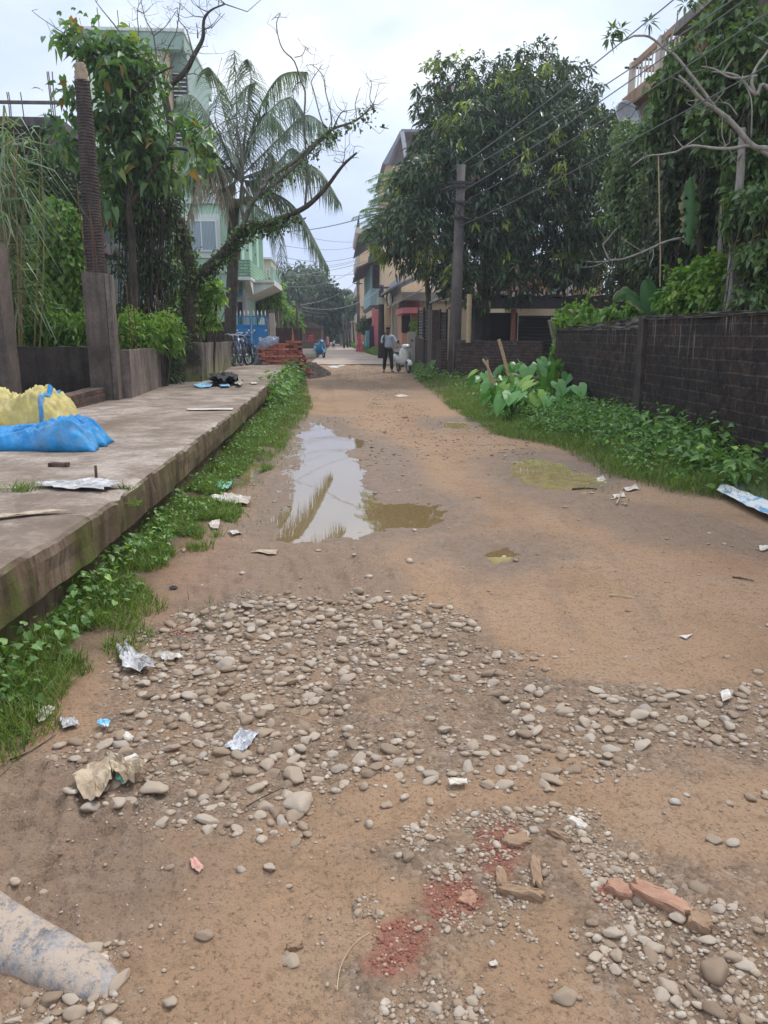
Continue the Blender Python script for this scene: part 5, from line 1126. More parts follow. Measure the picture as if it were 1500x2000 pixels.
# ---------------------------------------------------------------- tall building on the right behind the vines
M['bldg_wall'] = grime('old_plaster', (.42, .37, .30), (.12, .10, .085), .6, .3); M['orange'] = paint('orange_band', (.40, .25, .16), .6)
XB = 8.6
t = thing('apartment_building', 'old plastered apartment building with a railed roof balcony, half hidden by vines at right', 'building', (XB+4, 16, 0))
def YX(x): p = PX(x, 650, XB); return p[1]
yn = YX(1345); yf = YX(1205)
zb1 = PX(1205, 215, XB)[2]; zrail = PX(1205, 185, XB)[2]
mb = MB(); mb.box(XB, XB+9, yn, yf, 0, zb1-.35); mb.build('wall', M['bldg_wall'], t)
mb = MB(); mb.box(XB-.25, XB+9, yn, yf+.2, zb1-.347, zb1); mb.build('balcony_slab', M['orange'], t)
mb = MB(); mb.box(XB-.15, XB-.05, yn, yf, zrail+.25, zrail+.4); mb.box(XB+.3, XB+5, yf, yf+.1, zrail+.25, zrail+.4); mb.build('top_rail', M['orange'], t)
mb = MB()
for k in range(22): y = yf-.15-k*.24; mb.box(XB-.12, XB-.09, y, y+.03, zb1+.002, zrail+.249)
mb.build('balusters', M['trim'], t)
for k in range(3): y = yf-.02-k*2.0; mb = MB(); mb.box(XB-.17, XB-.03, y-.2, y, zb1+.003, zrail+.42); mb.build('rail_post', M['cream_l'], t)
ya, yb_ = YX(1262), YX(1292)
q = NM('bare_brick'); M['brick_or'] = brickmat('bare_brick', (.45, .18, .10), (.36, .15, .09), (.35, .28, .22), .24, .08, .2, (.15, .1, .08))
mb = MB(); mb.box(XB+.1, XB+4, yb_, ya, zb1+.003, PX(1262, 118, XB)[2]); mb.build('brick_parapet', M['brick_or'], t)
for (x, y0, y1) in ((1234, 175, 135), (1252, 150, 118), (1293, 100, 97)): a = PX(x, y0, XB+.2); b = PX(x, y1, XB+.2); mb = MB(); mb.bar(a, (a[0], a[1], b[2]), .05); mb.bar((a[0]-.25, a[1], b[2]), (a[0]+.3, a[1], b[2]), .05); mb.build('pipe', M['dark_metal'], t)
# taller near block
yn2 = 7.6; zt2 = PX(1345, 0, XB)[2]+3
mb = MB(); mb.box(XB+.02, XB+9, yn2, yn-.01, 0, zt2); mb.build('tall_wall', M['bldg_wall'], t)
ych = YX(1325); zc_ = PX(1325, 55, XB-.8)[2]
mb = MB(); mb.prism([(XB-.75, zc_), (XB+.015, zc_), (XB+.015, zc_+.55), (XB-.75, zc_+.2)], yn-3.2, ych, 'y'); mb.build('sunshade', M['bldg_wall'], t)
for (x, z0_, z1_) in ((1470, 2.2, 3.7),): 
    window(t, YX(1490), YX(1440), 4.2, 5.6, XB+.02, M['trim'], M['glass'], .06, 1, axis='x')
# satellite dish
t = thing('satellite_dish', 'round grey satellite dish on the balcony corner above the mango tree', 'satellite dish', (P(1222, 230, 21.5)[0], 21.5, P(1222, 245, 21.5)[2]))
c = P(1222, 230, 21.3); mb = MB(); Mx = Matrix.Rotation(math.radians(20), 4, 'Z') @ Matrix.Rotation(math.radians(72), 4, 'X')
prof = [(.001, .0), (.12, .01), (.24, .035), (.34, .075), (.40, .11), (.39, .118), (.33, .085), (.23, .045), (.12, .02), (.001, .01)]
tm = MB(); tm.lathe(prof, (0, 0, 0), 24); mb.add([tuple(Mx @ Vector(v)+Vector(c)) for v in tm.v], tm.f); mb.build('dish', plain('dish_grey', (.42, .43, .45), .4), t, True)
mb = MB(); fo = Mx @ Vector((0, 0, .42))+Vector(c); 
for a in (0, 2.1, 4.2): mb.tube([Vector(c)+Mx @ Vector((.37*math.cos(a), .37*math.sin(a), .11)), fo], .008, 5)
mb.ell(fo, (.04, .04, .05)); mb.build('receiver', M['dark_metal'], t)
mb = MB(); mb.bar(c, (c[0]+.35, c[1]+.4, c[2]-.6), .05); mb.build('bracket', M['dark_metal'], t)
# ---------------------------------------------------------------- vegetation above the wall
M['leaf_mid'] = leafmat('leaf_mid', (.055, .10, .035), (.155, .24, .08), (.2, .28, .06), .42, .3); M['leaf_grey'] = leafmat('leaf_grey', (.085, .13, .06), (.20, .27, .13), (.24, .3, .1), .5, .3)
def vine(name, label, blobs, n, per, ln, wd, shape, mat, stems=30, new=.08, shell=.6, hangstems=True, jit=.5, cat='vines', y_bot=610):
    t = thing(name, label, cat, (float(np.mean([b[0] for b in blobs])), float(np.mean([b[1] for b in blobs])), .1)); mb = MB()
    for _ in range(stems):
        b = random.choice(blobs); p = Vector((b[0]+random.gauss(0, .5)*b[3], b[1]+random.uniform(-.3, .3)*b[4], b[2]+random.uniform(-.2, .8)*b[5])); z1_ = max(.1, p.z-random.uniform(1.2, 4))
        limb(mb, [p, (p.x+random.gauss(0, .15), p.y, (p.z+z1_)/2), (p.x+random.gauss(0, .25), p.y, z1_)], random.uniform(.006, .014), .006, 4, 4)
    b0 = min(blobs, key=lambda b: b[2]); limb(mb, [(b0[0], b0[1], -.1), (b0[0]+.1, b0[1], b0[2]*.5), (b0[0], b0[1], b0[2])], .06, .03); mb.build('stems', M['bark'], t)
    pp, uu = blob_pts(blobs, n, shell); build_leaves('leaves', [rosettes(pp, uu, per, ln, wd, shape, .4, new, .9, .45, jit)], mat, t); return t
vine('climber', 'heart-leaved climber covering the corner of the tall building at upper right', bl([(1420, 140, 55, 12.5, .4), (1470, 90, 40, 12, .4), (1345, 150, 38, 13.5, .4), (1310, 165, 30, 14, .4), (1335, 105, 24, 13.6, .4), (1440, 230, 80, 12.5, .4), (1490, 170, 45, 12, .4), (1395, 40, 22, 13, .4), (1440, 10, 34, 12.6, .4), (1330, 250, 70, 14, .4), (1490, 330, 60, 12, .4)]), 1850, 6, .115, .8, 'heart', M['leaf_mid'], 60, .06)
vine('climber', 'small-leaved grey-green creeper between the satellite dish and the mango tree', bl([(1260, 290, 52, 16.5, .5), (1230, 330, 45, 17, .5), (1290, 380, 60, 16, .5), (1240, 420, 50, 17, .5), (1300, 220, 34, 16.5, .5), (1270, 480, 50, 16.5, .5), (1220, 260, 26, 17.5, .5), (1210, 380, 36, 17.5, .5)]), 1500, 7, .095, .6, 'oval', M['leaf_grey'], 45, .08, .7)
vine('climber', 'dark leafy vine curtain hanging in the middle of the right-hand thicket', bl([(1350, 340, 60, 13.8, .5), (1400, 430, 62, 13.2, .5), (1340, 440, 55, 14, .5), (1420, 330, 50, 13, .5), (1310, 520, 55, 14.5, .5), (1390, 520, 45, 13.5, .5)]), 1150, 6, .13, .75, 'heart', M['leaf_dark'], 70, .05, .9)
vine('climber', 'vine with thin dry stems hanging down at the right border above the wall', bl([(1470, 420, 50, 11.5, .5), (1490, 500, 42, 11, .5), (1480, 570, 42, 11, .5), (1460, 600, 30, 10.8, .5), (1500, 400, 40, 11, .5)]), 520, 6, .11, .7, 'heart', M['leaf_mid'], 110, .12, .95)
bush('bush', 'broad-leaved bush spreading just above the corner of the black wall', bl([(1350, 560, 48, 12.6, .7), (1400, 550, 50, 12.3, .7), (1320, 590, 32, 12.8, .7), (1390, 590, 44, 12.2, .7), (1440, 560, 36, 12, .7), (1430, 600, 28, 11.9, .7)]), 560, 7, .12, .6, 'oval', M['leaf_lime'], .15)
t = vine('wall_creeper', 'bright creeper trailing over the far end of the black wall', bl([(1110, 625, 24, 16.6, .8), (1150, 625, 22, 16.0, .8), (1190, 620, 20, 15, .8), (1095, 680, 14, 16.8, .8), (1235, 608, 20, 14, .8), (1130, 640, 18, 16.3, .8)]), 520, 6, .10, .85, 'heart', M['leaf_lime'], 8, .1, .8)
ivy([(path([(1110, 640), (1118, 600), (1130, 580), (1145, 592), (1160, 610)], 16), .5), (path([(1140, 600), (1152, 575), (1160, 560)], 16), .3)], 90, .05, .09, 'trailing_leaves', t, M['leaf_lime'])
bush('shrub', 'shadowy shrub filling the dark gap between the shed and the thicket', bl([(1225, 540, 40, 19, .6), (1260, 560, 36, 18, .6), (1230, 590, 30, 18, .6), (1225, 480, 30, 20, .6)]), 420, 7, .13, .5, 'oval', M['leaf_dark'], .03, shell=.95)
# bare pale trunks and the frangipani
t = thing('bare_tree', 'pale slender trunk standing upright in the vines near the right border', 'tree trunk', (P(1425, 610, 11.8)[0], 11.8, 0))
mb = MB(); limb(mb, [(P(1420, 640, 11.8)[0], 11.8, 0)]+path([(1424, 600), (1432, 520), (1440, 420), (1448, 310), (1450, 250)], 11.8), .10, .045, 5, 9); mb.build('trunk', M['bark_pale'], t, True)
t = thing('bare_tree', 'shorter pale trunk left of the upright slender one', 'tree trunk', (P(1410, 610, 12.6)[0], 12.6, 0))
mb = MB(); limb(mb, [(P(1404, 640, 12.6)[0], 12.6, 0)]+path([(1408, 560), (1410, 470), (1416, 360)], 12.6), .09, .05, 5, 9); mb.build('trunk', M['bark_pale'], t, True)
t = thing('frangipani_tree', 'frangipani with bare pale knotty branches and star-like leaf tufts against the sky', 'tree', (P(1560, 560, 10.2)[0], 10.2, 0))
mb = MB(); Yf = 10.4; tips = []
limb(mb, [(P(1570, 700, Yf)[0], Yf, -.1)]+path([(1560, 560), (1550, 430), (1540, 330), (1530, 300)], Yf), .12, .06, 4, 10)
for pts, r0, r1 in [(a_, b_*.62, c_*.7) for a_, b_, c_ in (([(1535, 310), (1500, 292), (1470, 285), (1430, 240), (1400, 215), (1370, 195), (1350, 172), (1326, 148)], .075, .02), ([(1535, 315), (1500, 302), (1468, 285), (1430, 290), (1400, 290), (1350, 285), (1320, 297)], .05, .018), ([(1320, 297), (1290, 302), (1262, 306), (1232, 326)], .018, .008),
                    ([(1545, 300), (1520, 200), (1490, 165), (1475, 185), (1440, 148), (1390, 140)], .06, .012), ([(1475, 185), (1468, 160), (1478, 130), (1500, 100), (1520, 60)], .04, .015), ([(1478, 148), (1430, 152), (1395, 135), (1370, 130)], .028, .01),
                    ([(1412, 225), (1410, 260), (1418, 285), (1430, 300)], .012, .008), ([(1467, 270), (1468, 200), (1455, 165), (1445, 150)], .016, .01), ([(1380, 200), (1360, 180), (1352, 180)], .014, .008), ([(1440, 225), (1425, 205), (1412, 200)], .016, .008),
                    ([(1370, 195), (1340, 200), (1375, 215), (1395, 205)], .01, .005))]:
    s_ = limb(mb, path(pts, Yf), r0, r1, 4, 7); twigs(mb, s_[len(s_)//2:], 3, .25, r1*.7, 1)
for pts, r0 in (([(1400, 215), (1360, 160), (1320, 110), (1302, 98), (1268, 72), (1238, 70)], .022), ([(1238, 70), (1215, 80), (1192, 78)], .012), ([(1268, 72), (1268, 55), (1268, 48)], .010), ([(1215, 80), (1208, 70), (1210, 62)], .009), ([(1302, 98), (1316, 60), (1322, 42), (1324, 20)], .014), ([(1302, 98), (1298, 75), (1298, 60)], .010), ([(1298, 75), (1288, 68)], .006), ([(1316, 60), (1300, 58)], .006), ([(1455, 310), (1380, 480), (1310, 478), (1240, 495), (1180, 512)], .0)):
    if r0: limb(mb, path(pts, Yf), r0, r0*.55, 4, 6)
mb.build('trunk', M['bark_pale'], t, True); mb = MB(); tf_ = t
for pts, r0 in (([(1330, 465), (1300, 472), (1260, 490), (1220, 505), (1190, 508)], .022), ([(1190, 508), (1178, 480), (1185, 470), (1205, 445)], .014), ([(1185, 470), (1172, 452)], .008), ([(1190, 508), (1165, 512), (1145, 510)], .010), ([(1190, 508), (1160, 520), (1135, 522)], .009), ([(1165, 512), (1152, 488)], .007), ([(1275, 482), (1276, 500), (1268, 520)], .010), ([(1255, 492), (1225, 472), (1215, 466)], .008)):
    limb(mb, path(pts, 12.6), r0, r0*.6, 4, 6)
tag(mb.build('bare_branch', M['bark_pale'], None, True), 'pale bare forked branch reaching left over the dark gap above the shed', 'branch')
lv = []
for (x, y, Y) in ((1268, 44, Yf), (1212, 58, Yf), (1190, 75, Yf), (1197, 60, Yf), (1338, 8, Yf), (1190, 425, 12.6), (1165, 425, 12.6), (1358, 0, Yf), (1490, 30, Yf)):
    c = np.array(P(x, y, Y)); n = 13; a = np.linspace(0, 6.28, n)+rng.normal(0, .2, n); d = np.stack([np.cos(a), rng.normal(-.3, .3, n), np.sin(a)], -1); lv.append(leafarr(np.tile(c, (n, 1))+d*.015, d, rng.uniform(.10, .17, n), .042, 'lance', .25, roll=.3))
build_leaves('crown', lv, M['leaf_mid'], t)
# banana plants
M['leaf_banana'] = leafmat('leaf_banana', (.05, .12, .05), (.09, .19, .08), (.36, .27, .14), .3, .3)
def banana_leaf(parent, pts, hw, torn=0, mat=None, roll=0.0):
    sp = smooth_path([Vector(p) for p in pts], 8); n = len(sp); V = []; F = []; A = []
    for i, p in enumerate(sp):
        t_ = i/(n-1); d = (sp[min(i+1, n-1)]-sp[max(i-1, 0)]).normalized(); s_ = d.cross(Vector((math.sin(roll), -1, .25))).normalized(); nn = s_.cross(d); w_ = hw*(math.sin(math.pi*min(1, t_*.93+.06))**.55)
        for j in range(-4, 5):
            f_ = j/4; ww = w_*(1-torn*random.random()*(abs(f_) > .4)); V.append(p+s_*(f_*ww)+nn*(-abs(f_)**1.3*w_*.35)+Vector((0, 0, -torn*abs(f_)*w_*.6*random.random()))); A.append(1.0 if (torn and abs(j) == 4) else 0)
    for i in range(n-1):
        for j in range(8):
            if torn and j in (0, 1, 6, 7) and random.random() < torn*.5: continue
            F.append((i*9+j, i*9+j+1, i*9+j+10, i*9+j+9))
    npmesh('leaf', [tuple(v) for v in V], F, mat or M['leaf_banana'], parent, {'rnd': [.5]*len(V), 'tint': A}, True)
    mb = MB(); mb.tube(sp, taper(n, .014, .004), 5); mb.build('midrib', M['leaf_lime'], parent, True)
t = thing('banana_plant', 'young banana plant with one broad fresh leaf upright above the wall end', 'banana plant', (P(1280, 600, 13.2)[0], 13.2, 0))
mb = MB(); limb(mb, [(P(1284, 650, 13.4)[0], 13.4, 0)]+path([(1284, 640), (1284, 612)], 13.4), .10, .06); mb.build('stem', M['leaf_lime'], t, True)
banana_leaf(t, path([(1284, 618), (1276, 590), (1262, 545)], 13.2), .19); banana_leaf(t, path([(1284, 618), (1255, 590), (1225, 572), (1198, 588)], 13.3), .15, .3, roll=.8); banana_leaf(t, path([(1286, 618), (1300, 600), (1306, 590)], 13.2), .10)
t = thing('banana_plant', 'tattered brown-edged banana leaf hanging in the middle of the right thicket', 'banana plant', (P(1350, 600, 12.4)[0], 12.4, 0))
mb = MB(); limb(mb, [(P(1372, 650, 12.6)[0], 12.6, 0)]+path([(1370, 560), (1362, 440), (1350, 350)], 12.6), .07, .02); mb.build('stem', M['bark'], t, True)
banana_leaf(t, path([(1349, 346), (1352, 400), (1350, 440), (1345, 478)], 12.4), .20, .55)
banana_leaf(t, path([(1505, 372), (1480, 378), (1462, 392)], 11), .13, .1)
mb = MB(); mb.tube(path([(1286, 305), (1288, 400), (1290, 500), (1289, 560)], 13), .012, 5); tag(mb.build('hanging_rope', M['bamboo']), 'thin straight dry stem hanging vertically before the right thicket', 'stem')
# ---------------------------------------------------------------- taro plants
M['leaf_taro'] = leafmat('leaf_taro', (.055, .17, .03), (.13, .31, .06), (.28, .42, .06), .32, .3)
TT = (np.array([[.1, 0, 0], [-.28, -.2, -.02], [-.1, -.42, .03], [.25, -.48, .04], [.65, -.3, 0], [1, 0, -.12], [.65, .3, 0], [.25, .48, .04], [-.1, .42, .03], [-.28, .2, -.02], [.35, 0, -.03], [.7, 0, -.07]]),
      [(0, 1, 2), (0, 2, 3), (0, 3, 10), (10, 3, 4), (10, 4, 11), (11, 4, 5), (11, 5, 6), (10, 11, 6), (10, 6, 7), (0, 10, 7), (0, 7, 8), (0, 8, 9)])
LT['taro'] = TT
def taro(x, y, n, h, ln, label, tint=.1, group=None):
    z = hg(x, y); t = thing('taro_plant', label, 'taro plant', (x, y, z), 0, group); mb = MB(); pos = []; dr = []
    for k in range(n):
        a = random.uniform(0, 6.28) if n > 3 else -1.6+random.uniform(-1, 1); hh = h*random.uniform(.55, 1.05); r_ = h*random.uniform(.12, .5)
        e = Vector((x+r_*math.cos(a), y+r_*math.sin(a), z+hh)); mb.tube(smooth_path([(x, y, z-.02), (x+r_*.25*math.cos(a), y+r_*.25*math.sin(a), z+hh*.6), e], 4), taper(9, .012, .006), 5); pos.append(tuple(e)); dr.append((math.cos(a)*.8, math.sin(a)*.8-.45, -.75))
    mb.build('stalk', M['leaf_lime'], t, True); l_ = ln*rng.uniform(.6, 1.15, n)
    build_leaves('leaves', [leafarr(np.array(pos), np.array(dr)+rng.normal(0, .2, (n, 3)), l_, l_*.95, 'taro', .12, (rng.random(n) < tint)*.8, roll=.35)], M['leaf_taro'], t); return t
for (x, y, Y, n, h, ln, lab) in ((1108, 800, 0, 5, .75, .42, 'taro with the largest leaves touching the end of the black wall'), (1060, 815, 0, 8, .62, .34, 'leafy taro left of the one at the wall end'), (1040, 790, 0, 6, .95, .38, 'tallest taro with a leaf pointing up, centre of the patch'),
                                 (1005, 800, 0, 8, .55, .34, 'taro in front of the longest bamboo stake'), (975, 790, 0, 8, .55, .30, 'taro in front of the short split stakes'), (940, 770, 0, 6, .5, .28, 'small dark taro at the left edge of the patch'), (1030, 830, 0, 8, .55, .36, 'broad taro between the leafy one and the low front one'), (1000, 830, 0, 7, .45, .30, 'taro at the front edge of the patch below the longest stake'), (965, 810, 0, 6, .4, .26, 'little taro in the grass in front of the short stakes'), (1120, 815, 0, 6, .5, .30, 'taro squeezed against the foot of the black wall end'), (1020, 752, 0, 6, .7, .32, 'rearmost taro against the low dark plot wall'), (1055, 768, 0, 6, .75, .36, 'taro behind the tallest one, below the crooked post'), (985, 765, 0, 6, .6, .28, 'taro directly behind the short split stakes'), (1085, 780, 0, 6, .8, .34, 'taro with round bluish leaves below the pale crooked post'),
                                 (1010, 770, 0, 6, .7, .32, 'taro half hidden behind the bamboo stakes'), (850, 735, 0, 5, .45, .24, 'lone small taro beside the foot of the fence beyond the pole'), (1075, 835, 0, 7, .4, .26, 'low taro nearest the road at the front of the patch')):
    gx, gy = G(x, y); taro(gx, gy, n, h, ln, lab, .15)
pl_ = [(1300, 905), (1345, 925), (1390, 945), (1260, 880), (1430, 965), (1330, 880), (1370, 905), (1400, 915), (1290, 875)]
wb = np.array([G(a, b) for a, b in pl_ for _ in range(5)])+rng.normal(0, .12, (45, 2)); weeds('weeds', wb, rng.uniform(.25, .5, 45), 16, .115, 'bigger-leaved weeds along the foot of the black wall', 'oval', .55)
# painted tin sheet and bamboo at the lower right
M['tin'] = None
q = NM('painted_tin'); c = q.ramp(q.noise(3.5, 6, .8), [(.42, (.10, .30, .50)), (.48, (.62, .62, .58)), (.62, (.66, .66, .62)), (.68, (.30, .20, .14))]); M['tin'] = q.done(c, .5, q.bump(q.noise(12, 3), .3, .01))
def sheetobj(name, pts4, Z, mat, label, cat, n=16, amp=.012, th=.006):
    "rumpled sheet over four ground corners"
    V = []; F = []
    for i in range(n+1):
        for j in range(n+1):
            u, v = i/n, j/n; x = (1-u)*(1-v)*pts4[0][0]+u*(1-v)*pts4[1][0]+u*v*pts4[2][0]+(1-u)*v*pts4[3][0]; y = (1-u)*(1-v)*pts4[0][1]+u*(1-v)*pts4[1][1]+u*v*pts4[2][1]+(1-u)*v*pts4[3][1]
            V.append((x, y, Z+amp*2*(fbm(np.array([x*14]), np.array([y*14]), 3, 3)[0])+hg(x, y)))
    for i in range(n):
        for j in range(n): F.append((i*(n+1)+j, (i+1)*(n+1)+j, (i+1)*(n+1)+j+1, i*(n+1)+j+1))
    o = npmesh(name, V, F, mat, None, None, True); m_ = o.modifiers.new('s', 'SOLIDIFY'); m_.thickness = th; return tag(o, label, cat)
sheetobj('tin_sheet', [G(1398, 975), G(1510, 1030), G(1540, 1012), G(1408, 968)], .06, M['tin'], 'peeling blue and white painted tin strip lying at the right edge below the weeds', 'metal sheet')
sheetobj('grey_sheet', [G(1425, 972), G(1530, 1010), G(1560, 975), G(1460, 955)], .02, plain('grey_tarp', (.12, .13, .14), .6), 'dull grey sheet on the ground behind the painted tin strip', 'sheet', amp=.02)
stick([(1470, 938, 7.1), (1500, 962, 6.9), (1560, 1005, 6.6)], 0, .035, 'short bamboo pole lying on the grey sheet at the right edge', M['bamboo'])
# ================================================================== FAR STREET
def SX(x, Y): return P(x, 650, Y)[0]
def SZ(y, Y): return P(658, y, Y)[2]
# cream house with columns, and salmon porch house (right row)
t = thing('column_house', 'cream single-storey house with a row of square columns behind the standing man', 'house', (5.5, 48, 0))
XA = SX(790, 41); y0, y1 = 41, 58
mb = MB(); mb.box(XA+1.0, XA+7, y0+.2, y1, 0, 3.1); mb.build('wall', M['cream'], t)
mb = MB(); mb.box(XA-.15, XA+7, y0, y1, 3.104, 3.55); mb.build('roof_slab', M['cream_l'], t)
for k in range(6): y = y0+.3+k*3.1; mb = MB(); mb.box(XA, XA+.35, y, y+.4, 0, 3.10); mb.build('column', M['cream_l'], t)
mb = MB(); mb.box(SX(775, 41), SX(790, 41), 40.8, 40.996, 0, 3.0); mb.build('front_wall', M['cream_l'], t)
mb = MB(); a = 3.6; mb.prism([(XA-.9, 3.62), (XA-.9, 3.70), (XA+2.6, 5.3), (XA+2.6, 5.22)], y0-1.5, y1-7, 'y'); mb.build('awning', M['corr_roof'], t)
mb = MB(); mb.box(XA-.1, XA+.05, y0+3, y1-2, 3.56, 4.5); mb.build('railing_panel', paint('grey_sheet_rail', (.34, .35, .38), .5), t)
t = thing('porch_house', 'salmon house with a pink porch slab and grey sheet roof right of the scooter', 'house', (5.5, 39, 0))
Yp2 = 37.0
mb = MB(); mb.box(SX(789, Yp2), SX(826, Yp2), Yp2+.6, Yp2+3.5, 0, SZ(606, Yp2)); mb.build('wall', M['salmon'], t)
mb = MB(); mb.box(SX(784, Yp2), SX(824, Yp2), Yp2-.7, Yp2+3.5, SZ(612, Yp2), SZ(601, Yp2)); mb.build('porch_slab', M['pink'], t)
mb = MB(); mb.box(SX(786, Yp2), SX(803, Yp2), Yp2+.5, Yp2+.59, SZ(650, Yp2), SZ(615, Yp2)); mb.build('window', M['black_in'], t)
mb = MB(); mb.box(SX(784, Yp2), SX(801, Yp2), Yp2-.3, Yp2-.1, 0, SZ(651, Yp2)); mb.build('front_wall', M['salmon'], t)
mb = MB(); mb.box(SX(803, Yp2), SX(805, Yp2), Yp2+.4, Yp2+.59, SZ(652, Yp2), SZ(612, Yp2)-.01); mb.build('jamb', M['cream'], t)
mb = MB(); mb.prism([(SX(775, Yp2), SZ(590, Yp2)), (SX(775, Yp2), SZ(589, Yp2)+.03), (SX(822, Yp2), SZ(566, Yp2)+.03), (SX(822, Yp2), SZ(567, Yp2))], Yp2-.9, Yp2+3.6, 'y'); mb.build('sheet_roof', M['corr_roof'], t)
mb = MB(); mb.box(SX(790, Yp2), SX(824, Yp2), Yp2+.8, Yp2+3.4, SZ(600, Yp2)+.003, SZ(585, Yp2)); mb.build('upper_wall', paint('maroon', (.12, .05, .045), .4), t)
mb = MB(); mb.lathe([(.12, 0), (.13, .25), (.10, .28)], (SX(787, Yp2), Yp2-.4, SZ(601, Yp2)+.002), 10); mb.build('plant_pot', M['dark_metal'], t)
bush('potted_shrub', 'yellowish shrub against the salmon house wall', bl([(812, 632, 9, 36.8, .8), (814, 645, 8, 36.8, .8), (808, 650, 6, 36.8, .8)]), 90, 6, .14, .5, 'oval', M['leaf_lime'], .3)
# blue and pink balcony house
XP = 3.5
t = thing('balcony_house', 'old house with pale blue upstairs windows, tiled eaves and bright pink ground floor', 'house', (XP+3, 62, 0))
y0, y1 = 58.5, 74
M['tile_roof'] = plain('roof_tiles', (.10, .075, .065), .9, .4, 5)
mb = MB(); mb.box(XP, XP+7, y0, y1, 0, 3.2); mb.build('ground_floor_wall', M['pink'], t)
zu = 3.6; zt_ = SZ(555, 60)
mb = MB(); mb.box(XP+.1, XP+7, y0+.1, y1, 3.204, zt_+1.4); mb.build('wall', M['cream_l'], t)
mb = MB(); mb.box(XP-1.0, XP+.09, y0+.3, y1-1, 3.5, 4.7); mb.build('balcony', M['bluep'], t)
mb = MB(); mb.box(XP-.95, XP+.09, y0+.3, y1-1, 3.2, 3.497); mb.build('balcony_slab', M['unfin'], t)
for k in range(10): y = y0+.35+k*1.45; mb = MB(); mb.box(XP-.98, XP-.85, y, y+.35, 4.703, 6.3); mb.build('window_post', M['bluep'], t)
mb = MB(); mb.box(XP-.7, XP+.05, y0+.4, y1-1.1, 4.704, 6.3); mb.build('window', M['black_in'], t)
mb = MB(); mb.prism([(XP-2.0, 5.95), (XP-2.0, 6.07), (XP+1.5, 7.75), (XP+1.5, 7.6)], y0-.8, y1, 'y'); mb.build('lower_eave', M['tile_roof'], t)
mb = MB(); mb.prism([(XP-1.9, 8.1), (XP-1.9, 8.25), (XP+2.5, 11.1), (XP+2.5, 10.9)], y0-.5, y1, 'y'); mb.build('upper_roof', M['tile_roof'], t)
mb = MB(); mb.box(XP-.6, XP+.09, y0+.6, y1-1, 6.9, 8.05); mb.build('upper_window', M['bluep'], t)
for k in range(5): y = y0+.8+k*2.6; mb = MB(); mb.box(XP-.62, XP-.605, y, y+1.2, 7.1, 8.0); mb.build('window', M['black_in'], t)
mb = MB(); mb.box(XP-.7, XP-.04, y0-.3, y0-.1, 0, 3.1); mb.box(XP-.9, XP-.72, y0-.28, y0-.12, 0, 3.3); mb.build('pink_frame', M['pink'], t)
mb = MB(); mb.box(XP-.25, XP-.003, y0+1, y0+2.6, 0, 2.4); mb.build('doorway', M['black_in'], t)
mb = MB(); mb.box(XP-.9, XP-.05, y0+.2, y1-2, 2.7, 3.19); mb.build('fascia', M['cream_l'], t)
# washing outside
M['cloth_pink'] = plain('cloth_pink', (.72, .16, .22), .9, .4, 3); M['cloth_teal'] = plain('cloth_teal', (.18, .38, .40), .9, .3); M['cloth_dark'] = plain('cloth_dark', (.06, .03, .08), .9, .3)
def cloth(c, w0, w1, h, mat, label, rz=0):
    x, y, z = c; V = []; F = []; n = 12; m = 8
    for i in range(m+1):
        for j in range(n+1):
            w_ = (w0+(w1-w0)*i/m)*(j/n-.5); V.append((x+w_*math.cos(rz), y+w_*math.sin(rz)+.06*math.sin(j*1.7+i*.4), z-h*i/m+.03*math.sin(j*2.1)*(i == m)))
    for i in range(m):
        for j in range(n): F.append((i*(n+1)+j, i*(n+1)+j+1, (i+1)*(n+1)+j+1, (i+1)*(n+1)+j))
    o = npmesh('hanging_cloth', V, F, mat, None, None, True); m_ = o.modifiers.new('s', 'SOLIDIFY'); m_.thickness = .01; return tag(o, label, 'cloth')
cloth((SX(702, 62), 62, SZ(650, 62)), .15, .62, 1.45, M['cloth_pink'], 'large pink and white cloth hung out to dry, widening towards the ground')
cloth((SX(711, 60), 60, SZ(655, 60)), .5, .3, .45, plain('cloth_peach', (.65, .3, .25), .9, .3), 'small peach cloth on the line right of the large pink cloth')
cloth((SX(718, 58), 58, SZ(646, 58)), .3, .45, 1.2, M['cloth_teal'], 'teal garments hanging on the pink house front')
cloth((SX(726, 57.5), 57.5, SZ(636, 57.5)), .3, .4, 1.6, M['cloth_dark'], 'dark long garments hanging left of the pink door frame')
cloth((SX(607, 70), 70, SZ(654, 70)), .5, .6, .8, plain('cloth_red', (.45, .06, .08), .9, .3), 'red cloth hanging before the small far house on the left')
# tall peach building, roof shed building
t = thing('apartment_block', 'tall narrow peach apartment block at the far right of the street', 'building', (8, 92, 0))
Ya = 84; xa, xb2 = SX(704, Ya), SX(775, Ya); zt_ = SZ(456, Ya)
mb = MB(); mb.box(xa, xb2+4, Ya, Ya+14, 0, zt_); mb.build('wall', M['peach'], t)
mb = MB(); mb.box(xa-.45, xb2+4, Ya-.3, Ya+14.3, zt_+.003, zt_+.5); mb.build('roof_edge', M['cream_l'], t)
for k in range(4):
    z0_ = 2.5+k*2.9; mb = MB(); mb.box(xa-.4, xa-.003, Ya+.4, Ya+13, z0_, z0_+1.0); mb.build('balcony', M['cream_l'], t); mb = MB(); mb.box(xa-.1, xa-.004, Ya+1, Ya+12, z0_+1.003, z0_+2.2); mb.build('window', M['black_in'], t)
for k in range(1):
    window(t, SX(708, Ya), SX(716, Ya), SZ(612, Ya), SZ(602, Ya), Ya, M['cream'], M['glass'], .1, 1)
mb = MB(); mb.box(SX(704, Ya), SX(720, Ya), Ya-.5, Ya-.003, SZ(600, Ya), SZ(598, Ya)); mb.build('sunshade', M['orange'], t)
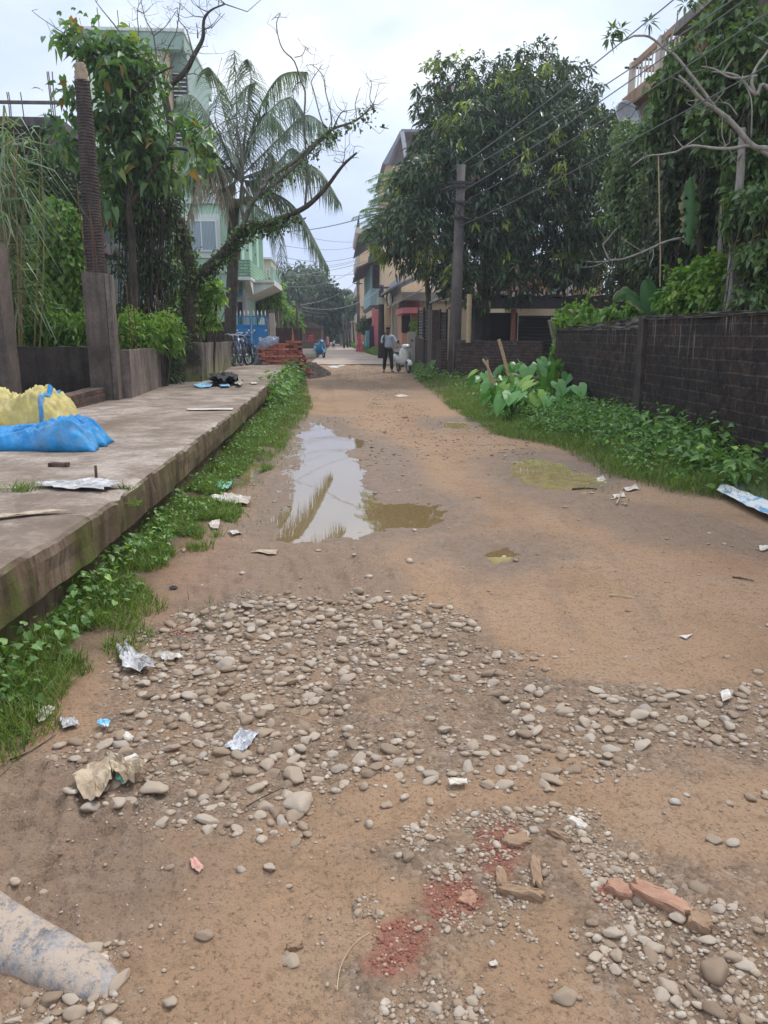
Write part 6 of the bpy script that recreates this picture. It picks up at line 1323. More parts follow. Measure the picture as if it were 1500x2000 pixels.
t = thing('apartment_block', 'tall block whose steep grey roof shed shows above the left side of the mango tree', 'building', (10, 56, 0))
Yr = 52; zb_ = SZ(322, Yr)
mb = MB(); mb.box(SX(752, Yr), SX(830, Yr), Yr, Yr+9, 0, zb_); mb.build('wall', M['peach'], t)
ax, az = SX(748, Yr), SZ(325, Yr); bx_, bz = SX(780, Yr), SZ(258, Yr); cx_ = SX(835, Yr)
mb = MB(); mb.prism([(ax-.1, az), (bx_, bz), (cx_, bz), (cx_, bz-.15), (bx_+.1, bz-.15), (ax+.15, az-.05)], Yr-1.0, Yr+9, 'y'); mb.build('roof', plain('roof_grey', (.22, .23, .26), .6), t)
mb = MB(); mb.bar((SX(753, Yr), Yr-.9, SZ(323, Yr)), (bx_-.05, Yr-.9, bz-.15), .16); mb.bar((SX(781, Yr), Yr-.9, bz-.15), (SX(790, Yr), Yr-.9, SZ(320, Yr)), .25); mb.build('truss', paint('truss_white', (.5, .52, .55), .2), t)
mb = MB(); mb.prism([(ax+.4, az), (bx_+.1, bz-.3), (cx_, bz-.3), (cx_, az)], Yr+.2, Yr+.4, 'y'); mb.build('gable_wall', paint('maroon2', (.28, .22, .22), .4), t)
# poles
def pole(name, x, y_top, Y, r, label, arms=(), lean=0, mat=None, group=None):
    b = SX(x, Y); z1_ = SZ(y_top, Y); t = thing(name, label, 'utility pole', (b, Y, 0), 0, group); mb = MB(); mb.tube([(b, Y, -.1), (b+lean, Y, z1_)], [r, r*.7], 10); mb.build('shaft', mat or M['pole'], t, True)
    for (yy_, hw) in arms: z_ = SZ(yy_, Y); mb = MB(); mb.box(b+lean-hw, b+lean+hw, Y-r-.08, Y-r, z_-.05, z_+.05); mb.build('crossarm', M['dark_metal'], t)
    return t
M['pole_dark'] = plain('pole_wood', (.06, .045, .04), .9, .3)
t = pole('utility_pole', 745, 556, 47, .22, 'thick dark street pole carrying a pale meter box, behind the man', ((562, .5),), 0, M['pole_dark'])
mb = MB(); x_ = SX(744.5, 46.6); mb.box(x_-.24, x_+.24, 46.45, 46.75, SZ(594, 46.6), SZ(581, 46.6)); mb.build('meter_box', paint('box_cream', (.50, .48, .38), .2), t)
mb = MB(); 
for k in range(3):
    mb.tube([(x_+.5+.2*math.cos(a)*(.8+k*.1), 46.6+k*.04, SZ(583, 46.6)+.42*math.sin(a)) for a in np.linspace(0, 6.3, 16)], .02, 4, False)
mb.build('cable_coil', M['dark_metal'], t)
pole('utility_pole', 700, 540, 76, .17, 'slim far pole in front of the peach apartment block', ((544, .5), (554, .4)), 0, M['pole'])
pole('utility_pole', 583, 590, 34, .07, 'thin dark pole behind the brick stack on the left', (), -.05, M['pole_dark'])
pole('utility_pole', 646, 610, 95, .12, 'faint grey pole before the far trees', (), 0, M['pole'])
for i, (x, y) in enumerate(((672, 610), (679, 618), (684, 625), (692, 628))): pole('wooden_post', x, y, 78+i*3, .10, ('tall dark leaning post', 'second dark post', 'third dark post', 'shortest dark post')[i]+' in the far right hedge counted from the left', (), -.15, M['pole_dark'])
# cables across the far street
for i, (xa_, ya_, Ya_, xb_, yb_, Yb_, sg) in enumerate(((560, 452, 44, 712, 470, 70, .3), (545, 478, 44, 702, 480, 72, .3), (545, 512, 46, 700, 505, 72, .4), (548, 524, 46, 700, 508, 70, .3), (530, 540, 46, 745, 500, 60, .3), (560, 560, 46, 702, 520, 70, .5), (540, 532, 50, 702, 534, 74, .2), (585, 596, 34, 700, 545, 74, .4), (590, 600, 34, 745, 562, 47, .5), (545, 500, 44, 745, 480, 55, .6), (540, 590, 44, 640, 612, 90, .2), (545, 600, 44, 640, 618, 90, .2))):
    cable(P(xa_, ya_, Ya_), P(xb_, yb_, Yb_), sg, 'thin dark cable in the tangle strung across the far end of the street', .014, 'cables strung across the far street')
# ---------------------------------------------------------------- far left
M['gate_blue'] = paint('gate_blue', (.035, .25, .58), .15, .45); M['gate_teal'] = paint('gate_teal', (.12, .36, .48), .2, .5)
Yg = 34.5; t = thing('metal_gate', 'bright blue metal double gate with white dots and white spear tips', 'gate', (SX(492, Yg), Yg, 0))
g0, g1 = SX(459, Yg), SX(524, Yg); gm = (g0+g1)/2; zb0, zb1_, zc1 = SZ(692, Yg), SZ(636, Yg), SZ(617, Yg)
for a, b in ((g0, gm-.02), (gm+.02, g1)):
    mb = MB(); mb.box(a+.05, b-.05, Yg, Yg+.02, zb0, zb1_); lf = mb.build('leaf_panel', M['gate_blue'], t)
    mb = MB(); mb.box(a, a+.05, Yg-.02, Yg+.03, zb0, zc1); mb.box(b-.05, b, Yg-.02, Yg+.03, zb0, zc1); mb.box(a+.05, b-.05, Yg-.02, Yg+.03, zb1_-.02, zb1_+.04); mb.box(a+.05, b-.05, Yg-.02, Yg+.03, zc1-.05, zc1); o = mb.build('leaf_frame', M['gate_blue'], t)
    mb = MB(); n = 9
    for k in range(n): x = a+.05+(b-a-.1)*(k+.5)/n; mb.bar((x, Yg, zb1_+.04), (x, Yg, zc1-.05), .022)
    mb.build('grille', M['gate_teal'], t)
    for k in range(4): x = a+.1+(b-a-.2)*k/3; mb = MB(); mb.lathe([(.018, zc1+.002), (.03, zc1+.07), (.035, zc1+.10), (.004, zc1+.24)], (x, Yg, 0), 6); mb.build('spear_tip', M['white'], t)
    cxm = (a+b)/2
    for (dx, zz, r) in ((0, (zb0+zb1_)/2+.05, .085), (-.25, zb1_-.2, .045), (.25, zb1_-.2, .045), (-.25, zb0+.35, .045), (.25, zb0+.35, .045)): mb = MB(); mb.lathe([(r, Yg-.012), (r, Yg-.003)], (cxm+dx, 0, zz), 14, 'y'); mb.build('white_dot', M['white'], t)
wallseg('gate_pillar', (g1+.06, Yg), (g1+.3, Yg), .25, 0, SZ(612, Yg), SZ(612, Yg), paint('pillar_cream', (.45, .38, .30), .4), None, .004, label='pale pillar at the right side of the blue gate', cat='pillar')
M['maroon_m'] = plain('maroon_sheet', (.055, .022, .022), .6, .3)
Yf2 = 38; t = thing('sheet_fence', 'dark maroon sheet-metal fence between the blue gate and the street', 'fence', (SX(555, Yf2), Yf2, 0))
for a, b in ((527, 557), (559, 588)): mb = MB(); mb.box(SX(a, Yf2), SX(b, Yf2), Yf2, Yf2+.04, 0, SZ(641, Yf2)); mb.build('sheet', M['maroon_m'], t)
for x in (527, 558, 588): mb = MB(); mb.box(SX(x, Yf2)-.05, SX(x, Yf2)+.05, Yf2-.07, Yf2-.003, 0, SZ(640, Yf2)); mb.build('post', M['maroon_m'], t)
for (x0, x1, y, Y, lab) in ((525, 536, 604, 40, 'widest grey concrete column stub behind the maroon fence'), (541, 545, 607, 41, 'thin concrete column stub in the middle behind the maroon fence'), (547, 552, 609, 42, 'rightmost dark column stub behind the maroon fence'), (562, 565, 620, 41, 'pale thin post in the green bush behind the maroon fence')):
    wallseg('concrete_column', (SX(x0, Y), Y), (SX(x1, Y), Y), .25, 0, SZ(y, Y), SZ(y, Y), M['conc_grey'], None, .004, 2, label=lab, cat='column')
bush('bush', 'bright green bushy tree behind the blue gate and column stubs', bl([(515, 590, 24, 44), (530, 570, 22, 44), (545, 600, 20, 44), (500, 600, 14, 44), (560, 625, 22, 46), (575, 635, 14, 46)]), 520, 7, .24, .5, 'oval', M['leaf_lime'], .2)
t = thing('small_palm', 'small palm with a pale arching frond beside the far dark tree', 'palm tree', (SX(540, 52), 52, 0)); parts = []; mbr = MB()
for e in ((510, 560), (552, 600), (530, 548), (555, 585), (515, 585)): frond(parts, mbr, [P(528, 590, 52), P((528+e[0])/2, (590+e[1])/2-12, 52), P(e[0], e[1]+4, 52)], 40, .6, .3, .05)
build_leaves('fronds', parts, M['leaf_palm'], t); mbr.tube([(SX(528, 52), 52, 0), P(528, 590, 52)], .12, 7); mbr.build('trunk', M['bark'], t)
M['leaf_far'] = leafmat('leaf_far', (.045, .08, .045), (.11, .165, .09), (.16, .22, .08), .5, .2)
def fartree(label, blobs, base, Y, n, per, ln, tw=.35, mat='leaf_far', name='broad_tree', wd=.5):
    t = thing(name, label, 'tree', (SX(base[0], Y), Y, 0)); mb = MB(); cxb = np.mean([b[0] for b in blobs]); cz = np.mean([b[2] for b in blobs]); limb(mb, [(SX(base[0], Y), Y, -.1), ((SX(base[0], Y)+cxb)/2, Y, cz*.5), (cxb, Y, cz)], tw, tw*.4)
    for b in blobs: limb(mb, [((SX(base[0], Y)+cxb)/2, Y, cz*.5), ((cxb+b[0])/2, Y, (cz+b[2])/2-.2), (b[0], b[1], b[2])], tw*.4, tw*.12)
    mb.build('trunk', M['bark'], t, True); pp, uu = blob_pts(blobs, n, .55); build_leaves('crown', [rosettes(pp, uu, per, ln, wd, 'oval', .3, .05, .9, .2, .6)], M[mat], t)
fartree('biggest dark round tree closing the left side of the far street', bl([(600, 590, 55, 95, .8), (570, 580, 38, 92, .8), (635, 595, 34, 95, .8), (590, 555, 32, 96, .8), (620, 560, 28, 96, .8), (560, 610, 26, 92, .8), (640, 625, 26, 96, .8), (600, 630, 36, 94, .8), (562, 545, 15, 95, .8)]), (612, 0), 95, 2300, 6, .55, .8)
fartree('low green tree straight ahead where the street ends', bl([(655, 645, 18, 110, .8), (672, 648, 20, 110, .8), (640, 650, 12, 108, .8), (688, 650, 12, 108, .8), (665, 630, 12, 112, .8)]), (660, 0), 112, 700, 6, .45, .25, 'leaf_mid')
fartree('dark tree beside the far posts on the right', bl([(690, 620, 16, 104, .8), (698, 600, 16, 104, .8), (680, 600, 12, 106, .8)]), (690, 0), 105, 380, 6, .5, .2)
fartree('tree before the peach block at the pink house', bl([(716, 632, 11, 70, .8), (708, 640, 8, 70, .8)]), (714, 0), 70, 260, 6, .25, .12, 'leaf_mid')
for (x, y, Y, lab) in ((676, 572, 118, 'taller far coconut palm left of the peach block'), (690, 582, 112, 'shorter far coconut palm touching the peach block'), (664, 592, 125, 'faint palm crown rising behind the big dark tree')):
    t = thing('coconut_palm', lab, 'palm tree', (SX(x, Y), Y, 0)); parts = []; mbr = MB(); 
    for k in range(11): a = k*.571+.2; e = (x+17*math.cos(a), y-12*math.sin(a)+6); frond(parts, mbr, [P(x, y, Y), P((x+e[0])/2, (y+e[1])/2-6, Y), P(e[0], e[1], Y+random.uniform(-1, 1))], 26, .7, 0, .12)
    build_leaves('fronds', parts, M['leaf_palm'], t); mbr.tube([(SX(x, Y), Y, 0), P(x, y, Y)], .16, 7); mbr.build('trunk', M['bark'], t)
q = NM('far_wood'); Vt = []
# mass of distant tree tops closing the horizon
pos = []; 
for k in range(26):
    x = random.uniform(-160, 170); Y = random.uniform(150, 210); 
    if True: pos.append((x, Y, 4+random.uniform(0, 2.5), 9, 6, 5.5+random.uniform(0, 3)))
pp, uu = blob_pts(pos, 5200, .5); o = build_leaves('far_wood', [rosettes(pp, uu, 5, 1.5, .6, 'oval', .2, .03, .9, .1, .6)], M['leaf_far'], None); tag(o, 'distant belt of trees closing the horizon behind the street', 'wood', None, 'stuff')
# small far houses
t = thing('house', 'small grey tin-roofed house behind the far posts at the end of the street', 'house', (SX(680, 98), 100, 0))
mb = MB(); mb.box(SX(664, 98), SX(686, 98), 98, 103, 0, SZ(643, 98)); mb.build('wall', M['trim'], t); mb = MB(); mb.prism([(SX(660, 98), SZ(643, 98)), (SX(675, 98), SZ(634, 98)), (SX(692, 98), SZ(643, 98))], 97.5, 103.5, 'y'); mb.build('roof', plain('roof_mauve', (.30, .26, .30), .7), t); window(t, SX(668, 98), SX(673, 98), 1.0, 1.8, 98, M['trim'], M['glass'], .06)
t = thing('house', 'pale yellow house half hidden by the slim far pole', 'house', (SX(695, 88), 90, 0))
mb = MB(); mb.box(SX(688, 88), SX(703, 88), 88, 93, 0, SZ(630, 88)); mb.build('wall', M['cream'], t); mb = MB(); mb.box(SX(686, 88), SX(704, 88), 87.6, 93.2, SZ(630, 88)+.003, SZ(627, 88)); mb.build('roof', M['cream_l'], t)
t = thing('house', 'low dark house with a little veranda beyond the steps on the far left', 'house', (SX(600, 72), 74, 0))
mb = MB(); mb.box(SX(585, 72), SX(628, 72), 72, 78, 0, SZ(640, 72)); mb.build('wall', paint('house_brown', (.20, .13, .10), .4), t); mb = MB(); mb.prism([(SX(582, 72), SZ(641, 72)), (SX(605, 72), SZ(628, 72)), (SX(632, 72), SZ(641, 72))], 71, 78.5, 'y'); mb.build('roof', M['tile_roof'], t); mb = MB(); mb.box(SX(600, 72), SX(606, 72), 71.9, 71.996, 0, SZ(652, 72)); mb.build('door', M['black_in'], t)
t = thing('house', 'cream upper storey showing right behind the green house balcony', 'house', (SX(530, 60), 63, 0))
mb = MB(); mb.box(SX(505, 60), SX(534, 60), 60, 68, 0, SZ(508, 60)); mb.build('wall', paint('cream_house', (.62, .58, .44), .3), t); mb = MB(); mb.box(SX(503, 60), SX(535, 60), 59.7, 68.3, SZ(508, 60)+.003, SZ(504, 60)); mb.build('roof_edge', M['trim'], t)
window(t, SX(524, 60), SX(531, 60), SZ(545, 60), SZ(525, 60), 60, M['trim'], M['glass'], .08)
t = thing('stone_steps', 'two broad pale concrete steps left of the blue scooter', 'steps', (SX(600, 50), 50, 0))
for k in range(2): mb = MB(); mb.box(SX(588, 50), SX(616, 50), 49.5+k*.5, 51, k*.25, k*.25+.247); mb.build('step', M['cream_l'], t)
wallseg('low_wall', (SX(590, 54), 54), (SX(616, 54), 54), .25, 0, SZ(667, 54), SZ(667, 54), paint('brown_low', (.14, .09, .07), .4), None, .01, label='low brown wall above the pale steps', cat='wall')
# flag
t = thing('flag', 'faded orange cloth flag on a stick above the brick stack', 'flag', (SX(572, 33), 33, 0)); mb = MB(); mb.tube([(SX(571, 33), 33, 0), P(571, 640, 33)], .012, 5); mb.build('stick', M['bamboo'], t)
npm = MB(); a, b, c_, d_ = P(571.5, 642, 33), P(569, 672, 33), P(576, 673, 33.1), P(574, 655, 33); npm.add([a, b, c_, d_]+[(v[0], v[1]+.01, v[2]) for v in (a, b, c_, d_)], [(0, 1, 2, 3), (7, 6, 5, 4), (0, 4, 5, 1), (1, 5, 6, 2), (2, 6, 7, 3), (3, 7, 4, 0)]); npm.build('flag_cloth', plain('flag_orange', (.65, .16, .08), .8, .3), t)
# ---------------------------------------------------------------- brick stack
M['brick'] = None
q = NM('brick_clay'); r = q.n('ObjectInfo').outputs['Random']; c = q.ramp(r, [(0, (.17, .045, .032)), (.5, (.33, .09, .055)), (1, (.46, .16, .10))]); c = q.mix(q.ramp(q.noise(14, 5, .7), [(.5, 0), (.7, .4)]), c, (.45, .33, .26)); M['brick'] = q.done(c, .9, q.bump(q.noise(60, 4), .4, .004))
mb = MB(); mb.box(-.125, .125, -.058, .058, 0, .072); bo = mb.build('brick', M['brick'], None, world=False, bevel=.004); bme = bo.data; first = [bo]
def brick(x, y, z, rz, label, group, tilt=(0, 0)):
    if first: o = first.pop()
    else: o = bpy.data.objects.new('brick', bme); COL.objects.link(o); m_ = o.modifiers.new('b', 'BEVEL'); m_.width = .004; m_.segments = 1
    o.location = (x, y, z); o.rotation_euler = (tilt[0], tilt[1], rz); return tag(o, label, 'brick', group)
xs0, Yk = SX(505, 25.4), 25.45
ZB = .505
for row in range(10):
    n = 5 if row > 1 else 4; off = (.13 if row % 2 else 0)+(.12 if row < 2 else 0)
    for k in range(n):
        for d_ in range(2):
            if row > 6 and (k < row-6 or random.random() < .25): continue
            brick(xs0+off+k*.262+.06+random.gauss(0, .008), Yk+d_*.135+random.gauss(0, .008), ZB+row*.0745, random.gauss(0, .04), 'red brick lying in the neat courses of the stack at the slab end' if row > 1 else 'dark damp brick in the two lowest courses of the stack', 'bricks in the stacked courses' if row > 1 else 'damp bricks under the stack')
for k in range(62):
    a = random.uniform(0, 6.28); rr2 = math.sqrt(random.random()); x = SX(578, 26.5)+rr2*.42*math.cos(a); y = 26.95+rr2*.5*math.sin(a); hz_ = .86*(1-rr2**1.5)+.08
    brick(x, y, max(.05, hz_-.05+random.uniform(-.02, .05)), random.uniform(0, 3.1), 'loose red brick tumbled on the heap right of the neat stack', 'loose bricks heaped beside the stack', (random.uniform(-.5, .5), random.uniform(-.5, .5)))
for k in range(16):
    x = random.uniform(-1.7, -.7); y = random.uniform(30.5, 34); brick(x, y, hg(x, y)+.03+.2*random.random(), random.uniform(0, 3.1), 'broken brick scattered by the gravel heap', 'bricks scattered by the gravel heap', (random.uniform(-.3, .3), random.uniform(-.3, .3)))
mb = MB(); mb.lathe([(.45, .0), (.40, .4), (.2, .75), (.02, .82)], (SX(578, 26.5), 26.95, 0), 10); tag(mb.build('rubble_core', M['brick_dark']), 'crumbled brick rubble filling the loose heap', 'rubble', None, 'stuff')
q = NM('tarpaulin'); c = q.ramp(q.noise(7, 4, .6), [(.35, (.10, .12, .15)), (.6, (.26, .29, .34)), (.75, (.42, .45, .50))]); M['tarp'] = q.done(c, .35, q.bump(q.noise(18, 3), .4, .02))
V = []; F = []; n = 30
for i in range(n+1):
    for j in range(n+1):
        u, v = i/n, j/n; x = SX(489, 25.5)+u*.88; y = Yk+.02+v*.7; top_ = .34+.50*math.sin(min(1, u*1.5)*1.57); edge = min(1, min(u, v, 1-v)*5)
        z = .505+(top_*edge)+(fbm(np.array([u*9]), np.array([v*9]), 7, 4)[0]-.5)*.22*edge; V.append((x+.05*math.sin(v*14)*(1-u), y, z))
for i in range(n):
    for j in range(n): F.append((i*(n+1)+j, (i+1)*(n+1)+j, (i+1)*(n+1)+j+1, i*(n+1)+j+1))
o = npmesh('tarpaulin', V, F, M['tarp'], None, None, True); m_ = o.modifiers.new('s', 'SOLIDIFY'); m_.thickness = .01; tag(o, 'crumpled grey-blue tarpaulin thrown over the left end of the brick stack', 'tarpaulin')
# ---------------------------------------------------------------- bicycles and scooters (built facing local -Y)
M['tyre'] = plain('tyre', (.035, .033, .032), .8, .2, 20); M['steel'] = plain('steel', (.45, .46, .47), .3, .1, 6, .1, .5, .9); M['blackp'] = plain('black_plastic', (.02, .02, .022), .45, .1)
def torus(mb, c, R_, r_, ax='x', n=28, m=7):
    vs = []; fs = []
    for i in range(n):
        a = 6.2832*i/n
        for k in range(m):
            b = 6.2832*k/m; rr = R_+r_*math.cos(b); u, v, w_ = rr*math.cos(a), rr*math.sin(a), r_*math.sin(b)
            vs.append((c[0]+w_, c[1]+u, c[2]+v) if ax == 'x' else (c[0]+u, c[1]+w_, c[2]+v))
    for i in range(n):
        for k in range(m): fs.append((i*m+k, ((i+1) % n)*m+k, ((i+1) % n)*m+(k+1) % m, i*m+(k+1) % m))
    return mb.add(vs, fs)
def bicycle(loc, rz, lean, label, fmat):
    t = thing('bicycle', label, 'bicycle', loc); 
    def bd(mb, n_, m_, par=t, sm=True): return mb.build(n_, m_, par, sm, world=False)
    R_ = .33
    for y in (-.52, .52):
        mb = MB(); torus(mb, (0, y, R_), R_-.02, .02); w_ = bd(mb, 'wheel', M['tyre']); mb = MB(); torus(mb, (0, y, R_), R_-.045, .008, n=24, m=5)
        for k in range(12): a = k*.5236; mb.bar((0, y, R_), (0, y+(R_-.045)*math.cos(a), R_+(R_-.045)*math.sin(a)), .004)
        mb.lathe([(.03, -.05), (.03, .05)], (0, y, R_), 8, 'x'); bd(mb, 'rim', M['steel'], w_)
    mb = MB(); bb = (0, .05, .30); st = (0, .2, .80); hd = (0, -.34, .80); hl = (0, -.36, .70)
    for a, b in ((bb, st), (st, hd), (bb, hl)): mb.tube([a, b], .018, 7)
    for s_ in (-.05, .05): mb.tube([bb, (s_, .52, R_)], .010, 6); mb.tube([st, (s_, .52, R_)], .010, 6); mb.tube([(s_*.9, -.38, .66), (s_, -.52, R_)], .012, 6)
    mb.tube([(0, -.33, .86), (0, -.385, .62)], .022, 8); bd(mb, 'frame', fmat)
    mb = MB(); mb.tube(smooth_path([(-.30, -.22, .98), (-.16, -.30, .99), (0, -.33, .93), (.16, -.30, .99), (.30, -.22, .98)], 4), .013, 6); mb.tube([(0, -.33, .85), (0, -.33, .93)], .014, 6); hb_ = bd(mb, 'handlebar', M['steel'])
    for s_ in (-1, 1): mb = MB(); mb.tube([(s_*.30, -.22, .98), (s_*.33, -.12, .975)], .018, 7); bd(mb, 'grip', M['blackp'], hb_)
    mb = MB(); mb.ell((0, .24, .90), (.075, .13, .04)); mb.tube([(0, .2, .8), (0, .23, .88)], .014, 6); bd(mb, 'saddle', M['blackp'])
    mb = MB(); mb.box(-.07, .07, .38, .72, .72, .735); mb.bar((0, .5, .72), (.05, .52, .35), .01); bd(mb, 'carrier', M['steel'], sm=False)
    for s_ in (-1, 1): mb = MB(); mb.bar((s_*.02, .05, .30), (s_*.06, .05+s_*.12, .28), .014); mb.box(s_*.10-.04, s_*.10+.04, .02+s_*.12, .08+s_*.12, .27, .29); bd(mb, 'pedal', M['blackp'], sm=False)
    t.rotation_euler = (0, lean, rz); return t
bicycle((SX(468, 24.6), 24.6, .5), -.25, -.10, 'bicycle leaning nearest the end of the mossy wall', M['blackp'])
bicycle((SX(478, 24.9), 24.9, .5), -.15, -.14, 'middle one of the three leaning bicycles, handlebar highest', M['steel'])
bicycle((SX(490, 25.2), 25.2, .5), -.12, -.16, 'bicycle nearest the brick stack, right of the other two', M['blackp'])
def scooter(loc, rz, col, label, steer=0.0, trim='blackp'):
    t = thing('scooter', label, 'scooter', loc); pm = plain('paint_'+label.split()[0], col, .25, .04, 3, 0, .5)
    def bd(mb, n_, m_, par=t, sm=True, bev=0): return mb.build(n_, m_, par, sm, bev, world=False)
    def loft(secs, n_, m_, par=t, n=14):
        "secs: (center y, center z, half width x, half height, tilt)"
        mb = MB(); 
        for (y, z, hw, hh, tl) in secs:
            for k in range(n):
                a = 6.2832*k/n; cx2 = abs(math.cos(a))**.7*(1 if math.cos(a) >= 0 else -1)*hw; cz2 = abs(math.sin(a))**.7*(1 if math.sin(a) >= 0 else -1)*hh; mb.v.append((cx2, y+cz2*math.sin(tl), z+cz2*math.cos(tl)))
        for i in range(len(secs)-1):
            for k in range(n): mb.f.append((i*n+k, i*n+(k+1) % n, (i+1)*n+(k+1) % n, (i+1)*n+k))
        mb.f.append(tuple(range(n))[::-1]); mb.f.append(tuple((len(secs)-1)*n+k for k in range(n))); return bd(mb, n_, m_, par)
    for y, R_ in ((-.62, .24), (.58, .23)):
        mb = MB(); torus(mb, (0, y, R_), R_-.045, .045); w_ = bd(mb, 'wheel', M['tyre']); mb = MB(); mb.lathe([(.15, -.03), (.16, -.02), (.06, -.035), (.06, .035), (.16, .02), (.15, .03)], (0, y, R_), 16, 'x'); bd(mb, 'rim', plain('rim_grey', (.30, .30, .30), .5), w_)
    mb = MB(); R_ = .285; vs = []; 
    n = 12
    for i in range(n+1):
        a = math.radians(15+i*(165/n)); 
        for k in range(7): b = math.radians(-78+k*26); mb.v.append((.085*math.sin(b), -.62-math.cos(a)*(R_-.03+.03*math.cos(b))*-1*-1, .24+math.sin(a)*(R_-.03+.03*math.cos(b))))
    for i in range(n):
        for k in range(6): mb.f.append((i*7+k, i*7+k+1, (i+1)*7+k+1, (i+1)*7+k))
    fo = bd(mb, 'front_fender', pm); m_ = fo.modifiers.new('s', 'SOLIDIFY'); m_.thickness = .012
    # apron: curved shield
    mb = MB(); rows = ((.30, .17, -.30), (.42, .22, -.37), (.56, .25, -.42), (.70, .255, -.44), (.82, .23, -.43), (.91, .17, -.41), (.955, .09, -.40))
    for z, hw, y in rows:
        for k in range(9): u = -1+k/4; mb.v.append((u*hw, y+abs(u)**2.2*.16-.05*(1-abs(u)), z))
    for i in range(len(rows)-1):
        for k in range(8): mb.f.append((i*9+k, i*9+k+1, (i+1)*9+k+1, (i+1)*9+k))
    fo = bd(mb, 'apron', pm); m_ = fo.modifiers.new('s', 'SOLIDIFY'); m_.thickness = .03
    mb = MB(); mb.prism([(-.035, .88), (.035, .88), (.055, .55), (.03, .44), (-.03, .44), (-.055, .55)], -.495, -.475, 'y'); bd(mb, 'apron_trim', M['white'] if trim == 'blackp' else M[trim], sm=False)
    for s_ in (-1, 1): mb = MB(); mb.ell((s_*.13, -.40, .76), (.035, .03, .025)); bd(mb, 'indicator', plain('amber', (.6, .25, .04), .3), t)
    loft([(-.10, .26, .16, .035, 0), (.1, .25, .17, .04, 0), (.28, .27, .16, .06, 0)], 'floorboard', M['blackp'])
    mb = MB(); mb.box(-.15, .15, -.30, .30, .22, .27); bd(mb, 'underbody', M['blackp'], sm=False)
    loft([(.18, .48, .15, .16, .1), (.35, .52, .20, .17, .05), (.60, .56, .20, .15, 0), (.82, .62, .13, .09, 0), (.92, .66, .06, .04, 0)], 'body_panel', pm)
    loft([(.12, .72, .10, .03, 0), (.22, .755, .15, .045, 0), (.45, .765, .16, .045, 0), (.70, .80, .14, .04, 0), (.86, .82, .09, .025, 0)], 'seat', M['blackp'])
    mb = MB(); mb.tube([(0, -.38, .9), (0, -.52, .45), (0, -.6, .26)], .03, 8); bd(mb, 'fork', M['steel'])
    loft([(-.52, .99, .07, .05, 0), (-.46, 1.0, .14, .085, 0), (-.38, 1.01, .16, .08, 0), (-.30, 1.0, .10, .05, 0)], 'handlebar_cover', pm)
    mb = MB(); mb.ell((0, -.52, .99), (.085, .035, .05)); bd(mb, 'headlight', plain('lamp_lens', (.70, .72, .74), .12))
    mb = MB(); mb.tube([(-.34, -.30, .99), (-.14, -.37, 1.0), (.14, -.37, 1.0), (.34, -.30, .99)], .017, 7); hb_ = bd(mb, 'handlebar', M['blackp'])
    for s_ in (-1, 1):
        mb = MB(); mb.tube([(s_*.20, -.36, 1.02), (s_*.27, -.36, 1.18)], .007, 5); mr = bd(mb, 'mirror', M['blackp'], hb_); mb = MB(); mb.ell((s_*.28, -.36, 1.21), (.055, .012, .035)); bd(mb, 'mirror_glass', M['blackp'], mr)
        mb = MB(); mb.tube([(s_*.18, -.42, 1.0), (s_*.33, -.37, .99)], .007, 5); bd(mb, 'brake_lever', M['steel'], hb_)
    mb = MB(); mb.box(-.08, .08, .93, .945, .35, .46); bd(mb, 'number_plate', M['white'], sm=False)
    mb = MB(); mb.lathe([(.045, .30), (.055, .35), (.055, .68), (.03, .72)], (.17, 0, .28), 10, 'y'); bd(mb, 'exhaust', M['steel'])
    mb = MB(); mb.tube([(-.08, .12, .2), (-.16, .06, .01)], .012, 6); bd(mb, 'side_stand', M['steel'])
    mb = MB(); mb.tube(smooth_path([(-.19, .42, .42), (-.24, .5, .50), (-.22, .66, .46), (-.19, .7, .40)], 4), .012, 6); bd(mb, 'guard_rail', M['steel'])
    t.rotation_euler = (0, -.05, rz); return t
scooter((SX(789, 30.1), 30.2, hg(SX(789, 30.1), 30.2)+.005), .24, (.74, .74, .70), 'white scooter parked in the grass edge beside the standing man')
scooter((SX(625, 48), 48.2, .016), .35, (.03, .28, .52), 'blue scooter parked at the left edge of the concrete road', trim='steel')
# ---------------------------------------------------------------- people and animals
def skin(name, verts, edges, mat, parent, sub=2, loc=None):
    me = bpy.data.meshes.new(name); keys = list(verts); me.from_pydata([verts[k][:3] for k in keys], [(keys.index(a), keys.index(b)) for a, b in edges], [])
    me.materials.append(mat); o = bpy.data.objects.new(name, me); COL.objects.link(o)
    if parent: o.parent = parent
    sk = o.modifiers.new('skin', 'SKIN'); sk.use_smooth_shade = True; me.skin_vertices.new() if not me.skin_vertices else None
    for i, k in enumerate(keys):
        r = verts[k][3]; r = r if hasattr(r, '__len__') else (r, r); me.skin_vertices[0].data[i].radius = r
    me.skin_vertices[0].data[0].use_root = True
    sb_ = o.modifiers.new('sub', 'SUBSURF'); sb_.levels = sub; sb_.render_levels = sub; return o
M['skin'] = plain('skin', (.16, .085, .055), .55, .08); M['shirt'] = plain('shirt', (.46, .52, .62), .85, .06, 4); M['trousers'] = plain('trousers', (.018, .018, .022), .9, .2); M['hair'] = plain('hair', (.012, .010, .009), .6, .3, 20); M['shoe'] = plain('shoe', (.22, .20, .18), .6)
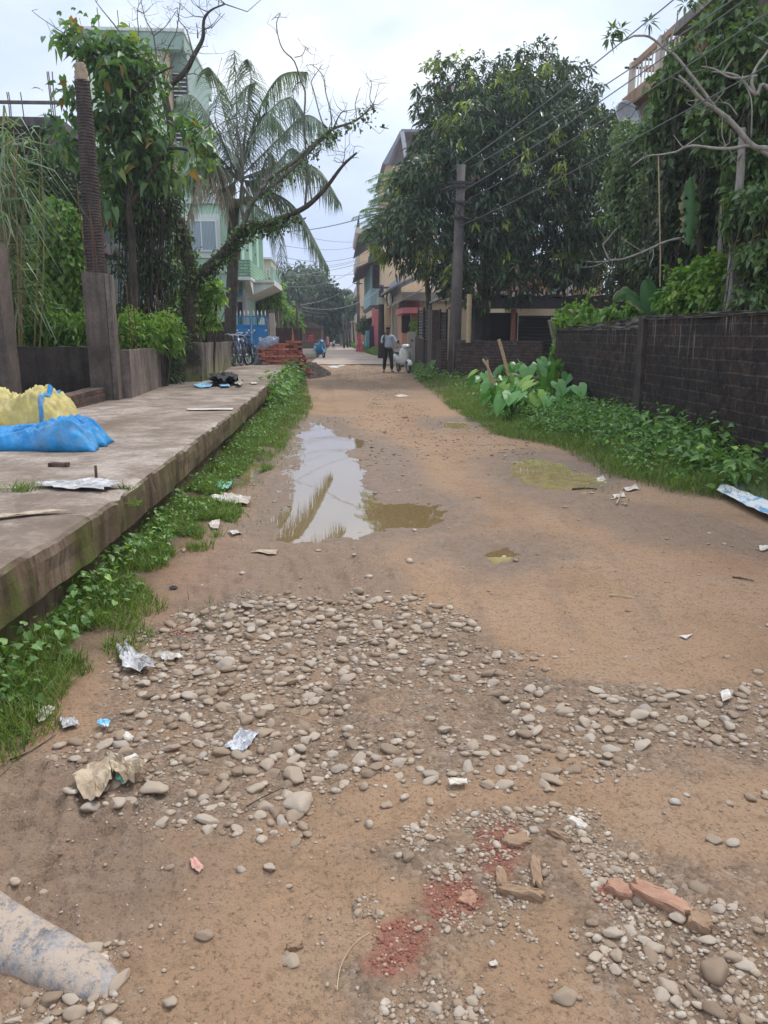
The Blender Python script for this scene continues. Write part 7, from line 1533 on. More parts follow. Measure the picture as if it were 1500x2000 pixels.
def fingers(v, e, hand, base, d, side, r=.0085, curl=(0, 0, 0)):
    for i, (o_, ln) in enumerate(((-1.5, .07), (-.5, .08), (.5, .075), (1.5, .06))):
        a = Vector(base)+Vector(side)*o_*.020; b = a+Vector(d)*ln*.5+Vector(curl)*.3; c = a+Vector(d)*ln*.85+Vector(curl)
        for n_, p_, rr in (('a', a, r), ('b', b, r*.95), ('c', c, r*.75)): v[f'{hand}{i}{n_}'] = (*p_, rr)
        e += [(hand, f'{hand}{i}a'), (f'{hand}{i}a', f'{hand}{i}b'), (f'{hand}{i}b', f'{hand}{i}c')]
    a = Vector(v[hand][:3])-Vector(side)*.035; b = a+Vector(d)*.03-Vector(side)*.015; v[hand+'t1'] = (*a, r*1.15); v[hand+'t2'] = (*b, r*.9); e += [(hand, hand+'t1'), (hand+'t1', hand+'t2')]
t = thing('person', 'man in pale shirt and black trousers, phone at his face, hand on the scooter', 'person', (SX(758, 30.4), 30.4, hg(SX(758, 30.4), 30.4)))
v = {'pel': (0, 0, .94, (.09, .07)), 'waist': (0, 0, 1.06, (.085, .065)), 'chest': (0, 0, 1.27, (.13, .09)), 'sh': (0, 0, 1.37, (.10, .07)), 'neck': (0, -.005, 1.455, .052), 'jaw': (0, -.02, 1.52, (.056, .066)), 'head': (0, -.012, 1.60, (.073, .09)), 'top': (0, 0, 1.665, (.055, .07)), 'nose': (0, -.102, 1.578, .012),
     'earl': (-.078, .0, 1.585, .014), 'earr': (.078, .0, 1.585, .014),
     'sl': (-.185, 0, 1.375, .052), 'el': (-.245, -.07, 1.13, .042), 'wl': (-.17, -.17, 1.36, .028), 'hl': (-.145, -.18, 1.43, (.032, .018)), 'sr': (.185, 0, 1.375, .052), 'er': (.30, -.03, 1.16, .042), 'wr': (.42, -.13, 1.12, .028), 'hr': (.48, -.17, 1.10, (.032, .018)),
     'hipl': (-.095, 0, .90, .085), 'kl': (-.125, -.02, .50, .058), 'al': (-.155, .02, .09, .038), 'tl': (-.185, -.13, .035, .034), 'hipr': (.095, 0, .90, .085), 'kr': (.13, -.03, .50, .058), 'ar': (.15, .0, .09, .038), 'tr': (.17, -.15, .035, .034)}
e = [('pel', 'waist'), ('waist', 'chest'), ('chest', 'sh'), ('sh', 'neck'), ('neck', 'jaw'), ('jaw', 'head'), ('head', 'top'), ('head', 'nose'), ('head', 'earl'), ('head', 'earr'), ('sh', 'sl'), ('sl', 'el'), ('el', 'wl'), ('wl', 'hl'), ('sh', 'sr'), ('sr', 'er'), ('er', 'wr'), ('wr', 'hr'),
     ('pel', 'hipl'), ('hipl', 'kl'), ('kl', 'al'), ('al', 'tl'), ('pel', 'hipr'), ('hipr', 'kr'), ('kr', 'ar'), ('ar', 'tr')]
fingers(v, e, 'hl', (-.14, -.185, 1.46), (.1, -.15, 1), (0, 1, 0), curl=(.02, 0, .0)); fingers(v, e, 'hr', (.50, -.19, 1.09), (.75, -.4, -.3), (-.45, -.85, 0), curl=(0, 0, -.02))
skin('body', v, e, M['skin'], t)
v = {'waist': (0, 0, .90, (.16, .125)), 'w2': (0, 0, 1.08, (.15, .115)), 'chest': (0, 0, 1.27, (.175, .125)), 'sh': (0, .005, 1.385, (.125, .09)), 'col': (0, .0, 1.435, (.068, .062)), 'sl': (-.19, 0, 1.37, .072), 'ul': (-.225, -.03, 1.24, .064), 'el': (-.25, -.075, 1.13, .056), 'fl': (-.215, -.12, 1.235, .044), 'sr': (.19, 0, 1.37, .072), 'ur': (.25, -.015, 1.26, .064), 'er': (.305, -.035, 1.16, .056), 'fr': (.36, -.08, 1.14, .046)}
skin('shirt', v, [('waist', 'w2'), ('w2', 'chest'), ('chest', 'sh'), ('sh', 'col'), ('sh', 'sl'), ('sl', 'ul'), ('ul', 'el'), ('el', 'fl'), ('sh', 'sr'), ('sr', 'ur'), ('ur', 'er'), ('er', 'fr')], M['shirt'], t)
v = {'pel': (0, 0, 1.02, (.155, .12)), 'hipl': (-.095, 0, .86, .108), 'kl': (-.125, -.02, .50, .082), 'al': (-.155, .015, .10, .066), 'hipr': (.095, 0, .86, .108), 'kr': (.13, -.03, .50, .082), 'ar': (.15, .0, .10, .066)}
skin('trousers', v, [('pel', 'hipl'), ('hipl', 'kl'), ('kl', 'al'), ('pel', 'hipr'), ('hipr', 'kr'), ('kr', 'ar')], M['trousers'], t)
v = {'a': (0, .02, 1.655, (.082, .09)), 'b': (0, .05, 1.60, (.078, .075)), 'c': (0, -.05, 1.69, (.06, .035)), 'd': (0, .0, 1.70, (.06, .05))}; skin('hair', v, [('a', 'b'), ('a', 'd'), ('d', 'c')], M['hair'], t)
for s_, yy_, xx in ((-1, -.05, -.17), (1, -.07, .16)): mb = MB(); mb.ell((xx, yy_, .045), (.05, .14, .045)); mb.build('shoe', M['shoe'], t, True, world=False)
for s_ in (-1, 1): mb = MB(); mb.ell((s_*.03, -.095, 1.605), (.012, .006, .007)); mb.build('eye', M['blackp'], t, True, world=False)
mb = MB(); mb.ell((0, -.088, 1.535), (.028, .012, .006)); mb.build('mouth', plain('lips', (.14, .05, .04), .5), t, True, world=False)
mb = MB(); mb.box(-.155, -.045, -.03, .03, -.011, .011, Matrix.Rotation(math.radians(12), 4, 'Z')); mb.v = [(a+t.location.x-.02, b+t.location.y-.20, c+t.location.z+1.50) for a, b, c in [(v_[0], v_[2], v_[1]) for v_ in mb.v]]
ph = mb.build('phone', M['blackp'], None, bevel=.004); tag(ph, 'black mobile phone held up beside the standing man\'s face', 'phone')
# small far figure
t = thing('person', 'small far figure in a pink dress standing on the concrete road behind the blue scooter', 'person', (SX(639, 78), 78, .015))
v = {'pel': (0, 0, .72, (.11, .09)), 'chest': (0, 0, 1.0, (.11, .08)), 'neck': (0, 0, 1.13, .04), 'head': (0, -.01, 1.25, (.075, .085)), 'sl': (-.13, 0, 1.06, .04), 'el': (-.17, 0, .85, .03), 'hl': (-.17, -.04, .66, .025), 'sr': (.13, 0, 1.06, .04), 'er': (.17, 0, .85, .03), 'hr': (.17, -.04, .66, .025), 'kl': (-.07, 0, .4, .05), 'al': (-.07, 0, .06, .03), 'fl': (-.07, -.08, .03, .028), 'kr': (.07, 0, .4, .05), 'ar': (.07, 0, .06, .03), 'fr': (.07, -.08, .03, .028)}
e = [('pel', 'chest'), ('chest', 'neck'), ('neck', 'head'), ('chest', 'sl'), ('sl', 'el'), ('el', 'hl'), ('chest', 'sr'), ('sr', 'er'), ('er', 'hr'), ('pel', 'kl'), ('kl', 'al'), ('al', 'fl'), ('pel', 'kr'), ('kr', 'ar'), ('ar', 'fr')]
skin('body', v, e, M['skin'], t); mb = MB(); mb.lathe([(.10, 1.10), (.14, 1.03), (.125, .85), (.17, .6), (.22, .3)], (0, 0, 0), 14); mb.build('dress', plain('dress_pink', (.55, .25, .28), .9, .2), t, True, world=False); mb = MB(); mb.ell((0, .02, 1.28), (.085, .09, .085)); mb.build('hair', M['hair'], t, True, world=False)
def quad(loc, rz, s, mat, label, cat='goat'):
    t = thing('goat', label, cat, loc); v = {'rump': (0, .28, .48, (.10, .11)), 'mid': (0, 0, .47, (.11, .12)), 'ch': (0, -.25, .50, (.10, .13)), 'nk': (0, -.38, .62, .06), 'hd': (0, -.47, .72, .05), 'mz': (0, -.58, .67, .032), 'tail': (0, .40, .56, .02), 'el': (-.045, -.42, .78, .014), 'er': (.045, -.42, .78, .014)}
    e = [('mid', 'rump'), ('mid', 'ch'), ('ch', 'nk'), ('nk', 'hd'), ('hd', 'mz'), ('rump', 'tail'), ('hd', 'el'), ('hd', 'er')]
    for n_, x in (('l', -.075), ('r', .075)):
        v.update({'f1'+n_: (x, -.27, .36, .04), 'f2'+n_: (x, -.28, .20, .024), 'f3'+n_: (x, -.27, .02, .02), 'b1'+n_: (x, .27, .36, .05), 'b2'+n_: (x, .22, .26, .03), 'b3'+n_: (x, .32, .16, .02), 'b4'+n_: (x, .29, .02, .02)})
        e += [('ch', 'f1'+n_), ('f1'+n_, 'f2'+n_), ('f2'+n_, 'f3'+n_), ('rump', 'b1'+n_), ('b1'+n_, 'b2'+n_), ('b2'+n_, 'b3'+n_), ('b3'+n_, 'b4'+n_)]
    skin('body', v, e, mat, t); t.rotation_euler = (0, 0, rz); t.scale = (s, s, s)
quad((SX(648.5, 79), 79, .016), .5, .95, M['white'], 'white goat standing on the far concrete road'); quad((SX(651.5, 76), 76, .016), -.3, .75, M['hair'], 'small dark goat in front of the white one on the far road')
# bird in flight
t = thing('bird', 'small green bird flying in the sky between the palm and the mango tree', 'bird', P(748, 249, 30)); bm_ = plain('feather_green', (.05, .09, .05), .7); v = {'a': (0, 0, 0, (.035, .03)), 'h': (-.09, -.02, .02, .024), 'bk': (-.125, -.025, .012, .008), 'r': (.09, .02, -.01, .022), 't': (.22, .05, -.03, .008)}; skin('body', v, [('a', 'h'), ('h', 'bk'), ('a', 'r'), ('r', 't')], bm_, t)
for s_ in (-1, 1): mb = MB(); mb.add([(-.05, 0, .02), (.05, 0, .02), (.06, s_*.12, .07), (.02, s_*.24, .05), (-.04, s_*.14, .08), (0, s_*.05, .035)], [(0, 5, 4), (0, 1, 2), (0, 2, 5), (5, 2, 3), (5, 3, 4)]); o = mb.build('wing', bm_, t, world=False); m_ = o.modifiers.new('s', 'SOLIDIFY'); m_.thickness = .006
# ================================================================== SACKS, LITTER, BROKEN BRICKS
def ridge(x, y, s): return 1-1.25*(np.abs(fbm(x, y, s, 4)-.5)*4)**.85
def crumple(name, px, z0, zs, depth, mat, label, cat, parent=None, nu=90, nv=60, u0=0, u1=1, lift=0, seed=3, fold=.22, rot=0):
    "mound of folded cloth: px = (left x, right x, y of its front foot); zs = height profile left to right (m)"
    (ax, ay), (bx_, by_) = G(px[0], px[2], z0), G(px[1], px[2], z0); V = []; uu = np.linspace(u0, u1, nu); vv = np.linspace(0, 1, nv)
    U_, V_ = np.meshgrid(uu, vv, indexing='ij'); hp = np.interp(U_, np.linspace(0, 1, len(zs)), zs)
    env = (1-np.abs(2*V_-1)**3.2)**.55*(1-np.abs(2*U_-1)**9)**.5
    wob = (fbm(U_*4, V_*3, seed, 3)-.5); r = ridge(U_*4.2+wob*1.5, V_*3.1, seed+1)*.72+ridge(U_*9+V_*5, V_*7, seed+2)*.22+ridge(U_*22, V_*15, seed+4)*.06
    Z = z0+.004+hp*env*(1-fold+fold*r)+lift*(env > .05)
    X = ax+(bx_-ax)*U_+(fbm(V_*5, U_*3, seed+7, 3)-.5)*.10*(1-env*.5); Y = ay-.0+depth*V_+(fbm(U_*6, V_*2, seed+9, 3)-.5)*.10+rot*(U_-.5)
    idx = np.arange(nu*nv).reshape(nu, nv); F = np.stack([idx[:-1, :-1], idx[1:, :-1], idx[1:, 1:], idx[:-1, 1:]], -1).reshape(-1, 4)
    o = npmesh(name, np.stack([X, Y, Z], -1).reshape(-1, 3), F, mat, parent, None, True); m_ = o.modifiers.new('s', 'SOLIDIFY'); m_.thickness = .004
    if label: tag(o, label, cat)
    return o
def woven(name, c, c2):
    q = NM(name); col = q.ramp(q.noise(3.5, 5, .7), [(.35, c2), (.6, c)]); col = q.mix(q.ramp(q.noise(40, 3, .7), [(.35, .35), (.5, 0)]), col, sc3(c, .55))
    wv = q.n('TexWave'); wv.inputs['Scale'].default_value = 90; q.l(q.vec((1, .7, 1)), wv.inputs[0]); col = q.mix(q.ramp(q.noise(2.2, 5, .8), [(.5, 0), (.7, .45)]), col, (.30, .24, .17)); return q.done(col, .42, q.bump(q.math('ADD', q.noise(13, 6, .7), q.math('MULTIPLY', wv.outputs['Fac'], .08)), .75, .02), .45)
M['blue_sack'] = woven('blue_sack', (.012, .28, .60), (.01, .19, .46)); M['yellow_sack'] = woven('yellow_sack', (.60, .50, .16), (.46, .36, .10))
crumple('plastic_sack', (-60, 178, 884), .5, [.16, .20, .20, .22, .24, .30, .37, .30, .10], .62, M['blue_sack'], 'bright blue woven plastic sack lying flat on the slab under the yellow one', 'sack', seed=3, fold=.36, rot=-.05)
t = thing('plastic_sack', 'crumpled yellow woven sack with a blue stripe heaped on the blue one', 'sack', (G(20, 845, .5)[0], 7.3, .5))
crumple('sack_cloth', (-70, 116, 846), .52, [.3, .40, .46, .44, .40, .46, .47, .40, .16], .75, M['yellow_sack'], None, None, t, seed=23, fold=.32, rot=.12)
crumple('sack_stripe', (-70, 116, 846), .52, [.3, .40, .46, .44, .40, .46, .47, .40, .16], .75, M['blue_sack'], None, None, t, nu=14, u0=.76, u1=.80, lift=.014, seed=23, fold=.32, rot=.12)
# cement lump bottom left
q = NM('cement_lump'); c = q.ramp(q.noise(9, 6, .8), [(.36, (.12, .11, .105)), (.6, (.33, .30, .275))]); c = q.mix(q.ramp(q.noise(16, 6, .8, q.vec((1, .5, 1))), [(.44, 0), (.52, .9)]), c, (.40, .31, .23)); c = q.mix(q.ramp(q.noise(40, 5, .8), [(.36, .7), (.46, 0)]), c, (.10, .09, .10)); M['lump'] = q.done(c, .85, q.bump(q.noise(50, 5, .8), .7, .008))
a = Vector((*G(-160, 1745), -.01)); b = Vector((*G(226, 1932), -.02)); mb = MB(); K = 30; n = 26; d = (b-a).normalized(); s_ = Vector((d.y, -d.x, 0)).normalized()
for i in range(K):
    t_ = i/(K-1); R_ = (.112-.05*t_)*(1-max(0, (t_-.82)/.18)**2.6*.97)**.5; c_ = a.lerp(b, t_)
    for k in range(n): an = math.pi*2*k/n; rr2 = R_*(1+.12*(vnoise(np.array([t_*7]), np.array([an*1.3]), 3)[0]-.5)); mb.v.append(tuple(c_+s_*math.cos(an)*rr2*1.0+Vector((0, 0, 1))*math.sin(an)*rr2*.78))
for i in range(K-1):
    for k in range(n): mb.f.append((i*n+k, i*n+(k+1) % n, (i+1)*n+(k+1) % n, (i+1)*n+k))
mb.f.append(tuple((K-1)*n+k for k in range(n)))
tag(mb.build('cement_lump', M['lump'], None, True), 'smooth grey mud-spattered cement lump half buried in the lower left corner', 'cement lump')
# papers, wrappers, rags
def mt(name, c, c2=None, rough=.7, sc=8):
    q = NM(name); col = q.ramp(q.noise(sc, 5, .75), [(.42, c), (.58, c2 or sc3(c, .7))]); return q.done(col, rough, q.bump(q.noise(25, 4), .5, .006), .4)
M['paper'] = mt('paper_dirty', (.55, .50, .42), (.38, .31, .24)); M['paper_w'] = mt('paper_white', (.56, .53, .47), (.38, .31, .24)); M['foil'] = mt('wrapper_silver', (.55, .55, .54), (.26, .26, .27), .3, 30); M['bluew'] = mt('wrapper_blue', (.06, .38, .62), (.45, .60, .68), .35, 22); M['ragw'] = mt('rag_pale', (.42, .33, .22), (.30, .22, .14)); M['bagw'] = mt('bag_greywhite', (.50, .48, .46), (.27, .25, .23), .4, 14); M['greenb'] = mt('bag_green', (.10, .36, .22), (.25, .5, .38), .4); M['redb'] = mt('wrapper_red', (.50, .08, .06), (.5, .3, .25), .4); M['pinkw'] = mt('scrap_pink', (.55, .27, .22), (.42, .25, .19)); M['burnt'] = mt('burnt', (.02, .02, .02), (.06, .055, .05), .9, 20)
def scrap(name, pts, mat, label, cat, z0=0, amp=.012, seed=0, n=22, ragged=.14, lift=.006, fold=1.0):
    "irregular crumpled flat piece; pts = outline in photo pixels on the ground plane"
    g_ = [G(x, y, z0) for x, y in pts]; cx_ = sum(p[0] for p in g_)/len(g_); cy_ = sum(p[1] for p in g_)/len(g_); m = len(g_); R = 6; N = 36; V = []; F = []
    ang = [i*m/N for i in range(N)]; ol = []
    for a_ in ang:
        i = int(a_) % m; f_ = a_-int(a_); p = g_[i]; r_ = g_[(i+1) % m]; k = 1+(random.random()-.5)*ragged; ol.append((cx_+(p[0]*(1-f_)+r_[0]*f_-cx_)*k, cy_+(p[1]*(1-f_)+r_[1]*f_-cy_)*k))
    size = max(max(abs(p[0]-cx_), abs(p[1]-cy_)) for p in g_)
    for j in range(R+1):
        for (x, y) in ol:
            f_ = j/R; X, Y = cx_+(x-cx_)*f_, cy_+(y-cy_)*f_; s = 2.4/size
            base = z0 if z0 else hg(X, Y); V.append((X, Y, base+lift+amp*(.5+fold*(float(ridge(np.array([X*s]), np.array([Y*s]), 50+seed)[0])*.7+random.uniform(-.04, .04)))))
    for j in range(R):
        for k in range(N): F.append((j*N+k, j*N+(k+1) % N, (j+1)*N+(k+1) % N, (j+1)*N+k))
    o = npmesh(name, V, F, mat, None, None, False); m_ = o.modifiers.new('s', 'SOLIDIFY'); m_.thickness = .0015; return tag(o, label, cat)
S = [('paper_scrap', [(440, 1462), (470, 1430), (505, 1432), (478, 1470)], 'foil', 'crumpled silver wrapper lying on the cobbles at the middle left', 'wrapper', .02),
     ('plastic_bag', [(228, 1275), (245, 1272), (300, 1300), (302, 1316), (240, 1312)], 'bagw', 'crumpled greyish white plastic bag beside the grass at the left edge of the gravel', 'plastic bag', .03),
     ('paper_scrap', [(312, 1283), (335, 1275), (360, 1285), (330, 1296)], 'paper_w', 'small folded white paper right of the crumpled plastic bag', 'paper', .02),
     ('wrapper', [(190, 1425), (200, 1415), (217, 1420), (212, 1433)], 'bluew', 'little shiny blue and white wrapper among the left stones', 'wrapper', .012),
     ('torn_sack', [(145, 1540), (180, 1518), (215, 1500), (220, 1545), (195, 1578), (160, 1572)], 'ragw', 'left half of the torn brown paper sack by the big flat stone', 'torn paper', .025),
     ('torn_sack', [(210, 1498), (250, 1505), (292, 1515), (265, 1545), (225, 1540)], 'ragw', 'right half of the torn brown paper sack, with a fold standing up', 'torn paper', .04),
     ('plastic_strip', [(228, 1534), (247, 1536), (245, 1542), (230, 1541)], 'greenb', 'tiny green strip inside the torn paper sack', 'plastic strip', .02),
     ('paper_scrap', [(118, 1412), (145, 1408), (156, 1422), (125, 1432)], 'bagw', 'crumpled whitish scrap left of the little blue wrapper', 'scrap', .015),
     ('paper_scrap', [(70, 1418), (88, 1400), (112, 1398), (95, 1415), (78, 1428)], 'paper', 'dirty twisted paper farthest left below the grass', 'paper', .02),
     ('paper_scrap', [(875, 1525), (912, 1522), (913, 1532), (880, 1536)], 'paper', 'small pale torn label on the bare road below the gravel', 'paper', .004),
     ('paper_scrap', [(1405, 1355), (1422, 1352), (1430, 1368), (1412, 1372)], 'paper_w', 'small white square of paper in the gravel at the right', 'paper', .004),
     ('paper_scrap', [(1325, 1242), (1352, 1242), (1340, 1248)], 'paper_w', 'tiny white paper flake on the bare road at right', 'paper', .003),
     ('plastic_scrap', [(372, 1682), (382, 1678), (398, 1692), (390, 1704), (374, 1698)], 'pinkw', 'faded pink scrap on the brown road at lower left', 'scrap', .006),
     ('paper_scrap', [(955, 1875), (968, 1870), (973, 1882), (958, 1886)], 'paper', 'little pale square scrap at the bottom centre', 'paper', .003),
     ('plastic_bag', [(410, 985), (440, 978), (490, 982), (485, 992), (425, 994)], 'paper_w', 'long crumpled white plastic left of the big puddle', 'plastic bag', .04),
     ('plastic_bag', [(422, 960), (440, 952), (455, 958), (448, 968), (425, 970)], 'greenb', 'small green plastic bag in the grass above the long white one', 'plastic bag', .05),
     ('paper_scrap', [(445, 1048), (465, 1044), (475, 1048), (455, 1053)], 'paper_w', 'white scrap between the slab grass and the puddle corner', 'paper', .015),
     ('paper_scrap', [(408, 1030), (430, 1025), (428, 1038), (412, 1040)], 'paper', 'pale scrap on the mud left of the puddle', 'paper', .015),
     ('cardboard_scrap', [(490, 1083), (505, 1078), (542, 1080), (540, 1088), (500, 1087)], 'ragw', 'flat grey-brown cardboard piece just below the big puddle', 'cardboard', .008),
     ('wrapper', [(355, 1085), (360, 1082), (364, 1086), (358, 1088)], 'redb', 'tiny red wrapper on the reddish soil below the slab', 'wrapper', .008),
     ('wrapper', [(330, 1156), (345, 1153), (348, 1157), (335, 1159)], 'burnt', 'tiny dark twisted wrapper on the reddish soil', 'wrapper', .006),
     ('paper_scrap', [(1215, 958), (1240, 952), (1250, 960), (1225, 964)], 'paper', 'pale curl of paper at the foot of the right verge', 'paper', .015),
     ('paper_scrap', [(1195, 972), (1218, 968), (1222, 974), (1200, 976)], 'paper_w', 'flat white shard near the right puddle', 'paper', .006),
     ('paper_scrap', [(1165, 930), (1178, 926), (1184, 932), (1172, 935)], 'paper_w', 'white flake at the far edge of the right puddle', 'paper', .01),
     ('paper_scrap', [(1480, 1070), (1500, 1072), (1500, 1078), (1484, 1077)], 'paper_w', 'white flake at the right border below the tin strip', 'paper', .006),
     ('paper_scrap', [(640, 716), (668, 712), (676, 715), (648, 719)], 'paper_w', 'white litter on the near end of the concrete road', 'paper', .01),
     ('paper_scrap', [(770, 773), (785, 771), (800, 774), (780, 776)], 'paper_w', 'pale flake in the middle of the far dirt road', 'paper', .006)]
for i, (nm_, pts, m_, lab, cat_, amp) in enumerate(S): scrap(nm_, pts, M[m_], lab, cat_, 0, amp, i, lift=.018 if 'stone' in lab or 'gravel' in lab or 'sack' in lab else .006)
# on the slab
ZS = .508
scrap('plastic_strip', [(60, 948), (130, 945), (200, 940), (238, 950), (200, 962), (120, 958)], M['bagw'], 'long crumpled white plastic strip lying across the slab joint', 'plastic strip', ZS, .022, 3, ragged=.3)
scrap('plastic_strip', [(-20, 1010), (60, 1002), (150, 1000), (60, 1008), (-20, 1016)], M['ragw'], 'thin dried strip in the nearer slab joint', 'plastic strip', ZS, .012, 4, ragged=.3)
scrap('chalk_mark', [(365, 799), (455, 798), (455, 801), (366, 802)], M['paper_w'], 'thin straight whitish strip across the middle of the slab', 'strip', ZS, .004, 5, ragged=.05)
scrap('plastic_scrap', [(378, 754), (400, 749), (420, 752), (408, 758), (385, 758)], M['bluew'], 'bright blue plastic scrap at the left of the burnt rubbish', 'plastic scrap', ZS, .03, 6)
scrap('plastic_scrap', [(428, 754), (445, 752), (450, 757), (432, 758)], M['bluew'], 'small pale blue scrap in front of the burnt rubbish', 'plastic scrap', ZS, .03, 9)
scrap('burnt_rubbish', [(405, 748), (430, 741), (460, 742), (472, 750), (450, 754), (415, 755)], M['burnt'], 'black heap of burnt rubbish on the slab', 'rubbish', ZS, .13, 7, ragged=.4, fold=1.3)
scrap('paper_scrap', [(458, 752), (466, 744), (474, 752), (470, 758)], M['paper'], 'cream scrap at the right of the burnt rubbish', 'paper', ZS, .06, 8)
scrap('paper_scrap', [(488, 748), (500, 747), (504, 750), (492, 751)], M['paper_w'], 'white flake on the slab right of the burnt rubbish', 'paper', ZS, .01, 10)
scrap('plastic_scrap', [(422, 731), (430, 727), (436, 732), (428, 734)], M['paper_w'], 'white flake on the slab behind the burnt rubbish', 'scrap', ZS, .02, 11)
def frag(ax, ay, bx_, by_, wd, h, label, mat=None, z0=None, sink=.3, name='brick_piece', cat='brick piece', seed=0):
    z = 0 if z0 is None else z0; a = Vector((*G(ax, ay, z), 0)); b = Vector((*G(bx_, by_, z), 0)); d = (b-a); Ln = d.length; d.normalize(); s_ = Vector((-d.y, d.x, 0)); zz = z if z0 is not None else hg((a.x+b.x)/2, (a.y+b.y)/2); V = []; nx_, ny_ = 12, 6; r_ = random.Random(seed)
    bm = bmesh.new(); bmesh.ops.create_cube(bm, size=1); bmesh.ops.subdivide_edges(bm, edges=bm.edges[:], cuts=5, use_grid_fill=True)
    ph = [r_.uniform(0, 6) for _ in range(6)]
    for v in bm.verts:
        c = v.co.copy(); k = (abs(c.x) > .49)+(abs(c.y) > .49)+(abs(c.z) > .49); sh = .93 if k >= 2 else 1; sh = .86 if k == 3 else sh
        c.x += .06*math.sin(c.y*9+ph[0])*(abs(c.x) > .45); c.y += .05*math.sin(c.x*8+ph[1])+.02*math.sin(c.x*23+ph[2]); c.z += .06*math.sin(c.x*7+c.y*5+ph[3]); c = Vector((c.x*Ln*sh, c.y*wd*sh, c.z*h*sh)); c += Vector((r_.gauss(0, 1), r_.gauss(0, 1), r_.gauss(0, 1)))*.0012
        v.co = (a+b)/2+d*c.x+s_*c.y+Vector((0, 0, zz+h*(.38-sink)+c.z))
    me = bpy.data.meshes.new(name); bm.to_mesh(me); bm.free(); o = link_mesh(me, name, mat or M['frag'], None); return tag(o, label, cat)
q = NM('brick_worn'); c = q.ramp(q.noise(9, 5, .7), [(.35, (.29, .15, .095)), (.65, (.36, .21, .135))]); c = q.mix(q.ramp(q.noise(45, 5, .8), [(.55, 0), (.7, .5)]), c, (.47, .34, .23)); M['frag'] = q.done(c, .9, q.bump(q.noise(90, 4, .7), .5, .004))
q = NM('brick_muddy'); c = q.ramp(q.noise(9, 5, .7), [(.35, (.22, .135, .08)), (.65, (.31, .205, .125))]); M['fragm'] = q.done(c, .9, q.bump(q.noise(90, 4, .7), .5, .004))
frag(974, 1733, 1062, 1748, .030, .045, 'lowest bar of the half-buried brick frame at lower centre', M['fragm'], sink=.45, seed=1)
frag(1044, 1672, 1050, 1728, .028, .045, 'right upright bar of the half-buried brick frame', M['fragm'], sink=.45, seed=2)
frag(976, 1690, 984, 1728, .030, .035, 'left upright bar of the half-buried brick frame', M['fragm'], sink=.5, seed=3)
frag(1236, 1732, 1348, 1785, .050, .05, 'longer right half of the split red brick lying at lower right', sink=.35, seed=4)
frag(1186, 1722, 1236, 1742, .050, .05, 'shorter left half of the split red brick, crumbling at its end', sink=.4, seed=5)
frag(986, 1640, 1032, 1632, .05, .04, 'brown brick chunk beside the bright red crumbs', M['fragm'], sink=.4, seed=6)
frag(900, 1740, 930, 1750, .05, .03, 'flat muddy red chunk between the two crumbled brick patches', sink=.5, seed=7)
frag(1072, 1618, 1115, 1640, .022, .03, 'thin split yellowish tile piece right of the brick chunk', M['fragm'], sink=.4, seed=8)
frag(1115, 1590, 1145, 1612, .03, .03, 'pale-topped angular chunk in the upper centre gravel', M['paper'], sink=.45, seed=9)
frag(97, 911, 134, 911, .05, .035, 'single flat brick piece lying alone on the slab', M['brick_low'], .5, .0, seed=10)
frag(242, 1438, 258, 1450, .03, .02, 'short flat piece of tile among the left cobbles', M['paper'], sink=.1, seed=11)
frag(222, 1497, 268, 1480, .022, .02, 'flat pale stone slab piece above the torn sack', M['paper'], sink=.0, seed=12)
frag(1345, 1800, 1390, 1815, .05, .05, 'rough yellowish mortar lump next to the split brick', M['fragm'], sink=.3, seed=13, name='mortar_lump', cat='mortar lump')
frag(560, 1838, 590, 1830, .02, .03, 'brown clod beside the pale stone at the bottom', M['fragm'], sink=.4, seed=14, name='mud_clod', cat='clod')
# red crumbs
q = NM('brick_crumb'); M['crumb'] = q.done(q.ramp(q.attr('rnd'), [(0, (.15, .055, .038)), (.6, (.28, .105, .07)), (.8, (.34, .20, .13)), (1, (.44, .30, .22))]), .9)
cr = []
for p in RED:
    x = rng.uniform(min(a[0] for a in p)-.03, max(a[0] for a in p)+.03, 700); y = rng.uniform(min(a[1] for a in p)-.03, max(a[1] for a in p)+.03, 700); k = sdpoly(x, y, p) < .012; cr += list(zip(x[k], y[k], .0015+.006*rng.random(k.sum())**2.5))
scatter('brick_crumbs', cr, 1, M['crumb'], label='bright red crumbs of crushed brick in patches on the road', cat='brick crumbs')
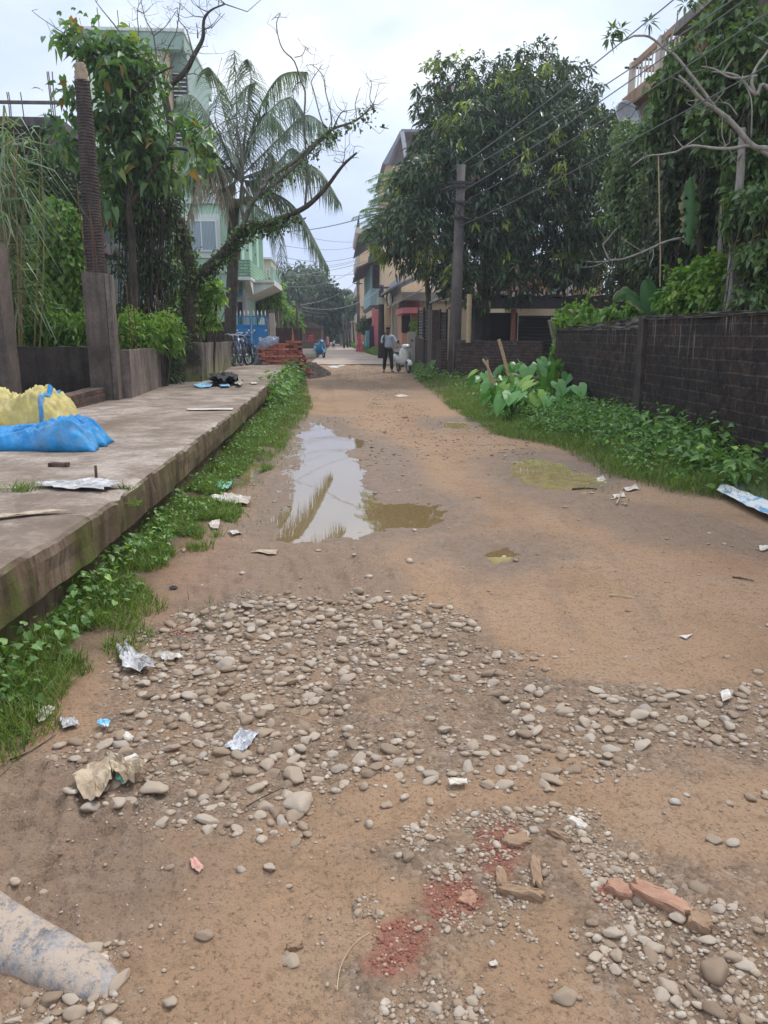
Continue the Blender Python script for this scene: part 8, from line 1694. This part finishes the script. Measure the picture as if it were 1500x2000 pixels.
# twigs
for i, (pts, r, lab) in enumerate((([(482, 1578), (515, 1555), (555, 1530)], .003, 'thin straight twig by the oval stone at the edge of the cobbles'), ([(658, 1925), (665, 1880), (690, 1840), (722, 1822)], .0016, 'thin curved pale straw at the bottom centre'), ([(1118, 962), (1140, 958), (1166, 958)], .012, 'dark wet stick at the edge of the right puddle'), ([(1430, 1130), (1450, 1133), (1472, 1138)], .006, 'dark twig on the road near the right border'), ([(1190, 1162), (1215, 1166), (1240, 1172)], .005, 'pale twig on the bare road right of the middle'), ([(1204, 990), (1209, 978), (1213, 966)], .010, 'short pale stick standing off the verge near the white shard'),
                                 ([(20, 1500), (60, 1478), (110, 1440)], .003, 'bent twig among the litter at the left border'), ([(700, 1262), (730, 1255), (760, 1250)], .0025, 'thin twig lying on the cobbles in the middle'))):
    mb = MB(); g_ = [G(*p) for p in pts]; mb.tube(smooth_path([(x, y, hg(x, y)+r+.004+.012*(i in (0, 7))) for x, y in g_], 4), taper(4*(len(pts)-1)+1, r, r*.5), 6, True, .15); tag(mb.build('twig', M['bamboo'] if i in (1, 4, 5) else M['bark'], None, True), lab, 'twig')
t_ = G(188, 940, .5); mb = MB(); mb.tube([(t_[0], t_[1], .48), (t_[0], t_[1]+.01, .56), (t_[0]+.004, t_[1], .61)], .010, 6); tag(mb.build('iron_rod', M['rust'], None, True), 'short rusty rod stub sticking up from the slab joint', 'iron rod')
def tuft(px_, py_, z, n, sp, ln, label):
    x, y = G(px_, py_, z); p = np.stack([rng.normal(x, sp, n), rng.normal(y, sp*.6, n), np.full(n, z-.002)], -1); return grass('grass_tuft', p, ln, label, None, .004, .6)
tuft(42, 958, .5, 90, .05, .13, 'spiky grass tuft growing from the slab joint at left'); tuft(246, 955, .49, 40, .025, .09, 'little grass tuft at the slab edge'); tuft(262, 985, .42, 40, .03, .08, 'grass tuft clinging below the slab edge')
# ================================================================== HAZE
mb = MB(); mb.box(-230, 260, -70, 300, -2.0, 48.0)
hm = bpy.data.materials.new('haze'); hm.use_nodes = True; hn = hm.node_tree; hn.nodes.clear(); ho = hn.nodes.new('ShaderNodeOutputMaterial'); hv = hn.nodes.new('ShaderNodeVolumePrincipled')
hv.inputs['Color'].default_value = (.88, .93, 1.0, 1); hv.inputs['Density'].default_value = .0012; hv.inputs['Anisotropy'].default_value = .3
hn.links.new(hv.outputs[0], ho.inputs['Volume']); o = mb.build('haze', hm, None, world=False); o['kind'] = 'stuff'
